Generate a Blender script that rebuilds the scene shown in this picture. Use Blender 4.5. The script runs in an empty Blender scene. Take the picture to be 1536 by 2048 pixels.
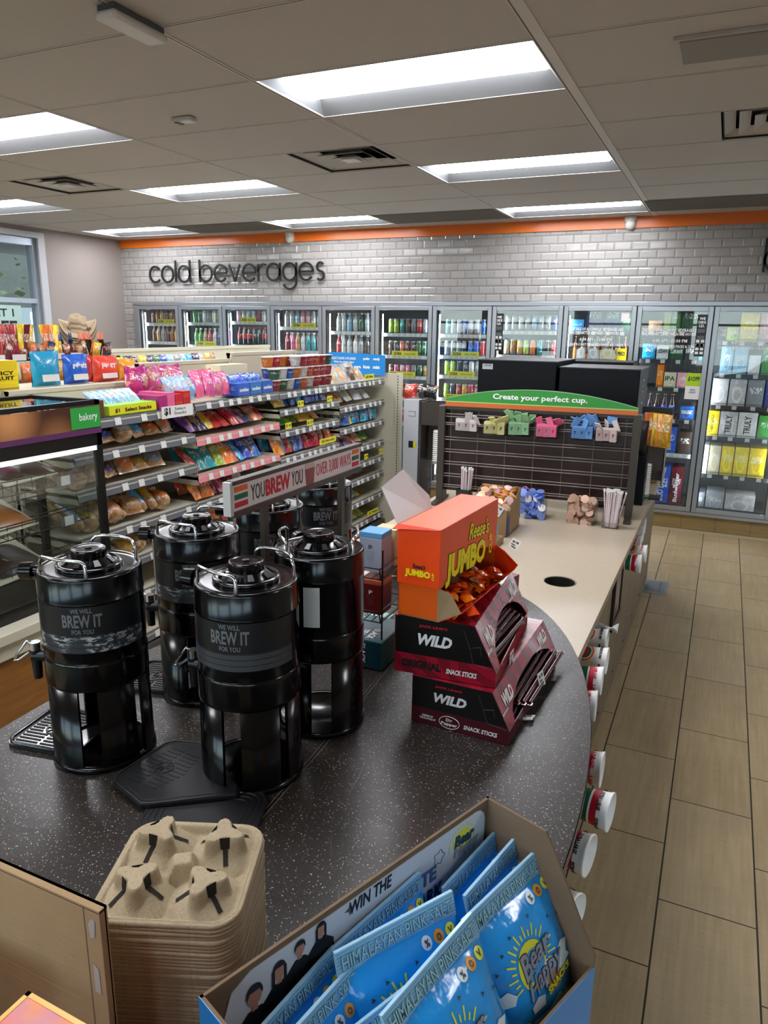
import bpy, bmesh, math, random
from math import sin, cos, pi, radians as R
from mathutils import Vector, Matrix, Euler

# ------------------------------------------------------------------ camera
SC = bpy.context.scene
COL = SC.collection
CAM = Vector((0.7606168, -2.92438667, 1.88141755)); FPX = 1456.396
def cam_matrix():
    a, b, c = 0.4278448, -0.248581307, -0.0139516976
    m = Matrix.Rotation(a, 3, 'Z') @ Matrix.Rotation(b, 3, 'X') @ Matrix.Rotation(c, 3, 'Y')
    return m
CM = cam_matrix()                       # columns: right, forward, up
cd = bpy.data.cameras.new('camera'); cam = bpy.data.objects.new('camera', cd); COL.objects.link(cam)
r_, f_, u_ = CM.col[0], CM.col[1], CM.col[2]
mw = Matrix((( r_.x, u_.x, -f_.x, CAM.x), (r_.y, u_.y, -f_.y, CAM.y), (r_.z, u_.z, -f_.z, CAM.z), (0, 0, 0, 1)))
cam.matrix_world = mw
cd.sensor_fit = 'VERTICAL'; cd.sensor_height = 36; cd.lens = FPX * 36 / 2048; cd.clip_start = .02
SC.camera = cam
def P(px, py, ax, val):
    """point of the plane ax=val seen at pixel px,py"""
    d = CM @ Vector(((px - 768) / FPX, 1, -(py - 1024) / FPX)); i = 'xyz'.index(ax)
    return CAM + d * ((val - CAM[i]) / d[i])

# ------------------------------------------------------------------ light
SC.view_settings.view_transform = 'Standard'; SC.view_settings.look = 'None'
SC.view_settings.exposure = 0.45; SC.view_settings.gamma = 1; SC.view_settings.use_curve_mapping = False
SC.cycles.max_bounces = 8; SC.cycles.diffuse_bounces = 4; SC.cycles.glossy_bounces = 4
SC.cycles.transmission_bounces = 6; SC.cycles.transparent_max_bounces = 16
SC.cycles.caustics_reflective = False; SC.cycles.caustics_refractive = False
SC.cycles.use_denoising = True; SC.cycles.sample_clamp_indirect = 4
LAMP = 17.5
SKY = 5.0
w = bpy.data.worlds.new('world'); SC.world = w; w.use_nodes = True
nt = w.node_tree; nt.nodes.clear()
wo = nt.nodes.new('ShaderNodeOutputWorld'); bg = nt.nodes.new('ShaderNodeBackground'); st = nt.nodes.new('ShaderNodeTexSky')
st.sky_type = 'NISHITA'; st.sun_disc = False; st.sun_elevation = R(50); st.sun_rotation = R(200)
mx = nt.nodes.new('ShaderNodeMix'); mx.data_type = 'RGBA'; mx.inputs[0].default_value = .6; mx.inputs[7].default_value = (.75, .86, 1, 1)
ms = nt.nodes.new('ShaderNodeVectorMath'); ms.operation = 'SCALE'; ms.inputs[3].default_value = .12
nt.links.new(st.outputs[0], ms.inputs[0]); nt.links.new(ms.outputs[0], mx.inputs[6])
nt.links.new(mx.outputs[2], bg.inputs[0]); bg.inputs[1].default_value = SKY; nt.links.new(bg.outputs[0], wo.inputs[0])

# ------------------------------------------------------------------ colours and materials
def lin(h):
    h = h.lstrip('#'); c = [int(h[i:i+2], 16) / 255 for i in (0, 2, 4)]
    return tuple(x / 12.92 if x <= .04045 else ((x + .055) / 1.055) ** 2.4 for x in c) + (1,)
MATS = {}
class NT:
    def __init__(s, name):
        s.m = bpy.data.materials.new(name); s.m.use_nodes = True; s.t = s.m.node_tree; s.t.nodes.clear()
        s.o = s.n('OutputMaterial')
    def n(s, k, **kw):
        x = s.t.nodes.new('ShaderNode' + k)
        for a, b in kw.items(): setattr(x, a, b)
        return x
    def l(s, a, b): s.t.links.new(a, b)
    def v(s, sock, val):
        if hasattr(val, 'is_linked') or hasattr(val, 'links'): s.l(val, sock)
        else: sock.default_value = val
    def math(s, op, a, b=0.0, c=None):
        x = s.n('Math', operation=op); s.v(x.inputs[0], a); s.v(x.inputs[1], b)
        if c is not None: s.v(x.inputs[2], c)
        return x.outputs[0]
    def mix(s, f, a, b):
        x = s.n('Mix', data_type='RGBA'); s.v(x.inputs[0], f); s.v(x.inputs[6], a); s.v(x.inputs[7], b); return x.outputs[2]
    def noise(s, vec, scale, detail=2.0, rough=.5, out=0):
        x = s.n('TexNoise'); x.inputs['Scale'].default_value = scale; x.inputs['Detail'].default_value = detail; x.inputs['Roughness'].default_value = rough
        if vec is not None: s.l(vec, x.inputs['Vector'])
        return x.outputs[out]
    def ramp(s, f, lo, hi):
        x = s.n('MapRange'); s.v(x.inputs[0], f); x.inputs[1].default_value = lo; x.inputs[2].default_value = hi; return x.outputs[0]
    def co(s, k='Object'): return s.n('TexCoord').outputs[k]
    def bump(s, h, d=.001, st=1.0):
        x = s.n('Bump'); x.inputs['Strength'].default_value = st; x.inputs['Distance'].default_value = d; s.l(h, x.inputs['Height']); return x.outputs[0]
    def pbr(s, col, rough=.5, metal=0.0, coat=0.0, nrm=None, spec=None, alpha=None):
        b = s.n('BsdfPrincipled'); s.v(b.inputs['Base Color'], col); s.v(b.inputs['Roughness'], rough); s.v(b.inputs['Metallic'], metal)
        b.inputs['Coat Weight'].default_value = coat; b.inputs['Coat Roughness'].default_value = .08
        if spec is not None: s.v(b.inputs['Specular IOR Level'], spec)
        if nrm is not None: s.l(nrm, b.inputs['Normal'])
        s.l(b.outputs[0], s.o.inputs[0]); s.b = b; return b
def pm(name, h, rough=.5, metal=0.0, coat=0.0, bump=None, spec=None):
    """plain material, optionally with a noise bump (scale, distance)"""
    k = (name, h, rough, metal)
    if k in MATS: return MATS[k]
    t = NT(name); nr = None
    if bump: nr = t.bump(t.noise(t.co(), bump[0], 3), bump[1])
    t.pbr(lin(h), rough, metal, coat, nr, spec); MATS[k] = t.m; return t.m
def emat(name, h, s):
    t = NT(name); e = t.n('Emission'); e.inputs[0].default_value = lin(h); e.inputs[1].default_value = s; t.l(e.outputs[0], t.o.inputs[0]); return t.m
def glassmat(name, tint='ffffff', ior=1.45, rough=0.0, dark=0.0):
    """thin clear pane: fresnel mix of transparency and a mirror"""
    t = NT(name); tr = t.n('BsdfTransparent'); tr.inputs[0].default_value = lin(tint); g = t.n('BsdfGlossy'); g.inputs['Roughness'].default_value = rough
    fr = t.n('Fresnel'); t.l(t.math('MULTIPLY_ADD', t.n('NewGeometry').outputs['Backfacing'], 1/ior - ior, ior), fr.inputs[0]); m = t.n('MixShader')
    t.l(fr.outputs[0], m.inputs[0]); t.l(tr.outputs[0], m.inputs[1]); t.l(g.outputs[0], m.inputs[2]); t.l(m.outputs[0], t.o.inputs[0]); return t.m

# ------------------------------------------------------------------ mesh builder
class MB:
    def __init__(s): s.v = []; s.f = []; s.mi = []; s.sm = []; s.M = Matrix.Identity(4)
    def add(s, vs, fs, mi=0, sm=False):
        o = len(s.v); s.v += [s.M @ Vector(v) for v in vs]; s.f += [tuple(i + o for i in f) for f in fs]
        s.mi += [mi] * len(fs); s.sm += [sm] * len(fs); return s
    def at(s, loc=(0, 0, 0), rz=0, rx=0, ry=0): s.M = Matrix.Translation(loc) @ Euler((rx, ry, rz)).to_matrix().to_4x4(); return s
    def box(s, x0, x1, y0, y1, z0, z1, mi=0):
        vs = [(x, y, z) for z in (z0, z1) for y in (y0, y1) for x in (x0, x1)]
        return s.add(vs, [(0, 2, 3, 1), (4, 5, 7, 6), (0, 1, 5, 4), (2, 6, 7, 3), (0, 4, 6, 2), (1, 3, 7, 5)], mi)
    def cb(s, c, d, mi=0): return s.box(c[0]-d[0]/2, c[0]+d[0]/2, c[1]-d[1]/2, c[1]+d[1]/2, c[2]-d[2]/2, c[2]+d[2]/2, mi)
    def prism(s, poly, a, b, ax='z', mi=0, caps=True, sm=False):
        def q(p, t): return (p[0], p[1], t) if ax == 'z' else ((p[0], t, p[1]) if ax == 'y' else (t, p[0], p[1]))
        n = len(poly); vs = [q(p, a) for p in poly] + [q(p, b) for p in poly]
        s.add(vs, [(i, (i+1) % n, (i+1) % n + n, i + n) for i in range(n)], mi, sm)
        if caps: s.add(vs, [tuple(range(n))[::-1], tuple(range(n, 2*n))], mi)
        return s
    def lathe(s, prof, c=(0, 0, 0), seg=16, mi=0, sm=True, a0=0, a1=2*pi, mis=None):
        full = abs(a1 - a0 - 2*pi) < 1e-6; k = seg if full else seg + 1; vs = []
        for r, z in prof:
            for i in range(k):
                a = a0 + (a1 - a0) * i / seg; vs.append((c[0] + r*cos(a), c[1] + r*sin(a), c[2] + z))
        for j in range(len(prof) - 1):
            fs = []
            for i in range(seg):
                i2 = (i + 1) % k
                fs.append((j*k+i, j*k+i2, (j+1)*k+i2, (j+1)*k+i))
            o = len(s.v)
            if j == 0: s.v += [s.M @ Vector(v) for v in vs]; base = o
            s.f += [tuple(q + base for q in f) for f in fs]; s.mi += [mis[j] if mis else mi] * len(fs); s.sm += [sm] * len(fs)
        return s
    def cyl(s, p0, p1, r, r1=None, seg=12, mi=0, sm=True, caps=True):
        p0, p1 = Vector(p0), Vector(p1); d = (p1 - p0).normalized(); r1 = r if r1 is None else r1
        a = d.orthogonal().normalized(); b = d.cross(a)
        vs = [p0 + (a*cos(2*pi*i/seg) + b*sin(2*pi*i/seg)) * r for i in range(seg)] + [p1 + (a*cos(2*pi*i/seg) + b*sin(2*pi*i/seg)) * r1 for i in range(seg)]
        s.add(vs, [(i, (i+1) % seg, (i+1) % seg + seg, i + seg) for i in range(seg)], mi, sm)
        if caps: s.add(vs, [tuple(range(seg))[::-1], tuple(range(seg, 2*seg))], mi)
        return s
    def tube(s, pts, r, seg=8, mi=0, closed=False):
        pts = [Vector(p) for p in pts]; n = len(pts); rings = []; a = None
        for i, p in enumerate(pts):
            if closed: d = (pts[(i+1) % n] - pts[i-1]).normalized()
            else: d = (pts[min(i+1, n-1)] - pts[max(i-1, 0)]).normalized()
            a = d.orthogonal().normalized() if a is None else (a - d * a.dot(d)).normalized()
            b = d.cross(a); rings.append([p + (a*cos(2*pi*k/seg) + b*sin(2*pi*k/seg)) * r for k in range(seg)])
        vs = [v for rg in rings for v in rg]; m = n if closed else n - 1
        s.add(vs, [(i*seg+k, i*seg+(k+1) % seg, ((i+1) % n)*seg+(k+1) % seg, ((i+1) % n)*seg+k) for i in range(m) for k in range(seg)], mi, True)
        if not closed: s.add(vs, [tuple(range(seg))[::-1], tuple(range((n-1)*seg, n*seg))], mi)
        return s
    def grid(s, fn, nu, nv, mi=0, sm=True, cu=False):
        vs = [fn(i/nu, j/nv) for j in range(nv+1) for i in range(nu+1)]
        return s.add(vs, [(j*(nu+1)+i, j*(nu+1)+i+1, (j+1)*(nu+1)+i+1, (j+1)*(nu+1)+i) for j in range(nv) for i in range(nu)], mi, sm)
    def mesh(s, name, mats):
        me = bpy.data.meshes.new(name); me.from_pydata([tuple(v) for v in s.v], [], s.f)
        for m in (mats if isinstance(mats, (list, tuple)) else [mats]): me.materials.append(m)
        me.polygons.foreach_set('material_index', s.mi); me.polygons.foreach_set('use_smooth', s.sm); me.update(); return me
    def build(s, name, mats, parent=None, loc=(0, 0, 0), rot=(0, 0, 0), bevel=0, label=None, solid=0, sub=0):
        o = bpy.data.objects.new(name, s.mesh(name, mats)); COL.objects.link(o); o.location = loc; o.rotation_euler = rot
        if parent: o.parent = parent
        if solid: m = o.modifiers.new('t', 'SOLIDIFY'); m.thickness = solid; m.offset = 0
        if sub: m = o.modifiers.new('s', 'SUBSURF'); m.levels = m.render_levels = sub
        if bevel: m = o.modifiers.new('b', 'BEVEL'); m.width = bevel; m.segments = 2; m.limit_method = 'ANGLE'
        if label: o['label'] = label
        return o
LABELS = {}
def tag(o, label, cat, group=None):
    o['label'] = label; o['category'] = cat
    if group: o['group'] = group
    LABELS.setdefault(label, []).append(o); return o
def thing(name, label, cat, loc=(0, 0, 0), rz=0, group=None, rot=None):
    o = bpy.data.objects.new(name, None); COL.objects.link(o); o.location = loc; o.rotation_euler = rot or (0, 0, rz); o.empty_display_size = .05
    return tag(o, label, cat, group)
def struct(o): o['kind'] = 'structure'; return o
def dup(root, loc, rz=0, label=None, group=None, rot=None, scale=None, color=None):
    r = root.copy(); COL.objects.link(r); r.location = loc; r.rotation_euler = rot or (0, 0, rz)
    if scale: r.scale = scale
    if label: r['label'] = label; LABELS.setdefault(label, []).append(r)
    if group: r['group'] = group
    if color: r.color = color
    for ch in KIDS.get(root.name, []):
        c = ch.copy(); COL.objects.link(c); c.parent = r
        if color and ch.name.split('.')[0] in TINT: c.color = color
        for g in KIDS.get(ch.name, []):
            d = g.copy(); COL.objects.link(d); d.parent = c
    return r
KIDS = {}; TINT = {'wrapper', 'body', 'liquid'}
def kids(root):
    KIDS.clear()
    for o in COL.objects:
        if o.parent: KIDS.setdefault(o.parent.name, []).append(o)
def place(mesh_or_obj, name, label, cat, loc, rot=(0, 0, 0), group=None, color=None, scale=None):
    """a one-mesh thing sharing mesh data with its kind"""
    o = bpy.data.objects.new(name, mesh_or_obj); COL.objects.link(o); o.location = loc; o.rotation_euler = rot
    if color: o.color = color
    if scale: o.scale = scale
    return tag(o, label, cat, group)
_tc = {}
def text_mesh(s, bold=0.0, shear=0.0, ext=.0, sp=1.0, res=2):
    k = (s, bold, shear, sp)
    if k in _tc: return _tc[k]
    cu = bpy.data.curves.new('t', 'FONT'); cu.body = s; cu.offset = bold; cu.shear = shear; cu.resolution_u = res; cu.align_x = 'CENTER'; cu.space_character = sp
    cu.extrude = ext
    o = bpy.data.objects.new('t', cu); me = bpy.data.meshes.new_from_object(o); bpy.data.objects.remove(o)
    xs = [v.co.x for v in me.vertices] or [0, 1]; ys = [v.co.y for v in me.vertices] or [0, 1]
    _tc[k] = (me, min(xs), max(xs), min(ys), max(ys)); return _tc[k]
def text(s, w, h, parent, loc, rot, m, bold=0.0, shear=0.0, name='lettering', sp=1.0, wrap=None, res=2, thick=.0006, label=None):
    """lettering fitted to a w x h box centred on loc; local +x along the line, local +z out of the surface"""
    me0, x0, x1, y0, y1 = text_mesh(s, bold, shear, .01, sp, res)
    me = me0.copy(); me.name = name; sx, sy = w / max(x1 - x0, 1e-6), h / max(y1 - y0, 1e-6)
    for v in me.vertices:
        x, y = (v.co.x - (x0+x1)/2) * sx, (v.co.y - (y0+y1)/2) * sy; z = v.co.z * thick / .02 + thick/2
        if wrap:                                    # wrap round a vertical cylinder of that radius
            a = x / wrap; x, z = (wrap + z) * sin(a), (wrap + z) * cos(a) - wrap
        v.co = (x, y, z)
    me.materials.clear(); me.materials.append(m)
    o = bpy.data.objects.new(name, me); COL.objects.link(o); o.location = loc; o.rotation_euler = rot
    if parent: o.parent = parent
    if label: o['label'] = label
    return o
FR = (pi/2, 0, 0)              # lettering that faces -Y
RT = (pi/2, 0, pi/2)           # lettering that faces +X
ORD = ['first', 'second', 'third', 'fourth', 'fifth', 'sixth', 'seventh', 'eighth', 'ninth', 'tenth', 'eleventh', 'twelfth', 'thirteenth', 'fourteenth', 'fifteenth', 'sixteenth', 'seventeenth', 'eighteenth', 'nineteenth', 'twentieth']

# ------------------------------------------------------------------ shared materials
def m_ceiling():
    t = NT('ceiling_tile_paint'); c = t.co(); n = t.noise(c, 90, 3); n2 = t.noise(c, 1.2, 2)
    t.pbr(t.mix(n2, lin('bab6b2'), lin('c2beba')), .9, nrm=t.bump(n, .0015), spec=.2); return t.m
def m_floor():
    t = NT('floor_tile'); c = t.co(); s = t.n('SeparateXYZ'); t.l(c, s.inputs[0])
    u = t.math('DIVIDE', t.math('SUBTRACT', s.outputs[0], .1515), .3048); col = t.math('FLOOR', u)
    par = t.math('FLOORED_MODULO', col, 2.0)
    v = t.math('SUBTRACT', t.math('DIVIDE', s.outputs[1], .6096), t.math('MULTIPLY_ADD', par, .5, .975)); row = t.math('FLOOR', v)
    fu = t.math('SUBTRACT', u, col); fv = t.math('SUBTRACT', v, row)
    du = t.math('MULTIPLY', t.math('MINIMUM', fu, t.math('SUBTRACT', 1.0, fu)), .3048)
    dv = t.math('MULTIPLY', t.math('MINIMUM', fv, t.math('SUBTRACT', 1.0, fv)), .6096)
    d = t.math('MINIMUM', du, t.math('MULTIPLY', dv, 1.25)); g = t.ramp(d, .0022, .0034)
    cx = t.n('CombineXYZ'); t.l(col, cx.inputs[0]); t.l(row, cx.inputs[1]); wn = t.n('TexWhiteNoise'); t.l(cx.outputs[0], wn.inputs[0])
    mp = t.n('Mapping'); mp.inputs['Scale'].default_value = (60, 3, 1); t.l(c, mp.inputs[0]); va = t.n('VectorMath', operation='ADD'); t.l(mp.outputs[0], va.inputs[0]); t.l(wn.outputs[1], va.inputs[1])
    n1 = t.noise(va.outputs[0], 1.0, 5, .6); mp2 = t.n('Mapping'); mp2.inputs['Scale'].default_value = (8, 120, 1); t.l(c, mp2.inputs[0]); n2 = t.noise(mp2.outputs[0], 1, 3, .6)
    n3 = t.noise(c, 3.5, 3)
    a = t.mix(t.ramp(n1, .3, .7), lin('8f7a57'), lin('ab956f')); a = t.mix(t.math('MULTIPLY', t.ramp(n2, .3, .8), .35), a, lin('b8a88b'))
    a = t.mix(t.math('MULTIPLY', t.ramp(n3, .4, .75), .35), a, lin('7f7056')); a = t.mix(t.math('MULTIPLY', wn.outputs[0], .22), a, lin('b8a98c'))
    a = t.mix(g, lin('2e2820'), a)
    t.pbr(a, t.mix(g, (.8,)*3+(1,), t.mix(n1, (.33,)*3+(1,), (.5,)*3+(1,))), nrm=t.bump(t.math('ADD', g, t.math('MULTIPLY', n1, .25)), .0012), spec=.4); return t.m
def m_subway(ax=0, name='subway_tile'):
    t = NT(name); c = t.co(); s = t.n('SeparateXYZ'); t.l(c, s.inputs[0]); H = .0774; W = .1545
    v = t.math('DIVIDE', t.math('SUBTRACT', s.outputs[2], 2.143), H); row = t.math('FLOOR', v)
    u = t.math('ADD', t.math('DIVIDE', s.outputs[ax], W), t.math('MULTIPLY', t.math('FLOORED_MODULO', row, 2.0), .5)); col = t.math('FLOOR', u)
    fu = t.math('SUBTRACT', u, col); fv = t.math('SUBTRACT', v, row)
    d = t.math('MINIMUM', t.math('MULTIPLY', t.math('MINIMUM', fu, t.math('SUBTRACT', 1.0, fu)), W), t.math('MULTIPLY', t.math('MINIMUM', fv, t.math('SUBTRACT', 1.0, fv)), H))
    g = t.ramp(d, .0016, .0024); cush = t.math('SMOOTH_MIN', d, .012, .006)
    cx = t.n('CombineXYZ'); t.l(col, cx.inputs[0]); t.l(row, cx.inputs[1]); wn = t.n('TexWhiteNoise'); t.l(cx.outputs[0], wn.inputs[0])
    b = t.bump(t.math('ADD', t.math('MULTIPLY', cush, 1.0), t.math('MULTIPLY', t.noise(c, 9, 2), .0035)), 1.0, .5)
    sb = t.n('VectorMath', operation='SUBTRACT'); t.l(wn.outputs[1], sb.inputs[0]); sb.inputs[1].default_value = (.5, .5, .5)
    sc = t.n('VectorMath', operation='SCALE'); t.l(sb.outputs[0], sc.inputs[0]); sc.inputs[3].default_value = .03
    ad = t.n('VectorMath', operation='ADD'); t.l(b, ad.inputs[0]); t.l(sc.outputs[0], ad.inputs[1]); nm = t.n('VectorMath', operation='NORMALIZE'); t.l(ad.outputs[0], nm.inputs[0])
    a = t.mix(g, lin('7b7773'), t.mix(wn.outputs[0], lin('9a9794'), lin('a5a29f')))
    t.pbr(a, t.mix(g, (.7,)*3+(1,), (.1,)*3+(1,)), nrm=nm.outputs[0], coat=.3); return t.m
def m_counter_dark():
    t = NT('dark_speckled_laminate'); c = t.co()
    def specks(sc, th, jit):
        x = t.n('TexVoronoi'); x.inputs['Scale'].default_value = sc; t.l(c, x.inputs['Vector'])
        w_ = t.n('TexWhiteNoise'); t.l(x.outputs['Position'], w_.inputs[0])
        return t.math('MULTIPLY', t.ramp(x.outputs['Distance'], th, th*.6), t.math('GREATER_THAN', w_.outputs[0], jit))
    s1 = specks(185, .25, .52); s2 = specks(330, .26, .45); s3 = specks(105, .17, .74)
    n = t.noise(c, 160, 3, .7); n2 = t.noise(c, 5, 3)
    base = t.mix(n, lin('1d1815'), lin('302a26')); base = t.mix(t.math('MULTIPLY', n2, .5), base, lin('2b2622'))
    a = t.mix(t.math('MULTIPLY', s2, .45), base, lin('8d8880')); a = t.mix(t.math('MULTIPLY', s1, .9), a, lin('b9b4ac')); a = t.mix(s3, a, lin('c9c4bc'))
    wv = t.n('TexWave'); wv.inputs['Scale'].default_value = .9; wv.inputs['Distortion'].default_value = 14; wv.inputs['Detail'].default_value = 1.5; t.l(c, wv.inputs['Vector'])
    scr = t.math('MULTIPLY', t.ramp(wv.outputs['Fac'], .9985, .9999), t.ramp(t.noise(c, 3, 1), .52, .6)); a = t.mix(t.math('MULTIPLY', scr, .35), a, lin('8a857d'))
    t.pbr(a, t.mix(t.noise(c, 7, 3), (.24,)*3+(1,), (.38,)*3+(1,)), spec=.4, nrm=t.bump(t.noise(c, 45, 4), .0004)); return t.m
def m_counter_beige():
    t = NT('beige_laminate'); c = t.co(); a = t.mix(t.noise(c, 60, 4, .7), lin('b3a48e'), lin('c6b8a2')); a = t.mix(t.math('MULTIPLY', t.noise(c, 3, 3), .4), a, lin('b9aa93'))
    t.pbr(a, .33, spec=.5, nrm=t.bump(t.noise(c, 40, 3), .0003)); return t.m
def m_card(name='corrugated_cardboard', h1='8f7758', h2='a78b68'):
    t = NT(name); c = t.co(); mp = t.n('Mapping'); mp.inputs['Scale'].default_value = (4, 4, 120); t.l(c, mp.inputs[0])
    a = t.mix(t.noise(c, 12, 4, .6), lin(h1), lin(h2)); t.pbr(a, .85, spec=.15, nrm=t.bump(t.noise(mp.outputs[0], 1, 2), .0005)); return t.m
def m_pulp():
    t = NT('moulded_pulp'); c = t.co(); n = t.noise(c, 260, 5, .7); n2 = t.noise(c, 30, 3)
    a = t.mix(n2, lin('9c8d72'), lin('b4a58a')); a = t.mix(t.ramp(n, .55, .8), a, lin('7d6c52')); t.pbr(a, .95, spec=.1, nrm=t.bump(n, .0012)); return t.m
def m_wood(h1, h2, name='wood_laminate', rough=.4):
    t = NT(name); c = t.co(); mp = t.n('Mapping'); mp.inputs['Scale'].default_value = (3, 3, 30); t.l(c, mp.inputs[0])
    n = t.noise(mp.outputs[0], 1.4, 5, .6); t.pbr(t.mix(t.ramp(n, .3, .7), lin(h1), lin(h2)), rough, nrm=t.bump(n, .0003)); return t.m
def m_pack(name, kind='bag'):
    """printed wrapper: the thing's own colour with a printed panel, stripes and crinkles"""
    t = NT(name); oi = t.n('ObjectInfo'); g = t.co('Generated'); s = t.n('SeparateXYZ'); t.l(g, s.inputs[0])
    rnd = oi.outputs['Random']; col = oi.outputs['Color']
    cx = t.n('CombineXYZ'); t.l(s.outputs[0], cx.inputs[0]); t.l(s.outputs[2], cx.inputs[1]); t.l(t.math('MULTIPLY', rnd, 37.0), cx.inputs[2])
    n = t.noise(cx.outputs[0], 3.6, 1.5); n2 = t.noise(cx.outputs[0], 13, 2)
    hsv = t.n('HueSaturation'); hsv.inputs['Hue'].default_value = .5; t.l(col, hsv.inputs['Color']); t.l(t.math('MULTIPLY_ADD', rnd, .5, .75), hsv.inputs['Value'])
    a = hsv.outputs[0]
    hs2 = t.n('HueSaturation'); t.l(col, hs2.inputs['Color']); t.l(t.math('MULTIPLY_ADD', rnd, .12, .44), hs2.inputs['Hue']); hs2.inputs['Value'].default_value = 1.5
    a = t.mix(t.math('MULTIPLY', t.ramp(n, .55, .58), .3 if kind == 'box' else .75), a, hs2.outputs[0])
    x = s.outputs[0]; z = s.outputs[2]
    if kind == 'box':
        rr = t.math('SQRT', t.math('ADD', t.math('POWER', t.math('SUBTRACT', x, .5), 2.0), t.math('POWER', t.math('SUBTRACT', z, .42), 2.0))); a = t.mix(t.math('MULTIPLY', t.ramp(t.math('ABSOLUTE', t.math('SUBTRACT', rr, .26)), .05, .04), .55), a, hs2.outputs[0]); a = t.mix(t.math('MULTIPLY', t.ramp(t.math('ABSOLUTE', t.math('SUBTRACT', z, .06)), .035, .03), .6), a, lin('3a3c48'))
    if kind == 'bag': a = t.mix(t.math('MULTIPLY', t.ramp(t.noise(cx.outputs[0], 2.4, 2, .6), .56, .60), .7), a, lin('cfa878'))
    band = t.math('MULTIPLY', t.ramp(t.math('ABSOLUTE', t.math('SUBTRACT', z, .6)), .12, .11), t.ramp(t.math('ABSOLUTE', t.math('SUBTRACT', x, .5)), .37, .36))
    ltr = t.math('MULTIPLY', band, t.ramp(n2, .52, .56)); a = t.mix(ltr, a, (.85, .85, .82, 1))
    if kind == 'box':
        t.pbr(a, .35, spec=.5)
    elif kind == 'can':
        t.pbr(a, .25, .35, coat=.3)
    else:
        t.pbr(a, .28, coat=.5, nrm=t.bump(t.noise(t.co(), 55, 3, .6), .004, .8))
    return t.m
def m_bread():
    t = NT('bun_in_clear_wrap'); oi = t.n('ObjectInfo'); g = t.co('Generated'); c = t.co(); s = t.n('SeparateXYZ'); t.l(g, s.inputs[0])
    n = t.noise(c, 22, 3); a = t.mix(t.ramp(n, .35, .7), lin('8a5a30'), lin('d0a56c'))
    va = t.n('VectorMath', operation='SUBTRACT'); t.l(g, va.inputs[0]); va.inputs[1].default_value = (.5, .2, .6); ln = t.n('VectorMath', operation='LENGTH'); t.l(va.outputs[0], ln.inputs[0])
    a = t.mix(t.ramp(ln.outputs['Value'], .46, .43), a, oi.outputs['Color'])
    n2 = t.noise(c, 60, 3, .7); a = t.mix(t.math('MULTIPLY', t.ramp(t.noise(c, 38, 4, .75), .56, .68), .6), a, (.85, .87, .88, 1))  # whitish noise patches paint the wrapper's glints into the colour
    t.pbr(a, .22, coat=.8, nrm=t.bump(t.noise(c, 70, 3, .6), .006, .9)); return t.m
def oc(name, rough=.5, metal=0.0, coat=0.0):
    t = NT(name); oi = t.n('ObjectInfo'); t.pbr(oi.outputs['Color'], rough, metal, coat); return t.m
M = {}
M['ceil'] = m_ceiling(); M['floor'] = m_floor(); M['subway'] = m_subway(); M['dark'] = m_counter_dark(); M['beige'] = m_counter_beige()
M['card'] = m_card(); M['pulp'] = m_pulp(); M['bag'] = m_pack('printed_plastic_bag'); M['pbox'] = m_pack('printed_carton', 'box'); M['can'] = m_pack('printed_can', 'can'); M['bread'] = m_bread()
M['tintplas'] = oc('tinted_plastic', .25, 0, .4); M['tintmatte'] = oc('tinted_paper', .7)
M['white'] = pm('white_paint', 'd8d6d2', .4); M['paper'] = pm('white_paper', 'e4e3e0', .6); M['black'] = pm('black_gloss_enamel', '040405', .17, 0, 0, spec=.45); M['blackp'] = pm('black_plastic', '0b0c0e', .35)
M['rubber'] = pm('black_rubber', '101114', .42, bump=(120, .0003)); M['chrome'] = pm('polished_steel', 'd6d6d8', .12, 1.0); M['alu'] = pm('brushed_aluminium', 'a9adb3', .32, .85)
M['cream'] = pm('cream_enamel', 'c9c3ae', .4); M['lipgrey'] = pm('grey_shelf_lip', '62646a', .45); M['liptag'] = pm('paper_price_tag', 'dcdcd6', .6); M['lippink'] = pm('pink_shelf_strip', 'e0848c', .5)
M['wall'] = pm('taupe_wall_paint', '928883', .7, bump=(140, .0004)); M['orange'] = pm('orange_gloss_band', 'e0701f', .3); M['txt'] = pm('black_ink', '0a0b0c', .5)
M['red'] = pm('red_ink', 'c8102e', .5); M['green'] = pm('green_ink', '14643f', .5); M['orng'] = pm('orange_ink', 'f06a1d', .5); M['yellow'] = pm('yellow_ink', 'f4e400', .45); M['wht'] = pm('white_ink', 'f2f2f0', .5)
M['gy'] = pm('grey_ink', '55575a', .5); M['coolerin'] = pm('cooler_liner', '3b3d40', .5); M['wire'] = pm('bronze_wire', '7a716a', .4, .4); M['bronze'] = pm('dark_bronze_metal', '4a423c', .4, .5); M['ltag'] = pm('yellow_price_card', 'e3dc1c', .5)
M['glass'] = glassmat('clear_door_glass', 'f4f8f8', 1.72); M['winglass'] = glassmat('window_glass', 'e8f0f0', 1.5); M['acryl'] = glassmat('clear_acrylic', 'f4f4f4', 1.45, .02)

# ================================================================== the room
XL, XR, YB, YF, ZC = -6.38, 4.6, 4.56, -6.4, 2.9
struct(MB().box(XL, XR, YF, YB, -.1, 0).build('floor', M['floor']))
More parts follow.
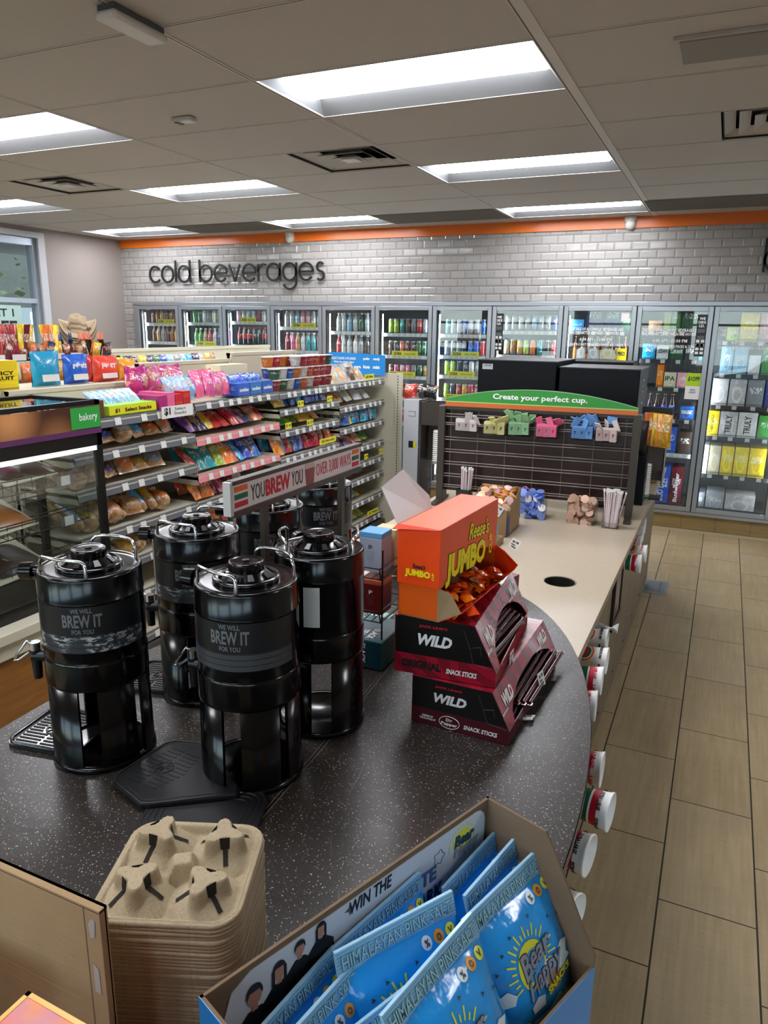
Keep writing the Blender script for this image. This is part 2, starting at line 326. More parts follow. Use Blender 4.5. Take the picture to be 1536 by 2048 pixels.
# ceiling: lay-in tiles with gaps where the troffers and diffusers sit
lights = [(i, j) for i in (-1, -3, -5) for j in (0, 3, 6)] + [(i, j) for i in (-1, -3) for j in (-3, -6)] + [(2, 3), (2, -2), (-5, -3)]
lset = set(lights); U, V = 1.2192, .6096
diff = {(-1.5, 2), (-3.5, 2), (.5, 2)}
mb = MB(); i0 = -6
def cell_free(i, j): return (i, j) not in lset
for i in range(-6, 4):
    for j in range(-11, 8):
        if not cell_free(i, j): continue
        x0, x1, y0, y1 = max(i*U, XL), min((i+1)*U, XR), max(j*V, YF), min((j+1)*V, YB)
        if x1 <= x0 or y1 <= y0: continue
        if (i, j) in ((-2, 2), (-4, 2), (0, 2)):      # half of the cell holds an air diffuser
            a, b = (x0, x1 - V - .004) if i != 0 else (x0, x0 + V)
            if i == 0: mb.box(x0 + .006, b - .006, y0 + .006, y1 - .006, ZC, ZC + .02)
            else: mb.box(x0 + .006, x0 + V - .006, y0 + .006, y1 - .006, ZC, ZC + .02)
            continue
        mb.box(x0 + .006, x1 - .006, y0 + .006, y1 - .006, ZC, ZC + .02)
ceil = struct(mb.build('ceiling', M['ceil']))
mb = MB()                                              # plenum above so that no light leaks in
mb.box(XL, XR, YF, YB, ZC + .35, ZC + .36); struct(mb.build('ceiling', pm('plenum_dark', '22211f', .9)))
mb = MB()
for i in range(-5, 4):
    wd = .028 if i == 0 else .006
    mb.box(i*U - (.012 if i else .008), i*U + (.012 if i else .045), YF, YB, ZC - .004, ZC + .003)
    mb.box(i*U - .003, i*U + .003, YF, YB, ZC - .0045, ZC - .004, 1)
for j in range(-10, 8):
    mb.box(XL, XR, j*V - .008, j*V + .008, ZC - .003, ZC + .003); mb.box(XL, XR, j*V - .0025, j*V + .0025, ZC - .0035, ZC - .003, 1)
struct(mb.build('trim_1', [pm('ceiling_grid_paint', 'cdc9c4', .6), pm('ceiling_grid_painted_shadow', '6a665f', .8)]))  # second material: thin dark strips painting the shadow line along the grid bars
# walls
mb = MB(); mb.box(XL, XR, YB, YB + .1, 2.09, ZC + .35); mb.box(XL, -6.16, YB, YB + .1, 0, 2.09); struct(mb.build('wall_back', M['subway']))
struct(MB().box(XL, XR, YB - .02, YB, 2.80, ZC).build('trim_2', M['orange']))
mb = MB(); wy0, wy1, wz0, wz1 = .6, 3.30, 1.0, 2.80
mb.box(XL - .2, XL, YF, wy0, 0, 3.25); mb.box(XL - .2, XL, wy1, YB + .1, 0, 3.25); mb.box(XL - .2, XL, wy0, wy1, 0, wz0); mb.box(XL - .2, XL, wy0, wy1, wz1, 3.25)
struct(mb.build('wall_left', M['wall']))
struct(MB().box(XR, XR + .1, YF, YB + .1, 0, 3.25).build('wall_right', M['wall']))
mb = MB(); fz0, fz1 = .75, 2.55
mb.box(XL, XR, YF - .15, YF, 0, fz0); mb.box(XL, XR, YF - .15, YF, fz1, 3.25)
for x in (XL, -4.9, -2.6, -.3, 2.0, XR - .25): mb.box(x, x + .25, YF - .15, YF, fz0, fz1)
struct(mb.build('wall_front', M['wall']))
# side window
mb = MB(); fx = XL - .04
fr = .06
for (a, b, c, d) in ((wy0, wy0+fr, wz0, wz1), (wy1-fr, wy1, wz0, wz1), (wy0+fr, wy1-fr, wz0, wz0+fr), (wy0+fr, wy1-fr, wz1-.09, wz1), (wy0+fr, 1.92, 2.09, 2.14), (1.97, wy1-fr, 2.09, 2.14), (1.92, 1.97, wz0+fr, wz1-.09)):
    mb.box(XL - .12, XL - .03, a, b, c, d)
win = struct(mb.build('window_1', pm('pale_window_frame', 'aab4c0', .35, .3)))
MB().box(XL - .085, XL - .075, wy0+fr, wy1-fr, wz0+fr, wz1-.09).build('pane', M['winglass'], win)
MB().box(XL - .03, XL + .03, wy0 - .03, wy1 + .03, wz0 - .04, wz0).build('window_sill', M['white'], win)
MB().box(XL, XL + .025, wy1 - .02, wy1 + .07, wz0 - .04, wz1 + .05).build('window_trim', pm('pale_window_trim', 'b3b5b9', .5), win)
MB().box(XL, XL + .024, wy0, wy1 - .02, wz1 - .01, wz1 + .05).build('window_trim', pm('pale_window_trim', 'b3b5b9', .5), win)
# poster on the side window
po = thing('window_poster', 'pale green offer poster hanging on the side window glass', 'poster', (XL - .05, 2.95, 1.9))
MB().box(-.004, 0, -.55, .08, -.62, .16).build('sheet', pm('pale_green_paper', 'a3bfba', .5), po)
text('GET 1', .34, .085, po, (.001, -.19, .08), RT, M['txt'], .02); text('FREE', .42, .14, po, (.001, -.2, -.075), RT, M['txt'], .03)
text('Participating stores only', .5, .022, po, (.001, -.2, -.2), RT, M['gy'])
MB().box(0, .001, -.13, -.03, -.17, -.11).build('green_patch', pm('olive_print', '8aa03a', .5), po)
# front windows
for k, (a, b) in enumerate(((-6.13, -4.9), (-4.65, -2.6), (-2.35, -.3), (-.05, 2.0), (2.25, 4.35))):
    mb = MB()
    for q in ((a, a+.05, fz0, fz1), (b-.05, b, fz0, fz1), (a, b, fz0, fz0+.05), (a, b, fz1-.05, fz1), (a, b, 2.0, 2.05)): mb.box(q[0], q[1], YF - .1, YF - .04, q[2], q[3])
    o = struct(mb.build('window_%d' % (k + 2), M['alu'])); MB().box(a+.05, b-.05, YF - .075, YF - .07, fz0+.05, fz1-.05).build('pane', M['winglass'], o)
# outside: forecourt, hedge, planted bank beside the side window
struct(MB().box(-30, 30, -40, 30, -.3, -.2).build('ground', pm('forecourt_concrete', '8f8e8a', .9)))
mb = MB(); random.seed(5)
for k in range(1400):
    y, z = random.uniform(-3, 9), random.uniform(-.2, 3.6); x = -9.2 - random.random() * .5; r = random.uniform(.05, .13)
    mb.at((x, y, z), random.random()*6, random.random()*6).add([(-r, 0, 0), (0, -r*.5, 0), (r, 0, 0), (0, r*.5, 0)], [(0, 1, 2, 3)], random.randrange(3))
hd = mb.build('leafy_hedge', [pm('hedge_leaf', '4c5f34', .6), pm('hedge_leaf_pale', '74825a', .6), pm('hedge_leaf_brown', '6a6048', .7)]); hd['kind'] = 'stuff'; tag(hd, 'leafy hedge growing outside beyond the side window', 'hedge')
struct(MB().box(-10.4, -9.75, -4, 10, -.2, 3.7).build('wall_hedge_bank', pm('stone_bank', '6a675c', .9)))
struct(MB().box(XL - 1.6, XL - .2, -1, 6, 2.75, 2.95).build('trim_3', pm('roof_soffit', '8b8780', .8)))
struct(MB().box(-8.8, -8.3, 3.5, 8.5, -.2, 2.08).build('wall_forecourt', pm('white_render_wall', 'e8eaec', .8)))
def car(x, y, c, lab, rz=0):
    t = thing('parked_car', lab, 'car', (x, y, -.2), rz)
    pr = [(-2.3, .35), (-2.25, .95), (-1.5, 1.1), (-.9, 1.62), (1.3, 1.68), (2.1, 1.15), (2.3, 1.0), (2.3, .35)]
    MB().prism(pr, -.9, .9, 'y').build('body', pm('car_paint_' + c, c, .25, 0, .6), t, bevel=.08)
    for s in (-1, 1): MB().prism([(-.75, 1.12), (-.5, 1.5), (1.15, 1.56), (1.7, 1.15)], s*.9 - .01, s*.9 + .02, 'y').build('side_glass', M['blackp'], t)
    for xx in (-1.45, 1.4):
        for s in (-1, 1): MB().cyl((xx, s*.78, .33), (xx, s*.93, .33), .33, seg=24).build('wheel', M['rubber'], t)
car(-2.4, -10.2, 'd4d8dc', 'white parked car outside the front windows', .05); car(2.8, -10.4, '8a9096', 'grey parked car outside the front windows', -.04)
# tiled plinth below the coolers and skirting
mb = MB(); k = 0
x = -6.16
while x < XR: mb.box(x + .0015, min(x + .3035, XR), 4.505, 4.7, .02, .165); x += .3048
struct(mb.build('baseboard_back', m_wood('8c7448', '9c8455', 'plinth_tile', .3)))
struct(MB().box(-6.16, XR, 4.508, 4.72, 0, .17).build('trim_4', pm('plinth_grout', '3c342a', .8)))
struct(MB().box(-6.16, XR, 4.48, 4.506, 0, .018).build('trim_5', pm('plinth_foot_grout', 'b5a88c', .6)))

# ------------------------------------------------------------------ ceiling lamps
lens = emat('glowing_troffer_lens', 'f8f9ff', LAMP); refl = pm('troffer_reflector', '8d9093', .5)
def troffer(i, j, lab):
    t = thing('ceiling_light', lab, 'ceiling light', ((i+.5)*U, (j+.5)*V, ZC), 0, 'recessed ceiling lights')
    a, b, d = U/2 - .01, V/2 - .01, .05
    mb = MB(); c = .18; e = a - .045
    for s in (-1, 1): mb.add([(-a, s*b, 0), (a, s*b, 0), (e, s*c, d), (-e, s*c, d)], [(0, 1, 2, 3)]); mb.add([(s*a, -b, 0), (s*a, b, 0), (s*e, c, d), (s*e, -c, d)], [(0, 1, 2, 3)])
    mb.box(-a, a, -b, b, .1, .11); mb.box(-a, a, -b-.004, -b, 0, .11); mb.box(-a, a, b, b+.004, 0, .11); mb.box(-a-.004, -a, -b, b, 0, .11); mb.box(a, a+.004, -b, b, 0, .11)
    mb.build('housing', refl, t)
    mb = MB(); n = 6
    pr = [(-c + 2*c*q/n, d - .038*sin(pi*q/n)**.7) for q in range(n+1)]
    mb.prism(pr, -e, e, 'x', caps=True, sm=False); mb.build('lamp_lens', lens, t); return t
lab = {(-1, 0): 'large lit ceiling light nearest the camera over the coffee counter', (-1, 3): 'lit ceiling light in the middle of the row over the counter', (-1, 6): 'lit ceiling light over the black oven cabinets beside the cooler wall',
       (-3, 0): 'lit ceiling light cut by the picture edge above the bakery case', (-3, 3): 'lit ceiling light between the two air diffusers over the snack shelves', (-3, 6): 'lit ceiling light just before the small camera dome over cold beverages',
       (-5, 0): 'ceiling light over the window aisle nearest the entrance', (-5, 3): 'thin lit ceiling light above the side window', (-5, 6): 'lit ceiling light in the corner beside the window wall'}
lab.update({(-1, -3): 'lit recessed ceiling light over the front of the coffee island', (-1, -6): 'lit recessed ceiling light over the aisle by the front windows', (-3, -3): 'lit recessed ceiling light over the checkout aisle', (-3, -6): 'lit recessed ceiling light in the corner by the front windows', (2, 3): 'lit recessed ceiling light over the farthest cooler doors', (2, -2): 'lit recessed ceiling light over the open floor aisle', (-5, -3): 'lit recessed ceiling light beside the side wall behind the camera'})
for i, j in lights: troffer(i, j, lab[(i, j)])
# air diffusers
def diffuser(cx, cy, lab, dirty):
    t = thing('air_diffuser', lab, 'air vent', (cx, cy, ZC)); mt = pm('diffuser_paint', 'c4c0bb', .35); dk = pm('diffuser_backing_dark', '2a2826', .9); n = 4
    for k in range(n):
        o = .299 - k*.07; h = .014 - k * .006; q = .052
        mb = MB(); vs = [(-o, -o, h), (o, -o, h), (o, o, h), (-o, o, h), (-o+q, -o+q, h+.028), (o-q, -o+q, h+.028), (o-q, o-q, h+.028), (-o+q, o-q, h+.028)]
        mb.add(vs, [(i, (i+1) % 4, (i+1) % 4 + 4, i + 4) for i in range(4)])
        mb.build('vane', mt, t, solid=.002)
    mb = MB(); mb.box(-.05, .05, -.05, .05, -.006, .0); mb.build('core_plate', mt, t)
    mb = MB(); mb.box(-.3, .3, -.3, .3, .1, .11)
    for s in (-1, 1): mb.box(s*.3-.002, s*.3+.002, -.3, .3, 0, .1); mb.box(-.3, .3, s*.3-.002, s*.3+.002, 0, .1)
    mb.build('backing_box', dk, t)  # near-black backing box seen between the vanes
diffuser(-U - V/2, 2.5*V, 'square air diffuser in the ceiling above the brew sign', 1); diffuser(-3*U - V/2, 2.5*V, 'dusty square air diffuser over the bakery side', 1); diffuser(V*1.5, 2.5*V, 'shiny air diffuser cut by the picture edge near the cooler end', 0)
def grille(i, j, lab):
    t = thing('return_grille', lab, 'air vent', ((i+.5)*U, (j+.5)*V, ZC - .0035), 0, 'return air grilles by the cooler wall'); mb = MB()
    for k in range(20): y = -V/2 + .03 + k*.0285; mb.box(-U/2+.02, U/2-.02, y, y+.006, -.006, -.001)
    mb.build('slats', pm('grille_grey', '8d8882', .6), t); MB().box(-U/2+.015, U/2-.015, -V/2+.015, V/2-.015, -.001, 0).build('backing', pm('grille_dark', '5d5955', .9), t)
grille(-2, 6, 'dark return air grille between two ceiling lights by the cooler wall'); grille(0, 6, 'dark return air grille past the ceiling light over the ovens')
grille(1, 6, 'dark return air grille at the far end by the farthest cooler doors'); grille(-4, 6, 'dark return air grille between corner light and middle light')
t = thing('ceiling_panel', 'grey recessed ceiling panel in a pale frame near the camera', 'ceiling fixture', (.66, .31, ZC - .001), 0)
MB().box(-.2, .2, -.14, .14, -.012, 0).build('frame', pm('pale_frame', 'b5afa8', .5), t); MB().box(-.18, .18, -.12, .12, -.016, -.011).build('panel', pm('grey_panel', '8b8781', .6), t)
ep = P(267, 52, 'z', 2.87)
t = thing('emergency_light', 'white flat emergency light fixed under the ceiling tiles', 'emergency light', (ep.x, ep.y, ZC - .004), 0)
MB().box(-.042, .03, -.12, .12, -.02, 0).build('base', M['gy'], t); MB().box(-.05, .04, -.13, .13, -.045, -.018).build('cover', pm('off_white_plastic', 'c6c4bf', .4), t, bevel=.01)
t = thing('ceiling_sensor', 'small pale sensor on a ceiling tile', 'sensor', (-1.88, .35, ZC - .002), 0)
MB().box(-.06, .06, -.03, .03, -.022, 0).build('body', pm('off_white_plastic', 'c6c4bf', .4), t, bevel=.006); MB().box(-.045, -.02, -.025, .025, -.026, -.02).build('slot', M['gy'], t)
def dome(px, py, lab):
    p = P(px, py, 'y', 4.50); t = thing('security_camera', lab, 'camera', (p.x, 4.53, 2.885), 0)
    MB().cyl((0, 0, .01), (0, 0, -.03), .055, seg=24).build('mount', M['white'], t)
    MB().lathe([(.045, -.03), (.052, -.05), (.045, -.078), (.025, -.097), (0, -.102)], seg=20).build('housing', M['white'], t); MB().lathe([(.0, -.034), (.022, -.03), (.03, -.02), (.03, 0)], (0, 0, 0), 16).build('lens', M['blackp'], t, (0, -.02, -.06), (R(60), 0, 0))
dome(577, 466, 'white dome camera above the cold beverages lettering'); dome(1261, 437, 'white dome camera on the orange band past the ovens')

# ------------------------------------------------------------------ cold beverages lettering: one flat stroke letter after another
def arc(cx, cz, r, a0, a1, n=20): return [(cx + r*cos(R(a0 + (a1-a0)*k/n)), cz + r*sin(R(a0 + (a1-a0)*k/n))) for k in range(n+1)]
def stroke(mb, pts, wd, y0, y1):
    n = len(pts); L = []; Rr = []
    for i in range(n):
        a = Vector(pts[max(i-1, 0)]); b = Vector(pts[min(i+1, n-1)]); d = (b-a).normalized(); q = Vector((-d.y, d.x)) * wd/2; p = Vector(pts[i]); L.append(p+q); Rr.append(p-q)
    for i in range(n-1): mb.prism([L[i], Rr[i], Rr[i+1], L[i+1]], y0, y1, 'y')
h = 1.0                          # x-height units: bowls have radius .5
G = {'c': (.86, [arc(.5, .5, .5, 42, 318)]), 'o': (1.0, [arc(.5, .5, .5, 0, 360)]), 'l': (.0, [[(0, 0), (0, 1.36)]]), 'd': (1.0, [arc(.5, .5, .5, 0, 360), [(1.0, -.03), (1.0, 1.36)]]),
     'b': (1.0, [arc(.5, .5, .5, 0, 360), [(0, -.03), (0, 1.36)]]), 'e': (1.0, [arc(.5, .5, .5, 0, 322), [(0, .5), (1.0, .5)]]), 'v': (.86, [[(0, 1), (.43, 0)], [(.86, 1), (.43, 0)]]),
     'r': (.45, [[(0, -.03), (0, 1)], arc(.42, .55, .42, 180, 68, 10)]), 'a': (1.0, [arc(.5, .5, .5, 0, 360), [(1.0, -.03), (1.0, 1.03)]]), 'g': (1.0, [arc(.5, .5, .5, 0, 360), [(1.0, 1.03), (1.0, -.02)], arc(.5, -.02, .5, 0, -155)]),
     's': (.62, [arc(.33, .755, .245, 40, 270, 12) + arc(.31, .255, .255, 90, -140, 12)])}
def word(s, x0, x1, zb, zx, t, y):
    gap = .22; tot = sum(.62 if ch == ' ' else G[ch][0] + gap for ch in s) - gap; sx = (x1-x0)/tot; sz = zx - zb; x = x0
    for ch in s:
        if ch == ' ': x += .62 * sx; continue
        wd, st_ = G[ch]; mb = MB()
        for p in st_: stroke(mb, [(x + a*sx, zb + b*sz) for a, b in p], .023, y - .004, y + .012)
        mb.build('letter', pm('black_sign_letter', '101415', .4), t); x += (wd + gap) * sx
t = thing('wall_sign_lettering', 'black cold beverages lettering mounted on the white subway tiles', 'sign', (0, 0, 0))
a = P(298, 566, 'y', 4.52); b = P(652, 560, 'y', 4.52); word('cold beverages', a.x + .02, b.x - .02, 2.385, 2.57, t, 4.52)
t = thing('wall_sign_lettering', 'dark letter cut by the picture edge on the tiled wall', 'sign', (0, 0, 0))
a = P(1526, 545, 'y', 4.52); word('be', a.x, a.x + .5, 2.395, 2.6, t, 4.52)

# ================================================================== product kinds (shared meshes)
CH = {'red': 'b3202a', 'dark red': '6d1520', 'green': '3f8f3a', 'lime green': '9fc93c', 'dark green': '1f5a3a', 'teal': '1f8f96', 'blue': '2458b8', 'dark blue': '1c2f6e', 'navy': '16264f', 'light blue': '8fc0e0', 'sky blue': '2a9fd8', 'white': 'dcdcdc', 'cream': 'd9cfae', 'silver': 'aab0b8', 'grey': '7b8087', 'black': '141519', 'brown': '5b3a24', 'dark brown': '35261e', 'amber': '8a4d18', 'orange': 'd9701f', 'yellow': 'e6c81e', 'gold': 'c79a2c', 'pink': 'd8618f', 'pale pink': 'e3a9b6', 'magenta': 'a82a72', 'purple': '5c2d78', 'tan': 'b48a58', 'maroon': '651822', 'peach': 'd99a6c', 'clear': 'b9c2c4'}
def cmesh(name, fn, mats): mb = MB(); fn(mb); return mb.mesh(name, mats)
can_ = cmesh('can', lambda b: b.lathe([(0, .002), (.024, 0), (.029, .006), (.0325, .014), (.0325, .142), (.027, .153), (.0265, .157), (.024, .156), (.023, .152), (0, .152)], seg=14, mis=[1, 1, 1, 0, 1, 1, 1, 1, 1]), [M['can'], M['alu']])
scan_ = cmesh('can', lambda b: b.lathe([(0, .002), (.024, 0), (.0325, .012), (.0325, .108), (.027, .119), (.024, .122), (.023, .119), (0, .119)], seg=14, mis=[1, 1, 0, 1, 1, 1, 1]), [M['can'], M['alu']])
bot_ = cmesh('bottle', lambda b: b.lathe([(0, 0), (.031, 0), (.033, .008), (.032, .06), (.033, .075), (.033, .115), (.031, .13), (.014, .178), (.0135, .186), (.0155, .187), (.0155, .204), (.012, .206), (0, .206)], seg=14, mis=[1, 1, 1, 1, 0, 0, 1, 1, 1, 2, 2, 2]), [M['can'], oc('tinted_drink', .12, 0, .6), M['white']])
dbot_ = cmesh('bottle', lambda b: b.lathe([(0, 0), (.031, 0), (.033, .008), (.032, .06), (.033, .075), (.033, .12), (.031, .135), (.014, .185), (.0135, .19), (.0155, .191), (.0155, .208), (.012, .21), (0, .21)], seg=14, mis=[1, 1, 1, 1, 0, 0, 1, 1, 1, 2, 2, 2]), [M['can'], pm('dark_cola', '140807', .1, 0, .6), pm('red_cap', 'b3141c', .35)])
beer_ = cmesh('bottle', lambda b: b.lathe([(0, 0), (.03, 0), (.0305, .008), (.0305, .13), (.026, .15), (.014, .185), (.013, .225), (.015, .226), (.015, .234), (0, .236)], seg=14, mis=[1, 1, 0, 1, 1, 1, 2, 2, 2]), [M['can'], pm('amber_glass', '4a2408', .1, 0, .6), pm('gold_cap', 'c8a444', .3, .7)])
def carton(b): b.cb((0, 0, .5), (1, 1, 1))
box_ = cmesh('carton', carton, [M['pbox']])
def six(b):                                             # open basket with gabled ends, carries bottles
    b.prism([(-.1, 0), (.1, 0), (.1, .13), (.03, .15), (-.03, .15), (-.1, .13)], -.065, -.06, 'y'); b.prism([(-.1, 0), (.1, 0), (.1, .13), (.03, .15), (-.03, .15), (-.1, .13)], .06, .065, 'y')
    b.box(-.1, -.096, -.06, .06, 0, .12); b.box(.096, .1, -.06, .06, 0, .12); b.box(-.02, .02, -.003, .003, 0, .24)
six_ = cmesh('six_pack_carrier', six, [M['pbox']])
def pillow(b, w=.1, h=.15, d=.04, seal=.012, nu=10, nv=12):  # flat bag with crimped top and bottom, upright, facing -Y
    def f(sg):
        def g(u, v):
            x = (u - .5) * w; z = v * h; e = max(0, 1 - abs(2*u - 1)**3) ** .6; zz = min(max((z - seal) / (h - 2*seal), 0), 1); q = max(0, 1 - abs(2*zz - 1)**2.2) ** .7
            pinch = 1 - .06 * q; wr = .0016 * sin(u*31 + v*9) * q * sg
            return (x * pinch, sg * (d/2 * e * q + .0008) + wr + .03*d*sin(7*u+3*v), z)
        return g
    b.grid(f(-1), nu, nv); fl = len(b.f); b.grid(f(1), nu, nv); b.f[fl:] = [q[::-1] for q in b.f[fl:]]
bag_ = cmesh('snack_bag', lambda b: pillow(b), [M['bag']]); long_ = cmesh('snack_bag', lambda b: pillow(b, .085, .2, .045), [M['bag']]); small_ = cmesh('snack_bag', lambda b: pillow(b, .07, .09, .025), [M['bag']])
def loaf(b):                                            # bread or bun bulge in a gathered clear wrapper
    b.lathe([(0, 0), (.035, .002), (.052, .02), (.055, .05), (.045, .08), (.022, .1), (.012, .108), (.02, .125), (.026, .13)], seg=14)
loaf_ = cmesh('wrapped_bun', loaf, [M['bread']])
def bag2(b): pillow(b, .12, .12, .06, .014)
bun_ = cmesh('wrapped_pastry', bag2, [M['bread']])
def baguette(b): b.lathe([(0, 0), (.022, .005), (.033, .04), (.034, .16), (.026, .2), (.01, .215), (.018, .235)], seg=12)
bag3_ = cmesh('wrapped_sandwich_roll', baguette, [M['bread']])
cup_ = cmesh('soup_cup', lambda b: b.lathe([(0, 0), (.032, 0), (.044, .068), (.047, .07), (.047, .075), (0, .077)], seg=14, mis=[0, 0, 1, 1, 1]), [M['pbox'], M['white']])
KM = {'can': (can_, .07), 'scan': (scan_, .07), 'bottle': (bot_, .072), 'cola': (dbot_, .072), 'beer': (beer_, .066), 'bag': (bag_, .09), 'long': (long_, .08), 'small': (small_, .06), 'bun': (bun_, .11), 'loaf': (loaf_, .105), 'roll': (bag3_, .075), 'cup': (cup_, .096)}
KN = {'can': ('drink_can', 'can', 'can'), 'scan': ('drink_can', 'can', 'can'), 'bottle': ('drink_bottle', 'bottle', 'bottle'), 'cola': ('cola_bottle', 'cola bottle', 'bottle'), 'beer': ('beer_bottle', 'beer bottle', 'bottle'), 'bag': ('snack_bag', 'snack bag', 'snack'), 'long': ('snack_bag', 'long snack bag', 'snack'), 'small': ('snack_bag', 'small snack bag', 'snack'), 'bun': ('wrapped_pastry', 'wrapped pastry', 'pastry'), 'loaf': ('wrapped_bun', 'wrapped bun', 'bread'), 'roll': ('wrapped_sandwich_roll', 'wrapped sandwich roll', 'bread'), 'cup': ('soup_cup', 'soup cup', 'cup')}
def uniq(lab):
    return lab

# ================================================================== cooler wall
DX = [-6.10, -5.43, -4.77, -4.09, -3.405, -2.745, -2.08, -1.435, -.72, -.04, .62, 1.30, 1.98, 2.66, 3.34, 4.02]
DN = ['first', 'second', 'third', 'fourth', 'fifth', 'sixth', 'seventh', 'eighth', 'ninth', 'tenth', 'eleventh', 'twelfth', 'thirteenth', 'fourteenth', 'fifteenth']
cool = thing('beverage_cooler', 'long wall of aluminium framed glass door drink coolers under the tiled wall', 'cooler', (0, 4.45, 0))
y0 = 4.45
def cb_(name, mats, fn, **k): mb = MB(); fn(mb); mb.at(); return mb.build(name, mats, cool, (0, -y0, 0), **k)
cb_('header_frame', M['alu'], lambda b: (b.box(-6.16, 4.1, 4.47, 4.60, 2.105, 2.145), b.box(-6.16, -6.105, 4.47, 4.6, .17, 2.12), b.box(-6.16, 4.1, 4.47, 4.60, .165, .2)), bevel=.004)
cb_('cabinet_liner', M['coolerin'], lambda b: (b.box(-6.16, 4.1, 5.30, 5.34, .17, 2.2), b.box(-6.16, 4.1, 4.6, 5.3, 2.1, 2.2), b.box(-6.16, 4.1, 4.6, 5.3, .17, .2), b.box(-6.2, -6.16, 4.6, 5.3, .17, 2.2), b.box(4.1, 4.14, 4.5, 5.3, .17, 2.2)))
for k, x in enumerate(DX): cb_('mullion', M['coolerin'], lambda b: b.box(x - .02, x + .02, 4.50, 4.56, .2, 2.105))
led = emat('cooler_light_strip', 'f2f6ff', 38.0)
for k, x in enumerate(DX[:-1]): cb_('light_strip', led, lambda b: (b.box(x + .036, x + .046, 4.57, 4.578, .3, 2.02), b.box(x - .046, x - .036, 4.57, 4.578, .3, 2.02)))
doors = []
for k in range(15):
    a, b_ = DX[k] + .004, DX[k+1] - .004; f = .042
    d = cb_('cooler_door', M['alu'], lambda b: (b.box(a, a+f, 4.455, 4.49, .205, 2.1), b.box(b_-f, b_, 4.455, 4.49, .205, 2.1), b.box(a+f, b_-f, 4.455, 4.49, 2.1-f, 2.1), b.box(a+f, b_-f, 4.455, 4.49, .205, .205+f)), bevel=.003)
    mb = MB(); mb.box(a+f, b_-f, 4.470, 4.474, .205+f, 2.1-f); mb.build('pane', M['glass'], d)
    mb = MB(); q = .012
    for c in ((a+f, a+f+q, .247, 2.058), (b_-f-q, b_-f, .247, 2.058)): mb.box(c[0], c[1], 4.476, 4.49, c[2], c[3])
    mb.box(a+f, b_-f, 4.476, 4.49, 2.046, 2.058); mb.box(a+f, b_-f, 4.476, 4.49, .247, .262); mb.build('gasket', M['blackp'], d)
    doors.append(d)
def yel(parent, x, z, w, s='2 / $6', y=4.585 - 4.45):
    o = MB().box(-w/2, w/2, -.002, 0, -.028, .028).build('sale_card', M['ltag'], parent, (x, y, z)); text(s, w*.3, .034, o, (-w*.28, -.0022, 0), FR, M['txt'], .03); text('Select Drinks', w*.42, .018, o, (w*.2, -.0022, 0), FR, M['txt'], .01)
# per door: (pixel row of the lip, lip colour, kind, colours, sale card or None)
W_ = 'w'; G_ = 'g'
CO = {
 0: [(651, W_, 'bottle', 'brown,amber,tan,brown,amber,brown,grey', (.4, .2)), (688, W_, 'bottle', 'brown,tan,grey,brown,amber,tan,brown', None), (735, W_, 'can', 'green,orange,red,brown', None)],
 1: [(650, W_, 'bottle', 'green,dark green,white,grey,cream,grey,green', None), (695, W_, 'bottle', 'green,green,tan,red,silver,purple,silver', (.25, .3)), (745, W_, 'scan', 'green,white,green,orange,brown,orange,orange', None)],
 2: [(648, W_, 'bottle', 'pale pink,white,clear,clear,red,clear,brown', (.3, .12)), (695, W_, 'cola', 'red,red,red,dark red,black,red,red', None), (745, W_, 'bottle', 'green,dark green,white,pale pink,teal,green,white', None)],
 3: [(659, W_, 'bottle', 'clear,clear,light blue,pale pink,pale pink,clear,clear', (.35, .3)), (706, W_, 'bottle', 'dark red,pink,peach,clear,teal,teal,grey', None), (760, W_, 'bottle', 'red,pink,blue,teal,white', None)],
 4: [(668, W_, 'bottle', 'clear,clear,light blue,clear,dark green,clear,grey', None), (712, W_, 'bottle', 'red,clear,clear,white,grey,black,grey', None), (765, W_, 'bottle', 'blue,grey,white,clear', None)],
 5: [(672, W_, 'can', 'lime green,lime green,teal,brown,grey,red,silver,cream', None), (716, W_, 'can', 'dark brown,dark brown,red,dark red,dark brown,dark green,dark green,navy', (.25, .3)), (757, W_, 'scan', 'brown,pink,pale pink,pink,grey,dark green,gold', (.2, .3)), (800, W_, 'can', 'orange,orange,amber,red,lime green,orange', None), (850, W_, 'can', 'red,blue,red,orange', None)],
 6: [(674, W_, 'can', 'teal,silver,silver,blue,silver,silver,blue,navy', None), (717, W_, 'can', 'silver,silver,grey,navy,blue,blue,red,red', (.3, .32)), (757, W_, 'can', 'lime green,lime green,navy,navy,white,silver,silver', (.25, .3)), (803, W_, 'can', 'lime green,navy,red,gold,red,red,white', (.2, .35)), (850, W_, 'can', 'silver,silver,blue', None)],
 7: [(667, W_, 'can', 'silver,silver,white,silver,light blue,silver,silver,blue', None), (716, W_, 'can', 'cream,tan,gold,lime green,orange,teal,black,red', None), (770, W_, 'can', 'silver,blue,white', None)],
 10: [(688, G_, None, '', None), (754, G_, None, '', None), (818, G_, None, '', None), (881, G_, None, '', None), (959, G_, None, '', None)],
 8: [(668, G_, None, '', None), (727, G_, 'beer', 'amber,cream,amber,gold,amber,amber,cream,amber', None), (790, G_, 'beer', 'amber,gold,amber', None)],
 9: [(668, G_, None, '', None), (725, G_, None, '', None), (781, G_, None, '', None), (844, G_, 'beer', 'grey,navy,navy,blue,blue', None), (913, W_, None, '', None)],
}
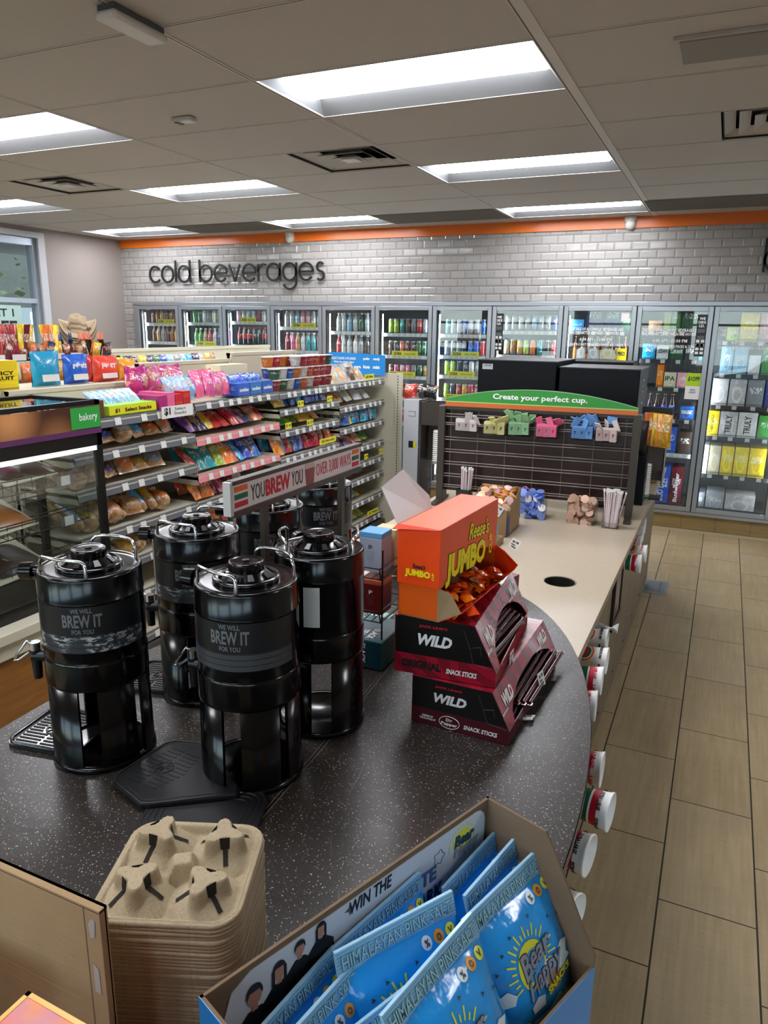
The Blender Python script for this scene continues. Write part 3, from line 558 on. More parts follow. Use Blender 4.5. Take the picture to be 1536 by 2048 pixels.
for k_ in (11, 12): CO[k_] = [(z_, G_, kd_, cl_, None) for z_, kd_, cl_ in ((1.76, 'can', 'silver,blue,white,silver,red,silver,blue,white'), (1.44, 'beer', 'amber,cream,amber,gold,amber,cream,amber,gold'), (1.12, 'can', 'gold,gold,red,white,navy,navy,silver,silver'), (.80, 'bottle', 'green,white,red,orange,amber,teal,white,pink'), (.48, 'can', 'black,silver,green,black,blue,silver,white,gold'))]
SH = {}
lipw = pm('white_shelf_lip', 'c2c4c4', .5); lipd = pm('dark_shelf_lip', '2f3134', .5)
tagm = MB().box(-.02, .02, -.0016, 0, -.017, .017).mesh('price_tag', M['liptag'])
def ptag(parent, loc, rz=0, s=1.0):
    o = bpy.data.objects.new('price_tag', tagm); COL.objects.link(o); o.parent = parent; o.location = loc; o.rotation_euler = (0, 0, rz); o.scale = (s, 1, s)
random.seed(3)
def fill_row(kind, cols, x0, x1, y, z, where, grp, axis='x', tilt=0.0, counted='from the window side', jit=.004, rot0=0.0, scale=1.0, step=None, noun=None, hs=1.0):
    nm, nn, cat = KN[kind]; me, pit = KM[kind]; pit = (step or pit * scale); n = len(cols)
    tot = pit * n; span = x1 - x0
    if tot > span: pit = span / n
    for i, c in enumerate(cols):
        c = c.strip()
        if cat in ('bread', 'pastry'): me = random.choice((bun_, loaf_, bag3_ if kind == 'roll' else bun_)); tilt = -random.uniform(.5, 1.15); hs = random.uniform(.8, 1.15)
        p = x0 + pit * (i + .5) + random.uniform(-jit, jit)
        sc_ = scale * (random.uniform(.86, 1.14) if cat == 'snack' else 1); loc = (p, y, z) if axis == 'x' else (y + (random.uniform(-.02, .012) if cat == 'snack' else 0), p, z)
        rz = rot0 + (random.uniform(-.28, .28) if kind in ('bag', 'long', 'small', 'bun', 'loaf', 'roll') else random.uniform(-3, 3))
        rx = tilt + (random.uniform(-.12, .12) if tilt else 0)
        o = place(me, nm, '%s %s, %s %s, %s' % (c, nn, ORD[i], counted, where.replace('pink tagged', 'pink').replace('soup cup bay', 'cup bay') if len(('%s %s, %s %s, %s' % (c, nn, ORD[i], counted, where)).split()) > 16 else where), cat, loc, (rx, 0, rz), grp, lin(CH[c]), (sc_, sc_, sc_*hs) if (sc_ != 1.0 or hs != 1) else None)
DEEP = {}
for k, rows in CO.items():
    a, b = DX[k] + .05, DX[k+1] - .05; xm = (a + b)/2
    px_mid = {11: 0, 12: 0, 0: 315, 1: 400, 2: 490, 3: 590, 4: 697, 5: 810, 6: 925, 7: 1055, 8: 1200, 9: 1350, 10: 1480}[k]
    for r, (py, lc, kind, cols, sale) in enumerate(rows):
        z = P(px_mid, py - 5, 'y', 4.585).z if k < 11 else py
        SH[(k, r)] = z
        mb = MB()
        for q in range(14): mb.box(a + .04 + (b-a-.08)*q/13 - .002, a + .04 + (b-a-.08)*q/13 + .002, 4.59, 5.25, z - .006, z - .002)
        mb.box(a, b, 4.585, 4.6, z - .036, z + .002, 1); mb.box(a, b, 4.6, 5.26, z - .012, z - .008, 2)
        sh = mb.build('cooler_shelf', [M['alu'], lipw if lc == W_ else lipd, pm('shelf_floor', '55585c' if lc == W_ else '1d1e20', .5)], cool, (0, -y0, 0))
        n = 9 if lc == W_ else 4
        for q in range(n): ptag(sh, (a + (b-a)*(q+.5)/n + random.uniform(-.01, .01), 4.5845, z - .017), 0, .8 if lc == W_ else 1.0)
        if sale:
            x = a + (b-a) * (sale[0] + sale[1]/2) + .03; yel(sh, x, z + .02, (b-a)*(sale[1] + .25), '2/$6', 4.583)
        if kind:
            fill_row(kind, cols.split(','), a + .03, b - .0, 4.65, z, '%s shelf, %s cooler door' % (ORD[r], DN[k]), 'drinks behind the %s cooler door' % DN[k])
            if r < 2 and k < 8:                     # a second row standing behind the first
                me, pit = KM[kind]; nn = KN[kind]; cl = cols.split(',')
                for i in range(len(cl)):
                    pp = min(pit, (b - a - .03) / len(cl)); c = cl[(i*3 + 1) % len(cl)].strip()
                    place(me, nn[0], '%s %s, back row place %d, %s shelf, %s cooler door' % (c, nn[1], i+1, ORD[r], DN[k]), nn[2], (a + .03 + pp*(i+.5), 4.735, z), (0, 0, i), 'drinks behind the %s cooler door' % DN[k], lin(CH[c]))
def bx(name, lab, cat, x, w, d, h, z, col, y=None, grp=None, mesh=None):
    y = 4.61 + d/2 if y is None else y
    t = thing(name, lab, cat, (x, y, z), 0, grp); o = bpy.data.objects.new('carton_body', mesh or box_); COL.objects.link(o); o.parent = t; o.scale = (w, d, h); o.color = lin(CH[col] if col in CH else col); return t
def pxx(px, py=750, y=4.61): return P(px, py, 'y', y).x
def cases(k, r, rows, z=None):
    """rows: (left px, right px, height px, colour, writing, vertical?, name, look)"""
    z = SH[(k, r)] if z is None else z
    for (pl, pr, hp, col, wr, vert, look) in rows:
        py = {8: 690, 9: 800, 10: 830}[k]; xl, xr = pxx(pl, py), pxx(pr, py); w = xr - xl - .004; h = hp / 196.0
        t = bx('drink_carton', look, 'carton', (xl+xr)/2, w, .26, h, z, col, grp='cartons behind the %s cooler door' % DN[k])
        ink = M['txt']
        if wr:
            s, ic = wr; im = {'w': M['wht'], 'k': M['txt'], 'r': M['red'], 'b': pm('blue_ink', '1d3f9a', .5)}[ic]
            if vert: text(s, h*.72, w*.36, t, (0, -.1312, h*.5), (Matrix.Rotation(pi/2, 4, 'X') @ Matrix.Rotation(pi/2*vert, 4, 'Z')).to_euler(), im, .02)
            else: text(s, w*.8, min(h*.3, .06), t, (0, -.1312, h*.6), FR, im, .02)
cases(8, 0, [(1137, 1165, 22, 'sky blue', None, 0, 'small sky blue carton at the window end of the ninth door top shelf'), (1166, 1203, 50, 'dark blue', None, 0, 'tall dark blue carton on the ninth door top shelf'), (1204, 1238, 50, 'dark blue', None, 0, 'second tall dark blue carton beside the green one, ninth door'), (1239, 1263, 34, 'dark green', None, 0, 'dark green carton under a white card behind the ninth door')])
for n, (pl, pr, c) in enumerate([(1150, 1167, 'white'), (1172, 1195, 'white'), (1196, 1226, 'cream')]):
    xl, xr = pxx(pl), pxx(pr); o = place(six_, 'six_pack_carrier', 'white gabled bottle carrier, %s from the window side behind the ninth door' % ORD[n], 'carton', ((xl+xr)/2, 4.64, SH[(8, 1)] + .002), (0, 0, 0), 'white bottle carriers', lin(CH[c]), ((xr-xl)/.2, .6, .78))
cases(8, 1, [(1168, 1203, 13, 'orange', None, 0, 'low orange tray of beer on the ninth door second shelf'), (1204, 1234, 13, 'silver', None, 0, 'low silver and orange tray of beer, ninth door second shelf'), (1235, 1254, 24, 'yellow', ('PRICE', 'k'), 0, 'bright yellow price carton on the ninth door second shelf')])
cases(9, 0, [(1282, 1309, 19, 'peach', None, 0, 'low peach and orange carton, tenth door top shelf'), (1311, 1325, 47, 'lime green', None, 0, 'narrow lime green carton, tenth door top shelf'), (1326, 1345, 47, 'green', None, 0, 'bright green carton beside the lime one, tenth door'), (1346, 1382, 47, 'dark green', None, 0, 'wide dark green carton, tenth door top shelf'), (1383, 1408, 40, 'navy', None, 0, 'navy carton behind the black age check sticker')])
cases(9, 1, [(1275, 1301, 28, 'sky blue', None, 0, 'sky blue carton with an orange badge, tenth door second shelf'), (1303, 1327, 26, 'white', ('LESIAN', 'k'), 0, 'white and green carton, tenth door second shelf'), (1328, 1357, 26, 'dark green', ('Lakend', 'w'), 0, 'dark green carton with script writing, tenth door second shelf'), (1358, 1385, 28, 'black', ('IPA', 'w'), 0, 'black carton marked IPA, tenth door second shelf'), (1387, 1408, 26, 'teal', None, 0, 'teal carton at the end of the tenth door second shelf')])
cases(9, 2, [(1308, 1322, 42, 'orange', None, 0, 'tall orange carton, tenth door third shelf'), (1323, 1348, 28, 'cream', ('IPA', 'k'), 0, 'cream carrier with large black IPA lettering, tenth door third shelf'), (1349, 1372, 28, 'pale pink', None, 0, 'pale pink carrier beside the cream IPA one')])
cases(9, 3, [(1362, 1391, 24, 'blue', ('BUD LIGHT', 'w'), 0, 'blue bottle carrier on the tenth door fourth shelf')])
cases(9, 4, [(1332, 1362, 50, 'blue', ('BUD LIGHT', 'w'), 1, 'upright blue beer case on the white wire shelf, tenth door'), (1366, 1392, 42, 'dark brown', None, 0, 'dark brown case beside the upright blue case, tenth door')])
cases(9, 0, [(1322, 1358, 78, 'blue', ('BUD LIGHT', 'w'), 1, 'large blue beer case on the floor of the tenth cooler door'), (1359, 1384, 78, 'maroon', ('Budweiser', 'w'), 1, 'maroon beer case on the floor of the tenth cooler door')], z=.2)
cases(10, 0, [(1433, 1457, 24, 'lime green', None, 0, 'small lime green carton with a can picture, eleventh door'), (1458, 1494, 49, 'yellow', None, 0, 'tall yellow carton, eleventh door top shelf'), (1496, 1540, 49, 'pale pink', None, 0, 'tall pale pink carton, eleventh door top shelf'), (1541, 1575, 30, 'pink', None, 0, 'pink carton beyond the pale pink one, eleventh door')])
cases(10, 1, [(1427, 1452, 48, 'light blue', None, 0, 'white and blue carton with a yellow sun, window end, eleventh door'), (1453, 1481, 48, 'light blue', None, 0, 'white and blue carton with a yellow sun beside its twin'), (1483, 1507, 34, 'white', None, 0, 'short white carton with grey drawing, eleventh door second shelf'), (1509, 1550, 48, 'green', None, 0, 'green and gold carton, eleventh door second shelf')])
cases(10, 2, [(1418, 1450, 48, 'white', None, 0, 'white carton with a grey ring, window end, eleventh door third shelf'), (1452, 1486, 48, 'white', None, 0, 'white carton with a grey ring and orange edge, eleventh door'), (1488, 1522, 48, 'grey', None, 0, 'grey carton with a ring, eleventh door third shelf'), (1524, 1560, 48, 'dark blue', None, 0, 'dark blue carton, eleventh door third shelf')])
cases(10, 3, [(1412, 1440, 46, 'yellow', ('Topo Chico', 'k'), 1, 'yellow upright case with black script lettering, eleventh door'), (1441, 1477, 46, 'white', ('TRULY', 'k'), 1, 'white upright case with fruit pictures beside the yellow case'), (1478, 1517, 46, 'white', ('TRULY', 'k'), 1, 'white upright case with red fruit pictures, farther one'), (1519, 1560, 42, 'green', None, 0, 'green case at the end of the eleventh door fourth shelf')])
cases(10, 4, [(1402, 1427, 54, 'white', None, 0, 'white case with rainbow panel, window end, eleventh door fifth shelf'), (1428, 1452, 54, 'cream', None, 0, 'cream case with red and green panel, eleventh door fifth shelf'), (1453, 1479, 54, 'yellow', None, 0, 'bright yellow case, first of three, eleventh door'), (1480, 1509, 54, 'yellow', None, 0, 'bright yellow case, middle of three, eleventh door'), (1510, 1545, 54, 'yellow', None, 0, 'bright yellow case, last of three, eleventh door')])
cases(10, 0, [(1400, 1430, 34, 'grey', None, 0, 'grey shrink wrapped case on the eleventh door floor'), (1432, 1470, 38, 'silver', None, 0, 'silver and purple case on the eleventh door floor'), (1472, 1535, 36, 'white', None, 0, 'wide white and red case on the eleventh door floor')], z=.2)
# printed notices on the door glass
def notice(k, w=.50):
    xm = (DX[k] + DX[k+1])/2 - .02; d = doors[k]
    for s, z, ww, hh in (('THE SALE OF ALCOHOLIC BEVERAGES ARE', 1.89, w, .03), ('ONLY PERMITTED BETWEEN THE HOURS OF', 1.855, w, .03), ('6:00 AM - 11:00 PM', 1.795, w*.6, .032), ('PLEASE DO NOT SEPARATE 6 PACKS & 12 PACKS', 1.745, w*1.05, .026)):
        text(s, ww, hh, d, (xm, 4.469, z), FR, M['wht'], .015, res=1)
for k in (8, 9, 10): notice(k)
def idcard(x, z0, z1):
    h = z1 - z0; t = thing('window_sticker', 'black age check sticker on the %s cooler door glass' % ('eighth' if x < -1 else 'tenth'), 'sticker', (x, 4.4685, z0)); MB().box(-.042, .042, -.001, 0, 0, h).build('sheet', M['blackp'], t)
    for q, s in enumerate(('WE', 'CHECK', 'I.D.')): text(s, (.05, .068, .045)[q], .024, t, (0, -.0012, h - .035 - q*.032), FR, M['wht'], .03)
    for q in range(3): MB().box(-.03, .03, -.0016, -.001, h - .16 - q*.06, h - .125 - q*.06).build('card_picture', M['gy'], t)
    for q in range(4):
        for s in (-1, 1): MB().box(s*.02 - .014, s*.02 + .014, -.0016, -.001, .02 + q*.035, .043 + q*.035).build('date_box', M['paper'], t)
idcard(-1.36, 1.66, 2.03); idcard(.53, 1.66, 2.03)
t = thing('price_poster', 'green and white dollar off poster on the tenth cooler door', 'poster', (pxx(1388, 765), 4.467, 1.27)); MB().box(-.065, .065, -.001, 0, .12, .24).build('top_panel', pm('lime_print', 'a8d020', .5), t); MB().box(-.065, .065, -.001, 0, 0, .12).build('bottom_panel', M['paper'], t)
text('$1OFF', .1, .045, t, (0, -.0012, .185), FR, M['txt'], .03); text('BUD\nLIGHT', .06, .04, t, (0, -.0012, .075), FR, pm('blue_ink', '1d3f9a', .5), .03)
t = thing('notice_card', 'white notice hung on the seventh cooler door frame', 'sign', (P(877, 805, 'y', 4.45).x, 4.449, 1.05)); MB().prism([(-.055, -.08), (.055, -.08), (.055, .06), (.03, .08), (-.03, .08), (-.055, .06)], -.002, 0, 'y').build('card', M['paper'], t)
text('DRINK\nDEAL', .08, .06, t, (0, -.0025, 0), FR, M['gy'], .02)
t = thing('notice_card', 'white card stuck in the top corner of the ninth cooler door', 'sign', (P(1251, 623, 'y', 4.45).x, 4.467, 1.965)); MB().box(-.035, .035, -.001, 0, 0, .085).build('card', M['paper'], t)

# ================================================================== snack gondola
GX = -2.0
SEC = [(-.43, .47, 'bun section beside the bakery case'), (.47, 1.37, 'pink tagged section'), (1.37, 2.25, 'soup cup section'), (2.25, 3.11, 'end section by the tall white box')]
SN = ['bun', 'pink tagged', 'soup cup', 'end']
# shelves: z, lip colour, [ (kind, colours, tilt, scale) ]
GS = [
 [(1.425, 'grey', None), (1.262, 'grey', ('bun', 'brown,brown,blue,white,sky blue,orange,orange', 0.9, 1.0)), (1.082, 'grey', ('bun', 'brown,tan,purple,orange,gold,grey', .9, 1.0)), (.85, 'grey', ('roll', 'light blue,yellow,tan,peach,cream,tan,sky blue,gold,orange', .9, 1.0)), (.66, 'grey', ('bun', 'cream,tan,cream,gold,tan', .5, .9)), (.46, 'grey', ('bag', 'grey,yellow,blue,grey,red', .7, 1.0)), (.2, 'grey', ('bag', 'brown,red,blue,orange', .7, 1.1))],
 [(1.44, 'grey', None), (1.233, 'pink', ('long', 'purple,navy,gold,red,red,red,purple,navy,peach,red', 1.0, 1.0)), (1.012, 'pink', ('long', 'red,teal,teal,lime green,orange,orange,sky blue,blue,blue', .8, 1.0)), (.84, 'grey', ('bag', 'orange,orange,dark red,magenta,maroon,silver', .7, 1.0)), (.64, 'grey', ('bag', 'red,blue,orange,red,gold', .7, 1.1)), (.44, 'grey', ('bag', 'blue,red,yellow,green', .7, 1.1)), (.2, 'grey', ('bag', 'brown,red,orange', .7, 1.1))],
 [(1.435, 'grey', None), (1.315, 'grey', ('small', 'yellow,yellow,blue,blue,blue,sky blue,blue,blue,blue,blue,blue', .5, 1.1)), (1.163, 'grey', ('bag', 'green,green,lime green,green,gold,yellow,gold,peach', 1.0, .9)), (.972, 'grey', ('bag', 'orange,sky blue,red,blue,blue,red,red,red,red,orange', .5, 1.05)), (.78, 'grey', ('bag', 'purple,orange,green,pink,teal', .7, 1.0)), (.6, 'grey', ('bag', 'blue,yellow,red,green', .7, 1.0)), (.4, 'grey', ('small', 'red,gold,blue,green', .6, 1.3)), (.2, 'grey', ('small', 'red,gold,brown', .6, 1.3))],
 [(1.436, 'grey', ('bag', 'tan,silver,peach,silver,brown,white,tan,silver', .55, .8)), (1.25, 'grey', ('bag', 'orange,tan,silver,cream,silver,white,silver', .9, 1.0)), (1.072, 'grey', ('small', 'navy,navy,blue,yellow,sky blue,blue,sky blue,sky blue,light blue,sky blue', .3, 1.35)), (.885, 'grey', ('bag', 'magenta,purple,purple,orange,pale pink,peach,green,green', 1.0, .9)), (.74, 'grey', ('small', 'grey,silver,cream,silver,tan,cream,silver', .9, 1.3)), (.60, 'grey', ('small', 'black,grey,green,red,brown,purple,grey', .9, 1.3)), (.405, 'grey', ('bag', 'cream,tan,light blue,cream,sky blue,gold', 1.1, .9)), (.21, 'grey', ('small', 'red,black,yellow,brown,green,gold,lime green', 1.0, 1.3))],
]
lips = {'grey': M['lipgrey'], 'pink': M['lippink']}
random.seed(11)
for si, (a, b, sn) in enumerate(SEC):
    g = thing('gondola_shelving', 'cream shelving bay with grey lips, %s' % sn, 'shelving', (-2.42, (a+b)/2, 0), 0, 'snack shelving bays'); L = (b - a)/2 - .004
    def lb(name, mats, fn, par=g, **k): mb = MB(); fn(mb); return mb.build(name, mats, par, **k)
    top = [1.55, 1.65, 1.69, 1.47][si]
    lb('back_panel', M['cream'], lambda q: q.box(-.012, .012, -L, L, .1, top))
    lb('top_rail', M['cream'], lambda q: q.box(-.02, .02, -L, L, top - .02, top + .004), bevel=.003)
    lb('kick_plate', pm('kick_plate_dark', '4a4844', .5), lambda q: q.box(.0, .44, -L, L, 0, .14))
    for s in (-1, 1):
        def up(q):
            q.box(-.025, .025, min(s*L, s*(L - .016)), max(s*L, s*(L - .016)), .0, top)
        lb('upright', M['cream'], up)
    for r, (z, lc, row) in enumerate(GS[si]):
        d0, d1 = .02, GX + 2.42 - .004
        sh = lb('shelf', [M['cream'], lips[lc]], lambda q: (q.box(d0, d1, -L, L, z - .03, z - .012), q.prism([(d1 - .002, z - .047), (d1 + .006, z - .047), (d1 - .004, z), (d1 - .012, z)], -L, L, 'y', 1), q.box(d0, d1, -L, -L + .003, z - .06, z + .0), q.box(d0, d1, L - .003, L, z - .06, z)))
        n = [5, 7, 8, 7][si]; ys = [(-L + .05) + (2*L - .1) * (q + .5 + random.uniform(-.25, .25)) / n for q in range(n)]
        for y_ in ys:
            o = bpy.data.objects.new('price_tag', tagm); COL.objects.link(o); o.parent = sh; o.location = (d1 + .0035, y_, z - .024); o.rotation_euler = (-R(12), 0, pi/2); o.scale = (1.05, 1, 1.1)
        if row:
            kind, cols, tilt, sc = row; cols = cols.split(',')
            dep = {'bun': .045, 'loaf': .05, 'roll': .05}.get(kind, .02)
            lean = KM[kind][0]
            zoff = .018 + (.02 if tilt > .8 else .0)
            fill_row(kind, cols, a + .02, b - .02, GX - .06, z + zoff - .008, '%s shelf of the %s bay' % (ORD[r], SN[si]), 'snacks in the %s bay' % SN[si], 'y', -tilt, 'from the bakery end', .006, pi/2, sc)
        if row and r <= 4 or (si == 3 and row):            # a second layer lying behind
            kind, cols, tilt, sc = row; cl = cols.split(',')
            for q in range(len(cl)):
                c = cl[(q*2 + 1) % len(cl)].strip(); me, pit = KM[kind]; stp = min(pit*sc, (b-a-.04)/len(cl))
                place(me, KN[kind][0], '%s %s, back layer place %d, %s shelf, %s bay' % (c, KN[kind][1], q+1, ORD[r], SN[si]), KN[kind][2], (GX - .15 - .02*sc, a + .02 + stp*(q+.5), z + .03), (-tilt*.7, 0, pi/2 + random.uniform(-.2, .2)), 'snacks in the %s bay' % SN[si], lin(CH[c]), (sc, sc, sc))
def card(parent, y_, z, w, s, col=None):
    o = MB().box(0, .002, -w/2, w/2, -.022, .022).build('sale_card', col or M['ltag'], parent, (GX + .012, y_, z)); text(s, w*.8, .022, o, (.0022, 0, 0), RT, M['txt'], .02); return o
def salecard(Y, z, w, s, lab): t = thing('sale_card', lab, 'sign', (GX + .016, Y, z)); MB().box(0, .002, -w/2, w/2, -.022, .022).build('card', M['ltag'], t); text(s, w*.8, .024, t, (.0022, 0, 0), RT, M['txt'], .02)
salecard(2.05, 1.34, .08, '$1.79', 'yellow price card on the soup cup bay second shelf by the end bay'); salecard(1.62, 1.34, .08, '$1.79', 'yellow price card below the soup cups nearer the bakery'); salecard(1.75, 1.19, .09, '$1.59', 'yellow price card in front of the green snack bags')
salecard(1.45, 1.2, .08, '$1.49', 'yellow price card at the bakery end of the green bags'); salecard(2.02, 1.02, .26, '2/$3 Select candy', 'long yellow card under the cluster of red bags'); salecard(2.75, 1.47, .18, '2/$5 Select', 'yellow card on the top shelf of the end bay')
salecard(2.7, .79, .07, '$1.99', 'round yellow price card low on the end bay, bakery side'); salecard(3.0, .79, .07, '$1.99', 'round yellow price card low on the end bay, far side'); salecard(2.85, .26, .22, '$1 Value', 'yellow card on the lowest shelf of the end bay')
# end wing panel and its slotted upright
t = thing('end_panel', 'cream end panel with slotted upright closing the snack shelving', 'shelving', (-2.1, 3.15, 0))
MB().box(-.32, .22, 0, .03, .02, 1.48).build('panel', M['cream'], t); MB().box(.19, .245, -.012, .035, .02, 1.485).build('upright', M['cream'], t)
mb = MB()
for q in range(56): mb.box(.212, .219, -.0135, -.012, .05 + q*.0254, .065 + q*.0254)
mb.build('slots', M['txt'], t); MB().box(-.32, .19, -.006, 0, .86, .875).build('seam_strip', M['cream'], t)
# top shelf goods of the first three bays
def carton_thing(name, lab, cat, loc, dim, col, rz=0, wr=None, grp=None, side=RT, ink=None, h=.3):
    t = thing(name, lab, cat, loc, rz, grp); o = bpy.data.objects.new('carton_body', box_); COL.objects.link(o); o.parent = t; o.scale = dim; o.color = lin(CH.get(col, col))
    if wr: text(wr, (dim[1] if side is RT else dim[0])*.75, dim[2]*h, t, (dim[0]/2 + .0008, 0, dim[2]/2) if side is RT else (0, -dim[1]/2 - .0008, dim[2]/2), side, ink or M['wht'], .03)
    return t
Z1 = 1.427
carton_thing('candy_tray', 'brown chocolate display tray next to the bakery case', 'snack box', (-2.1, -.32, Z1), (.16, .24, .085), 'brown', 0, 'CHOCOLATE')
carton_thing('candy_tray', 'green and yellow dollar deal display tray on the bun bay', 'snack box', (-2.1, -.0, Z1), (.16, .34, .05), 'lime green')
MB().box(0, .002, -.17, .17, 0, .04).build('price_strip', M['ltag'], bpy.data.objects['candy_tray.001'], (.081, 0, .004)); text('$1   Select Snacks', .26, .022, bpy.data.objects['candy_tray.001'], (.0845, 0, .024), RT, M['txt'], .02)
for q in range(7): place(small_, 'snack_bag', 'light blue packet, %s in the green deal tray' % ORD[q], 'snack', (-2.09, -.14 + q*.045, Z1 + .03), (-.9, 0, pi/2), 'light blue packets in the deal tray', lin(CH['light blue']), (.9, 1, 1.5))
for q, c in enumerate(('purple', 'pink', 'red', 'red')): carton_thing('snack_box', '%s snack carton, %s past the green deal tray' % (c, ORD[q]), 'snack box', (-2.11, .215 + q*.067, Z1), (.2, .062, .075 + .012*(q % 2)), ['magenta', 'pink', 'red', 'red'][q], 0, None, 'pink and red snack cartons')
t = thing('sale_card', 'white one dollar card under the pink cartons', 'sign', (GX + .016, .3, 1.415)); MB().box(0, .002, -.13, .13, -.035, .03).build('card', M['paper'], t); text('$1', .05, .045, t, (.0022, -.085, 0), RT, M['txt'], .04); text('Select\nSnacks', .1, .04, t, (.0022, .02, 0), RT, M['gy'], .01)
random.seed(8)
pk = [(.13, 'magenta'), (.21, 'magenta'), (.3, 'pink'), (.38, 'magenta'), (.46, 'pink'), (.54, 'magenta')]
for q, (y_, c) in enumerate(pk): place(bag_, 'snack_bag', '%s candy bag, %s at the back of the bun bay top' % (c, ORD[q]), 'snack', (-2.28, y_ + .16, Z1 + .06), (-.2 + random.uniform(-.2, .2), random.uniform(-.3, .3), pi/2 + random.uniform(-.3, .3)), 'pink bags at the back', lin(CH[c]), (1.3, 1.6, 1.05))
for q in range(5): place(bag_, 'snack_bag', 'light blue candy bag, %s from the bakery on the pink tagged bay top' % ORD[q], 'snack', (-2.08, .38 + q*.045, Z1 + .03), (-.35, random.uniform(-.2, .2), pi/2 + random.uniform(-.3, .3)), 'light blue bags', lin('9cc4ec'), (.9, 1.3, .95))
for q in range(7): place(bag_, 'snack_bag', 'pink candy bag, %s from the bakery on the pink tagged bay top' % ORD[q], 'snack', (-2.07 - .05*(q % 2), .62 + q*.042, Z1 + .03 + .015*(q % 2)), (-.3, random.uniform(-.2, .2), pi/2 + random.uniform(-.3, .3)), 'pink bags', lin('dd5f96'), (.9, 1.3, 1.0))
for q in range(3): carton_thing('snack_box', 'blue cookie display carton, %s beside the pink bags' % ORD[q], 'snack box', (-2.1, .98 + q*.135, Z1 + .015), (.17, .128, .08), 'blue', 0, 'cookies' , 'blue cookie cartons')
for q in range(8): place(small_, 'snack_bag', 'blue cookie packet, %s in the blue display cartons' % ORD[q], 'snack', (-2.08, .95 + q*.045, Z1 + .09), (-.7, random.uniform(-.3, .3), pi/2), 'blue cookie packets', lin('1f62c4'), (.9, 1, .8))
carton_thing('snack_box', 'tall white and brown open carton behind the blue cookie cartons', 'snack box', (-2.27, 1.15, Z1 + .0), (.12, .3, .2), 'cream')
n = 0; random.seed(21)
for col in range(9):
    for lay in range(3 if col > 2 else 2):
        c = ['red', 'dark green', 'white', 'blue', 'orange', 'white', 'red', 'red', 'red'][(col + lay) % 9]
        place(cup_, 'soup_cup', '%s soup cup, %s stack from the bakery end, %s layer up' % (c, ORD[col], ORD[lay]), 'cup', (-2.08, 1.43 + col*.0935, Z1 + .012 + lay*.0775), (0, 0, random.uniform(0, 6)), 'stacked soup cups', lin(CH[c]))
for col in range(8):
    for lay in range(3):
        c = ['red', 'blue', 'orange', 'white'][(col*2 + lay) % 4]
        place(cup_, 'soup_cup', '%s soup cup, back row, %s stack, %s layer up' % (c, ORD[col], ORD[lay]), 'cup', (-2.18, 1.5 + col*.0935, Z1 + .012 + lay*.0775), (0, 0, random.uniform(0, 6)), 'stacked soup cups', lin(CH[c]))
# blue topper sign at the far end
t = thing('topper_sign', 'blue topper sign with white writing over the end of the snack shelves', 'sign', (-2.42, 2.9, 1.45), .0)
pa, pb = P(650, 703, 'y', 3.12), P(770, 745, 'y', 3.12)
sw = pb.x - pa.x; t.location = (pa.x, 3.12, 1.46)
MB().prism([(0, .02), (.02, .18), (.06, .195), (sw, .18), (sw, .0), (0, .0)], 0, .004, 'y').build('board', pm('bright_blue_board', '1f86d2', .35), t)
for q, s in enumerate(('SELECT FLAVOR 12 PK DRINKS', 'When buy Single Select', 'Second Item')): text(s, sw*(.4, .34, .22)[q], .022, t, (sw*.32, -.0008, .14 - q*.034), FR, M['wht'], .02, name='lettering')
for q, (x, z) in enumerate(((.7, .14), (.86, .14), (.7, .07), (.86, .07), (.55, .06))): text(('polar', 'ready', 'ice', 'mist', 'pure')[q], sw*.11, .03, t, (sw*x, -.0008, z), FR, M['wht'], .04)
# tall white box display with dark printed side
p0 = P(838, 800, 'y', 3.05); p1 = P(808, 800, 'y', 3.05); z1 = 1.265
t = thing('box_display', 'tall white carton display with a black patterned side and chip bags on top', 'display stand', (p0.x, 3.05, 0), 0)
wdt = p0.x - p1.x
MB().box(-wdt, 0, 0, .34, 0, z1).build('column', pm('white_carton', 'c6c9cf', .5), t)
side = NT('black_printed_side'); vc = side.n('TexVoronoi'); vc.feature = 'DISTANCE_TO_EDGE'; vc.inputs['Scale'].default_value = 9; side.l(side.co(), vc.inputs['Vector']); v2 = side.n('TexVoronoi'); v2.inputs['Scale'].default_value = 9; side.l(side.co(), v2.inputs['Vector'])
rg = side.math('MULTIPLY', side.ramp(side.math('ABSOLUTE', side.math('SUBTRACT', v2.outputs['Distance'], .34)), .05, .02), .5); side.pbr(side.mix(rg, lin('15181b'), lin('8a9294')), .4)
MB().box(0, .006, .002, .338, 0, z1).build('side_print', side.m, t)
MB().box(-.09, -.02, -.003, 0, .84, .90).build('window_cutout', M['txt'], t); MB().box(-.045, -.02, -.004, -.0028, .84, .90).build('label_sticker', M['ltag'], t); MB().box(-.05, -.015, -.003, 0, .3, .36).build('window_cutout', M['txt'], t)
mb = MB(); mb.box(-.1, -.03, -.002, 0, 1.12, 1.124); mb.box(-.1, -.03, -.002, 0, 1.16, 1.164); mb.box(-.034, -.03, -.002, 0, 1.12, 1.164); mb.build('handle_slot', M['gy'], t)
for q, (dx, c, lab) in enumerate(((-.13, 'red', 'red and orange'), (-.04, 'black', 'black and orange'), (.04, 'black', 'black'))): place(bag_, 'snack_bag', '%s glossy bag lying on the tall white display' % lab, 'snack', (p0.x + dx, 3.15 + .02*q, z1 + .005), (-.5, random.uniform(-.2, .2), random.uniform(-.3, .3)), None, lin(CH[c]), (1.2, 2.2, .9))

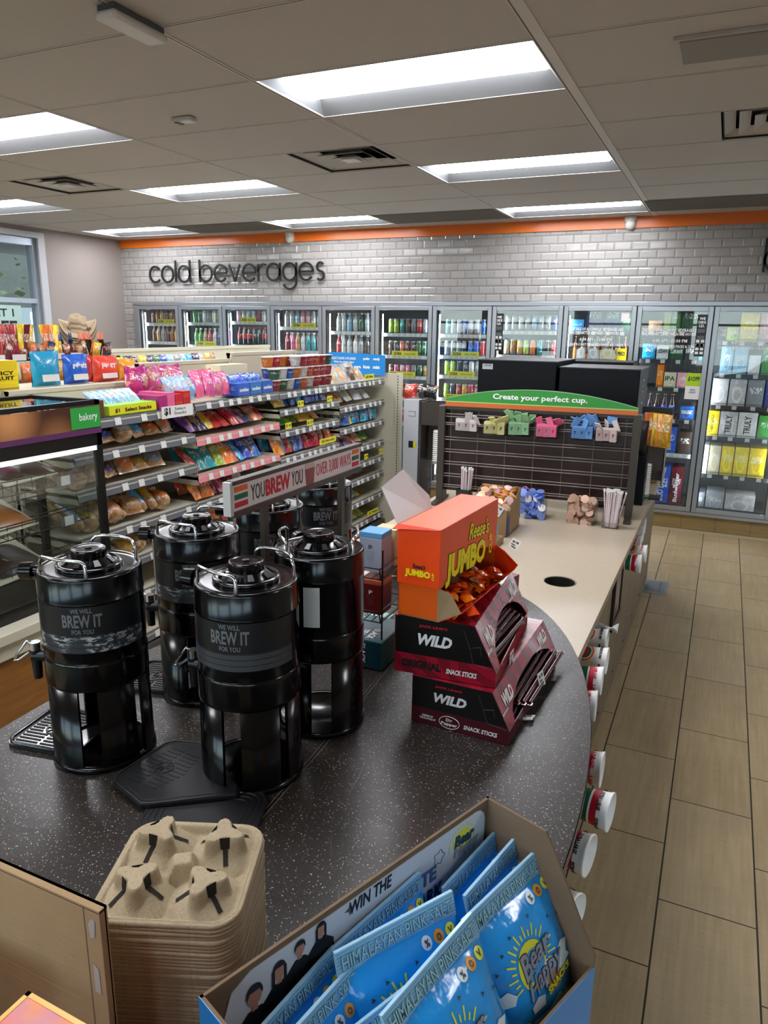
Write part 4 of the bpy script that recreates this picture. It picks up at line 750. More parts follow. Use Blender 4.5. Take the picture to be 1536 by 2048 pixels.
# ================================================================== bakery case
BX, BY = -1.74, -.5
t = thing('bakery_case', 'black framed glass bakery case with a bun picture header', 'display case', (BX, BY, 0)); Lc = 1.9; D = .42; z0, z1 = .72, 1.555
def kb(name, mats, fn, par=t, **k): mb = MB(); fn(mb); return mb.build(name, mats, par, **k)
for (x, y) in ((-.03, -.03), (-D, -.03), (-.03, -Lc), (-D, -Lc)): kb('post', pm('case_black', '0c0d0e', .3), lambda q: q.box(x, x + .03, y, y + .03, z0, z1), bevel=.002)
kb('post', pm('case_black', '0c0d0e', .3), lambda q: q.box(-.012, -.002, -.66, -.652, z0, z1 - .17))
kb('top_frame', pm('case_black', '0c0d0e', .3), lambda q: (q.box(-D, 0, -.025, 0, z1 - .02, z1), q.box(-.025, 0, -Lc, 0, z1 - .02, z1), q.box(-D, -D + .025, -Lc, 0, z1 - .02, z1), q.box(-D, 0, -Lc, -Lc + .025, z1 - .02, z1)))
kb('top_glass', M['glass'], lambda q: q.box(-D + .025, -.025, -Lc + .025, -.025, z1 - .012, z1 - .008))
bh = NT('bun_picture'); cc = bh.co(); w1 = bh.n('TexVoronoi'); w1.inputs['Scale'].default_value = 4.5; bh.l(cc, w1.inputs['Vector']); bh.pbr(bh.mix(bh.ramp(w1.outputs['Distance'], .1, .7), lin('c98a56'), lin('4a2a1c')), .3)
hd_ = kb('header_board', bh.m, lambda q: q.box(0, .006, -Lc, -.005, z1 - .125, z1 - .022)); kb('purple_band', pm('purple_print', '5a2a58', .4), lambda q: q.box(0, .0075, -Lc, -.005, z1 - .145, z1 - .122))
kb('name_panel', pm('green_print', '2f9a3f', .4), lambda q: q.box(.006, .008, -.17, -.008, z1 - .118, z1 - .026)); text('bakery', .1, .042, t, (.0085, -.075, z1 - .072), RT, M['wht'], .0)
kb('header_rail', pm('case_black', '0c0d0e', .3), lambda q: (q.box(-.03, .0, -Lc, 0, z1 - .2, z1 - .145), q.box(-.03, 0, -Lc, 0, z0, z0 + .035)))
kb('light_bar', emat('case_light_bar', 'f4f4f0', 1.1), lambda q: q.box(-.035, -.005, -Lc + .03, -.03, z1 - .222, z1 - .2))
kb('front_glass', M['glass'], lambda q: (q.box(-.012, -.008, -.645, -.035, z0 + .035, z1 - .2), q.box(-.012, -.008, -Lc + .03, -.66, z0 + .035, z1 - .2)))
kb('side_glass', M['glass'], lambda q: q.box(-D + .03, -.03, -.012, -.008, z0, z1 - .15)); kb('floor_tray', M['blackp'], lambda q: q.box(-D, 0, -Lc, 0, z0 - .02, z0))
for n, (zz, tl) in enumerate(((1.24, 0), (1.06, 0), (.88, 0))):
    mb = MB(); 
    for q in range(26): y_ = -.06 - q*.07; mb.tube([(-D + .05, y_, zz + .1), (-D + .05, y_, zz + .03), (-.06, y_, zz - .04), (-.06, y_, zz + .02)], .0018, 4)
    for (x, z_) in ((-D + .05, zz + .1), (-D + .05, zz + .03), (-.06, zz - .04), (-.06, zz + .02), (-.2, zz - .008)): mb.tube([(x, -.05, z_), (x, -Lc + .05, z_)], .0028, 5)
    mb.build('wire_basket', M['blackp'], t)
    for q in range(4):
        yy = -.22 - q*.42; o = kb('price_holder', M['lipgrey'], lambda w_: w_.box(-.058, -.054, yy, yy + .09, zz - .045, zz - .005)); ptag(o, (-.0535, yy + .045, zz - .025), pi/2, 1.2)
for s in (-.62, -.70): kb('door_handle', M['chrome'], lambda q: q.tube([(-.005, s, .98), (.035, s, .985), (.035, s, 1.08), (-.005, s, 1.085)], .004, 8))
goods = []
random.seed(4)
par = pm('newsprint_liner', 'b8b49c', .8); brn = pm('glazed_bun', 'a0602c', .3, 0, .3, (30, .002)); dk = pm('dark_brownie', '2a160f', .5, 0, .2, (40, .002)); pop = pm('popcorn_cream', 'd6cba4', .8)
def tray_good(y, z, m, lab, w, name):
    t2 = thing(name, lab, 'pastry', (BX - .2, y, z)); mb = MB()
    mb.grid(lambda u, v: ((u-.5)*w, (v-.5)*.24, .035*max(0, 1-abs(2*u-1)**4)*max(0, 1-abs(2*v-1)**4) + .004), 10, 10); mb.build('pastry', m, t2, rot=(0, -R(-12), 0)); MB().add([(-w/2-.02, -.14, -.01), (w/2+.04, -.16, .0), (w/2+.02, .12, 0), (-w/2-.03, .15, .02)], [(0, 1, 2, 3)]).build('paper_liner', par, t2, rot=(0, R(12), 0))
tray_good(BY - .45, 1.09, brn, 'brown glazed buns on newsprint in the middle bakery basket', .26, 'glazed_bun_tray'); tray_good(BY - .4, .89, dk, 'dark brown slab in the lower bakery basket', .26, 'brownie_slab'); tray_good(BY - .95, 1.08, pop, 'pale pastries on patterned paper in the bakery basket', .22, 'pastry_tray'); tray_good(BY - .9, .9, par, 'patterned paper lined basket of pastry at the picture edge', .3, 'pastry_tray'); tray_good(BY - .3, 1.27, dk, 'dark pastry in the upper bakery basket', .2, 'pastry_tray')
# cabinet the case stands on
t = thing('bakery_cabinet', 'cabinet with cream ledge and wood front under the bakery case', 'cabinet', (BX, BY, 0))
kb('ledge', M['cream'], lambda q: (q.box(-.5, .08, -Lc - .1, .02, .655, .70), q.box(-.5, .06, -Lc - .1, .0, .585, .655)), par=t, bevel=.004); kb('wood_front', m_wood('7d4f22', '9a6630', 'orange_wood', .35), lambda q: q.box(-.5, .04, -Lc - .1, -.0, .05, .585), par=t); kb('end_strip', M['cream'], lambda q: q.box(.0, .045, -.03, -.02, .06, .58), par=t); kb('plinth', M['cream'], lambda q: q.box(-.5, .05, -Lc - .1, 0, 0, .06), par=t)

# ================================================================== checkout side: ledge, stand-up bags, candy racks, hats
t = thing('display_ledge', 'long cream ledge behind the bakery case carrying candy bags', 'counter', (-2.45, 0, 0))
MB().box(-.34, 0, -2.2, .56, 1.515, 1.55).build('top', M['cream'], t, bevel=.004); MB().box(-.33, -.005, -2.2, .545, .1, 1.515).build('panel', M['cream'], t); MB().box(-.0015, .001, -.26, -.257, 1.515, 1.552).build('seam', M['gy'], t)
def pouch(px0, px1, pyt, pyb, col, lab, wr, X=-2.53, lean=.0, back=None):
    a, b, c = P(px0, pyb, 'x', X), P(px1, pyb, 'x', X), P((px0+px1)/2, pyt, 'x', X); wv = b.y - a.y; hv = c.z - 1.552
    t = thing('stand_up_pouch', lab, 'candy bag', (X, (a.y + b.y)/2, 1.552), pi/2)
    mb = MB(); pillow(mb, wv, hv, .05, .006, 10, 12)
    for v in mb.v: v.y = v.y * (1 + .8*(1 - v.z/hv)); v.x += (v.z/hv) * lean * wv
    mb.build('wrapper', pm('pouch_' + col, col, .25, 0, .5, (50, .003)), t)
    if wr: text(wr, wv*.55, hv*.2, t, (lean*wv*.6, -.034, hv*.62), FR, M['wht'], .04)
    MB().box(-wv*.3, wv*.28, -.0015, 0, 0, hv*.2).build('nutrition_label', M['paper'], t, (0, -.041, hv*.14), (-.1, 0, 0))
pouch(64, 122, 702, 769, '1a9bc9', 'turquoise stand-up pouch nearest the bakery corner of the ledge', None); pouch(128, 178, 708, 766, '1f62cf', 'blue stand-up pouch between turquoise and red pouches', 'sweets')
pouch(174, 208, 711, 765, 'c93a28', 'dark red stand-up pouch half behind the bright red one', None, -2.58); pouch(186, 237, 712, 765, 'e8452c', 'bright red stand-up pouch on the cream ledge', 'FRUIT'); pouch(228, 252, 718, 762, 'c98a18', 'amber pouch half behind the orange one', None, -2.58); pouch(238, 272, 718, 761, 'eb9a1c', 'orange stand-up pouch at the end of the ledge', 'candy')
carton_thing('gum_box', 'yellow gum box with green side at the picture edge on the ledge', 'candy box', (-2.5, P(12, 740, 'x', -2.5).y - .06, 1.552), (.1, .17, .145), 'yellow', 0, 'JUICY\nFRUIT', None, RT, M['txt'])
t = thing('candy_rack', 'black tiered candy rack behind the stand-up pouches', 'display stand', (-3.0, .1, 0))
MB().box(-.35, .2, -1.4, .85, 0, 1.52).build('cabinet', M['cream'], t)
for q, z in enumerate((1.53, 1.66)): MB().box(-.3 - .0*q, .18 - .14*q, -1.4, .8, z, z + .012).build('tier', M['blackp'], t); 
for q in range(8): o = MB().box(0, .003, 0, .09, 0, .035).build('price_holder', M['paper'], t, (.045, -.6 + q*.14, 1.665))
random.seed(12)
stick = cmesh('candy_stick', lambda b: pillow(b, .03, .2, .012, .008, 4, 6), [M['bag']])
cl = ['red', 'maroon', 'pale pink', 'dark red', 'maroon', 'red', 'yellow', 'gold', 'orange', 'yellow']
k = 0
for (px0, px1, py, n, cs) in ((0, 40, 700, 14, ('red', 'maroon', 'dark red', 'pale pink')), (42, 68, 700, 8, ('yellow', 'gold', 'maroon')), (88, 120, 690, 10, ('orange', 'gold', 'yellow', 'yellow'))):
    for q in range(n):
        px = px0 + (px1 - px0) * (q + .5)/n; p = P(px, py, 'x', -2.98 - .05*(q % 2)); c = cs[q % len(cs)]
        place(stick, 'candy_stick', '%s wrapped candy stick, %s in the %s bundle from the picture edge' % (c, ORD[q], ['first', 'second', 'third'][k]), 'candy', (p.x, p.y, 1.68), (random.uniform(-.15, .15), random.uniform(-.2, .2), pi/2 + random.uniform(-.6, .6)), 'wrapped candy sticks', lin(CH[c]), (1.2, 1, .95))
    k += 1
for q in range(9):
    p = P(10 + q*23, 735, 'x', -2.86); c = ('gold', 'yellow', 'orange', 'tan', 'red', 'gold', 'magenta', 'pale pink', 'yellow')[q]
    place(bag_, 'snack_bag', '%s candy pack, %s from the picture edge on the lower black tier' % (c, ORD[q]), 'candy', (-2.88, p.y, 1.545), (random.uniform(-.1, .1), 0, pi/2 + random.uniform(-.4, .4)), 'candy packs on the black rack', lin(CH[c]), (.6, .8, .75))
for q in range(26):
    px = 4 + q*8.1; p = P(px, 716, 'x', -3.02 - .03*(q % 2)); cn = ('dark red', 'gold', 'tan', 'maroon', 'yellow', 'navy', 'orange', 'brown')[(q*5) % 8]
    place(small_, 'snack_bag', '%s candy packet, %s from the picture edge on the upper black tier' % (cn, (ORD + ['twenty-first', 'twenty-second', 'twenty-third', 'twenty-fourth', 'twenty-fifth', 'twenty-sixth'])[q]), 'candy', (-2.97 - .03*(q % 3), p.y, 1.675), (random.uniform(-.3, .3), random.uniform(-.3, .3), pi/2 + random.uniform(-.6, .6)), 'candy packets on the upper tier', lin(CH[cn]), (.75, 1, random.uniform(.8, 1.2)))
# black handled things in cups
for q in range(16):
    px = [128, 134, 140, 146, 150, 156, 164, 170, 176, 182, 190, 196, 200, 204, 208, 214][q]; p = P(px, 708, 'x', -3.02)
    t = thing('lighter_wand', 'black wand with %s tip, %s from the picture edge beside the hats' % ('coral' if q > 4 else 'blue', ORD[q]), 'lighter', (p.x - .02*(q % 3), p.y, 1.66), 0, 'black wands in the cups', (random.uniform(-.2, .2), random.uniform(-.2, .2), random.random()*6))
    MB().cyl((0, 0, 0), (0, 0, .12), .009, seg=8).build('handle', M['blackp'], t); MB().cyl((0, 0, .12), (0, 0, .165), .008, .003, seg=8).build('tip', pm('coral_tip', 'e07a5c', .5) if q > 4 else pm('blue_tip', '34507e', .5), t)
# straw hats, one on another
felt = NT('woven_straw_felt'); c_ = felt.co(); fb = felt.n('TexWave'); fb.inputs['Scale'].default_value = 120; felt.l(c_, fb.inputs['Vector']); felt.pbr(felt.mix(felt.noise(c_, 30, 3), lin('b79f83'), lin('cdb799')), .8, nrm=felt.bump(fb.outputs['Fac'], .0008))
feltd = pm('darker_straw', '8c7661', .85)
def hat(loc, lab, m, s, full):
    t = thing('straw_cowboy_hat', lab, 'hat', loc, 0, 'hats stacked one on another', (R(22), 0, R(48))); t.scale = (.92, .92, 1.08)
    mb = MB()
    def brim(u, v):
        a = 2*pi*u; r = .085 + v*.105; x, y = r*cos(a)*1.0, r*sin(a)*1.0*.92; lift = .07*(abs(cos(a))**3) * v**1.7 - .012*v*abs(sin(a)); return (x*(1 - .12*v*abs(cos(a))), y*1.15, lift)
    mb.grid(brim, 40, 6); mb.build('brim', m, t, solid=.003)
    mb = MB()
    def crown(u, v):
        a = 2*pi*u; prof = [(1, 0), (.98, .03), (.93, .065), (.86, .09), (.72, .104), (.45, .1), (.2, .088), (0, .082)]; i = v*7; j = min(int(i), 6); f = i - j; r = (prof[j][0]*(1-f) + prof[j+1][0]*f)*.086; z = prof[j][1]*(1-f) + prof[j+1][1]*f
        z -= .02*math.exp(-((r*cos(a) - .05)**2 + (abs(r*sin(a)) - .045)**2)/.0006); return (r*cos(a), r*sin(a)*1.15, z)
    mb.grid(crown, 32, 14); mb.build('crown', m, t)
    MB().lathe([(.0855, .004), (.0875, .004), (.086, .016), (.084, .016)], seg=32).build('hat_band', pm('leather_band', '4a3424', .6), t, rot=(0, 0, 0)).scale = (1.01, 1.16, 1)
    if full:
        q = MB().lathe([(.0, 0), (.014, 0), (.018, .003), (.012, .006), (0, .006)], seg=16).build('badge', pm('oval_badge', '6a5646', .5, .3), t, (.1, -.055, .012), (0, R(75), -.5)); q.scale = (.9, 1.6, 1)
hp = P(156, 657, 'x', -4.4)
for q in range(5): hat((hp.x, hp.y, hp.z - .078 + q*.02), ['lowest', 'second', 'third', 'fourth', 'topmost'][q] + ' straw cowboy hat of the stack%s' % (', crown and oval badge in view' if q == 4 else ', only its brim showing'), felt.m if q == 4 else (feltd if q % 2 else felt.m), 1, q == 4)
t = thing('hat_stand', 'cream stand under the stacked straw hats', 'display stand', (hp.x, hp.y, 0)); MB().cyl((0, 0, 0), (0, 0, hp.z - .14), .05, seg=20).build('column', M['cream'], t)
# far gondola with its own top rail
t = thing('gondola_shelving', 'far cream shelving whose top rail shows before the first cooler doors', 'shelving', (-3.75, 2.3, 0))
MB().box(-.012, .012, -1.1, 1.6, .1, 1.675).build('back_panel', M['cream'], t); MB().box(-.03, .02, -1.1, 1.6, 1.655, 1.68).build('top_rail', M['cream'], t)
for z in (1.565, 1.3, 1.0, .7, .4, .18): MB().box(.0, .36, -1.1, 1.6, z - .03, z - .01).build('shelf', M['cream'], t)
MB().box(0, .4, -1.1, 1.6, 0, .14).build('kick_plate', M['lipgrey'], t)
random.seed(77)
for q in range(16):
    c = ['green', 'lime green', 'black', 'navy', 'yellow', 'navy', 'dark green', 'blue', 'light blue', 'grey', 'light blue', 'sky blue', 'navy', 'silver', 'gold', 'tan'][q]
    place(small_, 'snack_bag', '%s packet, %s from the picture edge on the far shelving top shelf' % (c, ORD[q]), 'snack', (-3.47, 1.35 + q*.082, 1.56), (-.35, 0, pi/2 + random.uniform(-.2, .2)), 'packets on the far shelving', lin(CH[c]), (1.15, 1, .9))

# ================================================================== coffee island
EX, EY, EA, EB = -.085, -1.65, .68, 1.38; ZT = .91
def ell(a, s=1.0, da=0.0): return (EX + (EA - da)*cos(a), EY + (EB - da)*sin(a))
isl = thing('coffee_island', 'long island counter, speckled dark oval end and beige laminate run with wood cabinets', 'counter', (0, 0, 0))
MB().prism([ell(2*pi*k/96) for k in range(96)], ZT - .03, ZT, 'z').build('dark_top', M['dark'], isl, bevel=.003)
MB().prism([ell(2*pi*k/96, da=-.0015) for k in range(96)], ZT - .029, ZT - .003, 'z', caps=False).build('edge_band', pm('dark_edge_band', '3a3a3c', .35), isl)
mb = MB(); sl = [(.003 - .075*(y + 1.777) - .03*(y + 1.35)**2 + .005, y) for y in [(-2.95 + 2.62*k/30) for k in range(31)]]
for (o, w_, mi) in ((0, .0035, 0), (.005, .0016, 1), (-.004, .0014, 1)):
    for (x0, ya), (x1, yb) in zip(sl, sl[1:]): mb.prism([(x0+o-w_/2, ya), (x0+o+w_/2, ya), (x1+o+w_/2, yb), (x1+o-w_/2, yb)], ZT - .001, ZT + .0004 + (.0003 if mi else 0), 'z', mi)
mb.build('top_seam', [M['txt'], pm('worn_edge', '6a6662', .4)], isl)
BXL, BXR, BYE = -.72, .455, 2.75
def curve_sheet(loops, z, th):
    cu = bpy.data.curves.new('c', 'CURVE'); cu.dimensions = '2D'; cu.fill_mode = 'BOTH'; cu.extrude = th/2
    for lp in loops:
        s = cu.splines.new('POLY'); s.points.add(len(lp) - 1); s.use_cyclic_u = True
        for i, p in enumerate(lp): s.points[i].co = (p[0], p[1], 0, 1)
    o = bpy.data.objects.new('c', cu); me = bpy.data.meshes.new_from_object(o); bpy.data.objects.remove(o)
    for v in me.vertices: v.co.z += z - th/2
    return me
def eang(x): return math.acos(max(-1, min(1, (x - EX)/(EA + .001))))
a0, a1 = eang(BXR), eang(BXL)
arcp = [(EX + (EA+.001)*cos(a0 + (a1-a0)*k/24), EY + (EB+.001)*sin(a0 + (a1-a0)*k/24)) for k in range(25)]
loop = arcp + [(BXL, BYE), (BXR, BYE)]; HC = (.262, -.135); HR = .062
me = curve_sheet([loop, [(HC[0] + HR*cos(2*pi*k/40), HC[1] + HR*sin(2*pi*k/40)) for k in range(40)]], ZT - .001, .032); me.materials.append(M['beige'])
o = bpy.data.objects.new('beige_top', me); COL.objects.link(o); o.parent = isl
MB().box(BXR - .001, BXR + .001, -.8, BYE, ZT - .03, ZT - .003).build('edge_band', pm('beige_edge', '8f8372', .4), isl)
MB().lathe([(HR - .0008, .0), (HR - .0008, -.25), (0, -.25)], (HC[0], HC[1], ZT), 32).build('waste_hole', pm('waste_hole_black', '060606', .8), isl)
MB().lathe([(HR - .002, -.002), (HR + .004, .001), (HR + .004, -.002)], (HC[0], HC[1], ZT), 40).build('hole_rim', pm('hole_rim', 'a59a86', .4), isl)
cabm = m_wood('675a4a', '7a6b58', 'taupe_woodgrain', .45)
MB().prism([ell(2*pi*k/64, da=.30) for k in range(64)], .0, ZT - .031, 'z').build('oval_cabinet', cabm, isl)
mb = MB(); mb.box(-.66, -.64, -.45, 2.75, .05, ZT - .033); mb.box(.365, .385, -.45, 2.75, .05, ZT - .033); mb.box(-.66, .385, 2.73, 2.75, .05, ZT - .033); mb.box(-.66, .385, -.47, -.45, .05, ZT - .033); mb.box(-.62, .36, -.4, 2.74, 0, .06); mb.build('cabinet_run', [cabm], isl)
ys = [-.42, -.02, .38, .48, .86, 1.3, 1.72, 2.14, 2.56, 2.75]
for k, (a, b) in enumerate(zip(ys, ys[1:])):
    d = MB().box(.386, .402, a + .003, b - .003, .03, ZT - .04).build('cabinet_door', cabm, isl, bevel=.002)
    if b - a > .3:
        for z in (.12, .78): MB().cyl((.402, b - .04, z), (.405, b - .04, z), .006, seg=10).build('hinge_cap', M['txt'], d)
MB().box(.402, .41, .55, .66, .50, .56).build('cabinet_lock', pm('brown_plate', '4a2a22', .5), isl)
# black framed card on the cabinet side
t = thing('framed_card', 'black framed card fixed to the island cabinet side near the counter edge', 'sign', (.403, .62, .50))
MB().box(0, .006, -.13, .13, 0, .30).build('card', pm('pinkish_card', '8f7f76', .5), t)
mb = MB()
for q in ((-.15, -.12, -.02, .32), (.12, .15, -.02, .32), (-.15, .15, -.02, .01), (-.15, .15, .29, .32)): mb.box(0, .014, q[0], q[1], q[2], q[3])
mb.build('frame', M['blackp'], t, bevel=.002)
# ------------------------------------------------------------------ paper cups sticking out below the counter edge
def stripe_cup_mesh(kind):
    mb = MB(); L = .125
    prof = [(.0, 0), (.031, 0), (.0352, .045), (.036, .055), (.0362, .058), (.0385, .08), (.039, .085), (.0408, .101), (.0435, .12), (.0455, .123), (.0455, .127), (.0425, .127), (.036, .06), (0, .03)]
    ms = {'x': [0, 0, 2, 0, 3, 0, 1, 0, 0, 0, 0, 0, 0], 'r': [0, 3, 3, 0, 0, 0, 1, 0, 0, 0, 0, 0, 0], 'c': [0, 0, 0, 0, 0, 0, 0, 0, 0, 0, 0, 0, 0]}[kind]
    mb.lathe(prof, seg=28, mis=ms); return mb.mesh('paper_cup', [M['wht'], M['red'], M['orng'], M['green'], M['txt']])
cupm = {k: stripe_cup_mesh(k) for k in 'xrc'}
def cup(px, py, z, kind, wr, lab, dirn, ink, X=None):
    p = P(px, py, 'z', z); d = Vector(dirn).normalized(); ang = math.atan2(d.y, d.x)
    t = thing('paper_cup', lab, 'cup', (p.x - d.x*.127, p.y - d.y*.127, z), 0, 'striped paper cups in the side dispensers', (0, pi/2, ang))
    o = bpy.data.objects.new('cup_body', cupm[kind]); COL.objects.link(o); o.parent = t
    if kind == 'c':
        for rr, m in ((.034, M['orng']), (.028, M['wht']), (.025, M['green']), (.016, M['red'])):
            r = MB(); cr = lambda z: .0335 + .075*z + .0008 + (.034 - rr)*.03
            r.grid(lambda u, v: (cr(.05 + (2*v-1)*rr*math.sqrt(max(0, 1 - (2*u-1)**2)))*cos((2*u-1)*rr/.037), cr(.05 + (2*v-1)*rr*math.sqrt(max(0, 1 - (2*u-1)**2)))*sin((2*u-1)*rr/.037), .05 + (2*v-1)*rr*math.sqrt(max(0, 1 - (2*u-1)**2))), 14, 3)
            r.build('ring_print', m, t, rot=(0, 0, -2.55))
    for q in range(4):
        a = q*pi/2 + .5
        text(wr, .05, .0085, t, (.0435*cos(a), .0435*sin(a), .105), (pi/2, 0, a + pi/2), ink, .03, wrap=.0435, res=1)
    MB().lathe([(0, -.15 if py > 1340 else -.02), (.046, -.15 if py > 1340 else -.02), (.046, .012), (.038, .012)], seg=24).build('dispenser_collar', M['blackp'], t)
    return t
nrm = lambda y: (((y - EY)*0 + 1.0), .25*(y + 1.5), 0)
cup(1205, 1540, .80, 'r', 'LARGE', 'white and red paper cup under the middle of the dark counter edge', (1, .0, 0), M['red'])
cup(1222, 1625, .80, 'x', 'EXTRA LARGE', 'paper cup with orange green and red stripes, second from the popcorn box', (1, -.12, 0), M['txt'])
cup(1180, 1712, .80, 'x', 'EXTRA LARGE', 'paper cup with green and red stripes just beyond the popcorn box', (1, -.18, 0), M['txt'])
cup(1150, 1835, .80, 'r', 'EXTRA LARGE', 'paper cup mostly hidden behind the popcorn box end', (1, -.3, 0), M['txt'])
cup(1193, 1412, .80, 'r', 'LARGE', 'white paper cup with only its mouth past the dark counter edge', (1, .08, 0), M['red'])
cup(1205, 1362, .80, 'x', 'LARGE', 'paper cup with wide red stripe where dark and beige counters meet', (1, .05, 0), M['red'])
cup(1215, 1322, .80, 'c', 'MEDIUM', 'paper cup with orange arc and small red grid under the beige edge', (1, 0, 0), M['txt'])
cup(1215, 1283, .80, 'c', 'MEDIUM', 'paper cup with green and orange arcs below the paper scrap', (1, 0, 0), M['txt'])
for q, (px, py, k, lb_) in enumerate(((1291, 1052, 'x', 'farthest'), (1287, 1068, 'c', 'second farthest'), (1282, 1088, 'x', 'third farthest'), (1293, 1108, 'c', 'fourth farthest, longest'), (1282, 1128, 'x', 'fifth farthest, nearest the black framed card'))):
    cup(px, py, .80, k, 'SMALL', 'small paper cup, %s of the far dispenser group' % lb_, (1, 0, 0), M['red'])
p = P(1218, 1258, 'z', .83)
t = thing('paper_scrap', 'crumpled white paper poking out above the arc printed cups', 'paper', (p.x - .03, p.y, .83), 0)
mb = MB(); mb.grid(lambda u, v: (-.05 + .11*u, (v-.5)*(.015 + .04*u), .012*sin(9*u + 5*v) + .01*abs(v-.5)), 8, 5); mb.build('sheet', pm('waxed_paper', 'b9bab8', .5), t, solid=.0008)
# white cup stacks either side of the condiment rack
def cupstack(x, y, z0, z1, lab, last):
    t = thing('cup_stack', lab, 'cups', (x, y, z0), 0, 'white cup sleeves beside the condiment rack'); n = max(3, int((z1 - z0 - .02)/.013))
    prof = [(.0, 0), (.033, 0), (.036, .002)]
    for k in range(n): z = .02 + k*(z1 - z0 - .02)/n; prof += [(.036, z), (.0405, z + .002), (.0405, z + .004), (.036, z + .005)]
    prof += [(.036, z1 - z0), (0, z1 - z0)]
    MB().lathe(prof, seg=24).build('cups', M['paper'], t)
    if last: MB().lathe([(.0375, .004), (.039, .03)], seg=24).build('green_stripe', M['green'], t); MB().lathe([(.0385, -.012), (.0385, .0)], seg=24).build('red_stripe', M['red'], t)
a = P(869, 862, 'y', 1.0); b = P(1289, 925, 'y', .98)

# ------------------------------------------------------------------ condiment rack
RK = thing('condiment_rack', 'dark wire condiment rack with wood back and green arched header', 'rack', (-.135, 1.0, 0), R(4.0)); Wd = .52
zb, zt = .99, 1.44
MB().box(-Wd, Wd, .03, .045, zb - .02, zt + .01).build('back_board', m_wood('2a1613', '3a201b', 'dark_red_wood', .35), RK)
for s in (-1, 1):
    MB().box(s*Wd - .02, s*Wd + .02, -.03, .06, ZT + .004, zt + .02).build('side_post', M['bronze'], RK, bevel=.003)
    MB().box(s*Wd - .018, s*Wd + .018, -.14, .12, ZT + .001, ZT + .016).build('foot', M['bronze'], RK, bevel=.003)
mb = MB()
for z in (1.415, 1.40, 1.365, 1.355, 1.285, 1.270, 1.215, 1.200, 1.145, 1.130, 1.075, 1.060, 1.01, .998): mb.tube([(-Wd, -.012, z), (Wd, -.012, z)], .0036, 6)
mb.build('wire_rails', M['wire'], RK)
mb = MB()
for k in range(7): x = -Wd + .05 + k*(2*Wd - .1)/6; mb.tube([(x, -.006, zb), (x, -.006, zt)], .0022, 6)
mb.build('wire_uprights', M['wire'], RK)
MB().box(-Wd - .01, Wd + .01, -.02, .045, zt, zt + .022).build('top_bar', M['bronze'], RK, bevel=.003)
def hump(x): return .03 + .075*max(0, 1 - (x/(Wd + .02))**2)
pts = [(-Wd + .02 + (2*Wd - .02)*k/40) for k in range(41)]
def band(z0f, z1f, y0, y1, m, nm): MB().prism([(x, zt + .02 + z0f(x)) for x in pts] + [(x, zt + .02 + z1f(x)) for x in reversed(pts)], y0, y1, 'y').build(nm, m, RK)
band(lambda x: 0, lambda x: .024, -.026, -.02, pm('orange_board', 'c9662a', .35), 'header_orange_strip'); band(lambda x: .024, lambda x: .029, -.0262, -.02, pm('pale_green_line', 'a8cf7a', .4), 'header_line'); band(lambda x: .029, lambda x: hump(x) + .001, -.026, -.02, pm('leaf_green_board', '2f8f34', .35), 'header_board')
band(lambda x: hump(x) - .0005, lambda x: hump(x) + .003, -.0265, -.019, pm('pale_edge', '8fb58a', .4), 'header_edge')
text('Create your perfect cup.', .50, .038, RK, (.015, -.0268, zt + .02 + .061), FR, M['wht'], .025)
def flank(px0, px1, pyt, z0, zs0, pxc, pyct, lab, lab2, last):
    yq = 1.60; a, b = P(px0, 860, 'y', yq).x, P(px1, 860, 'y', yq).x; zt_ = P((px0 + px1)/2, pyt, 'y', yq).z; t = thing('cup_dispenser', lab, 'dispenser', ((a+b)/2, yq, ZT + .001), 0, 'bronze cup dispensers'); w_ = b - a; h_ = zt_ - ZT
    MB().box(-w_/2, -w_/2 + .008, .07 if last else -.02, .12, 0 if last else -ZT, h_).build('side_plate', M['bronze'], t, bevel=.002); MB().box(w_/2 - .008, w_/2, -.02, .12, z0 - ZT, h_).build('side_plate', M['bronze'], t, bevel=.002); MB().box(-w_/2, w_/2, .112, .12, z0 - ZT, h_).build('back_plate', M['bronze'], t); MB().box(-w_/2 + (.028 if last else 0), w_/2, -.02, -.014, h_ - (.30 if last else .15), h_).build('front_plate', M['bronze'], t)
    x = P(pxc, 930, 'y', yq).x; cupstack(x, yq + (-.03 if last else .045), zs0, P(pxc, pyct, 'y', yq).z, lab2, last)
flank(1290, 1335, 838, 1.0, ZT + .001, 1291, 925, 'bronze cup dispenser at the aisle side behind the condiment rack', 'tall sleeve of white cups with green stripe at the aisle side of the rack', True)
flank(842, 890, 805, 1.0, .99, 871, 862, 'bronze cup dispenser at the window side behind the condiment rack', 'tall sleeve of white cups at the window side of the condiment rack', False)
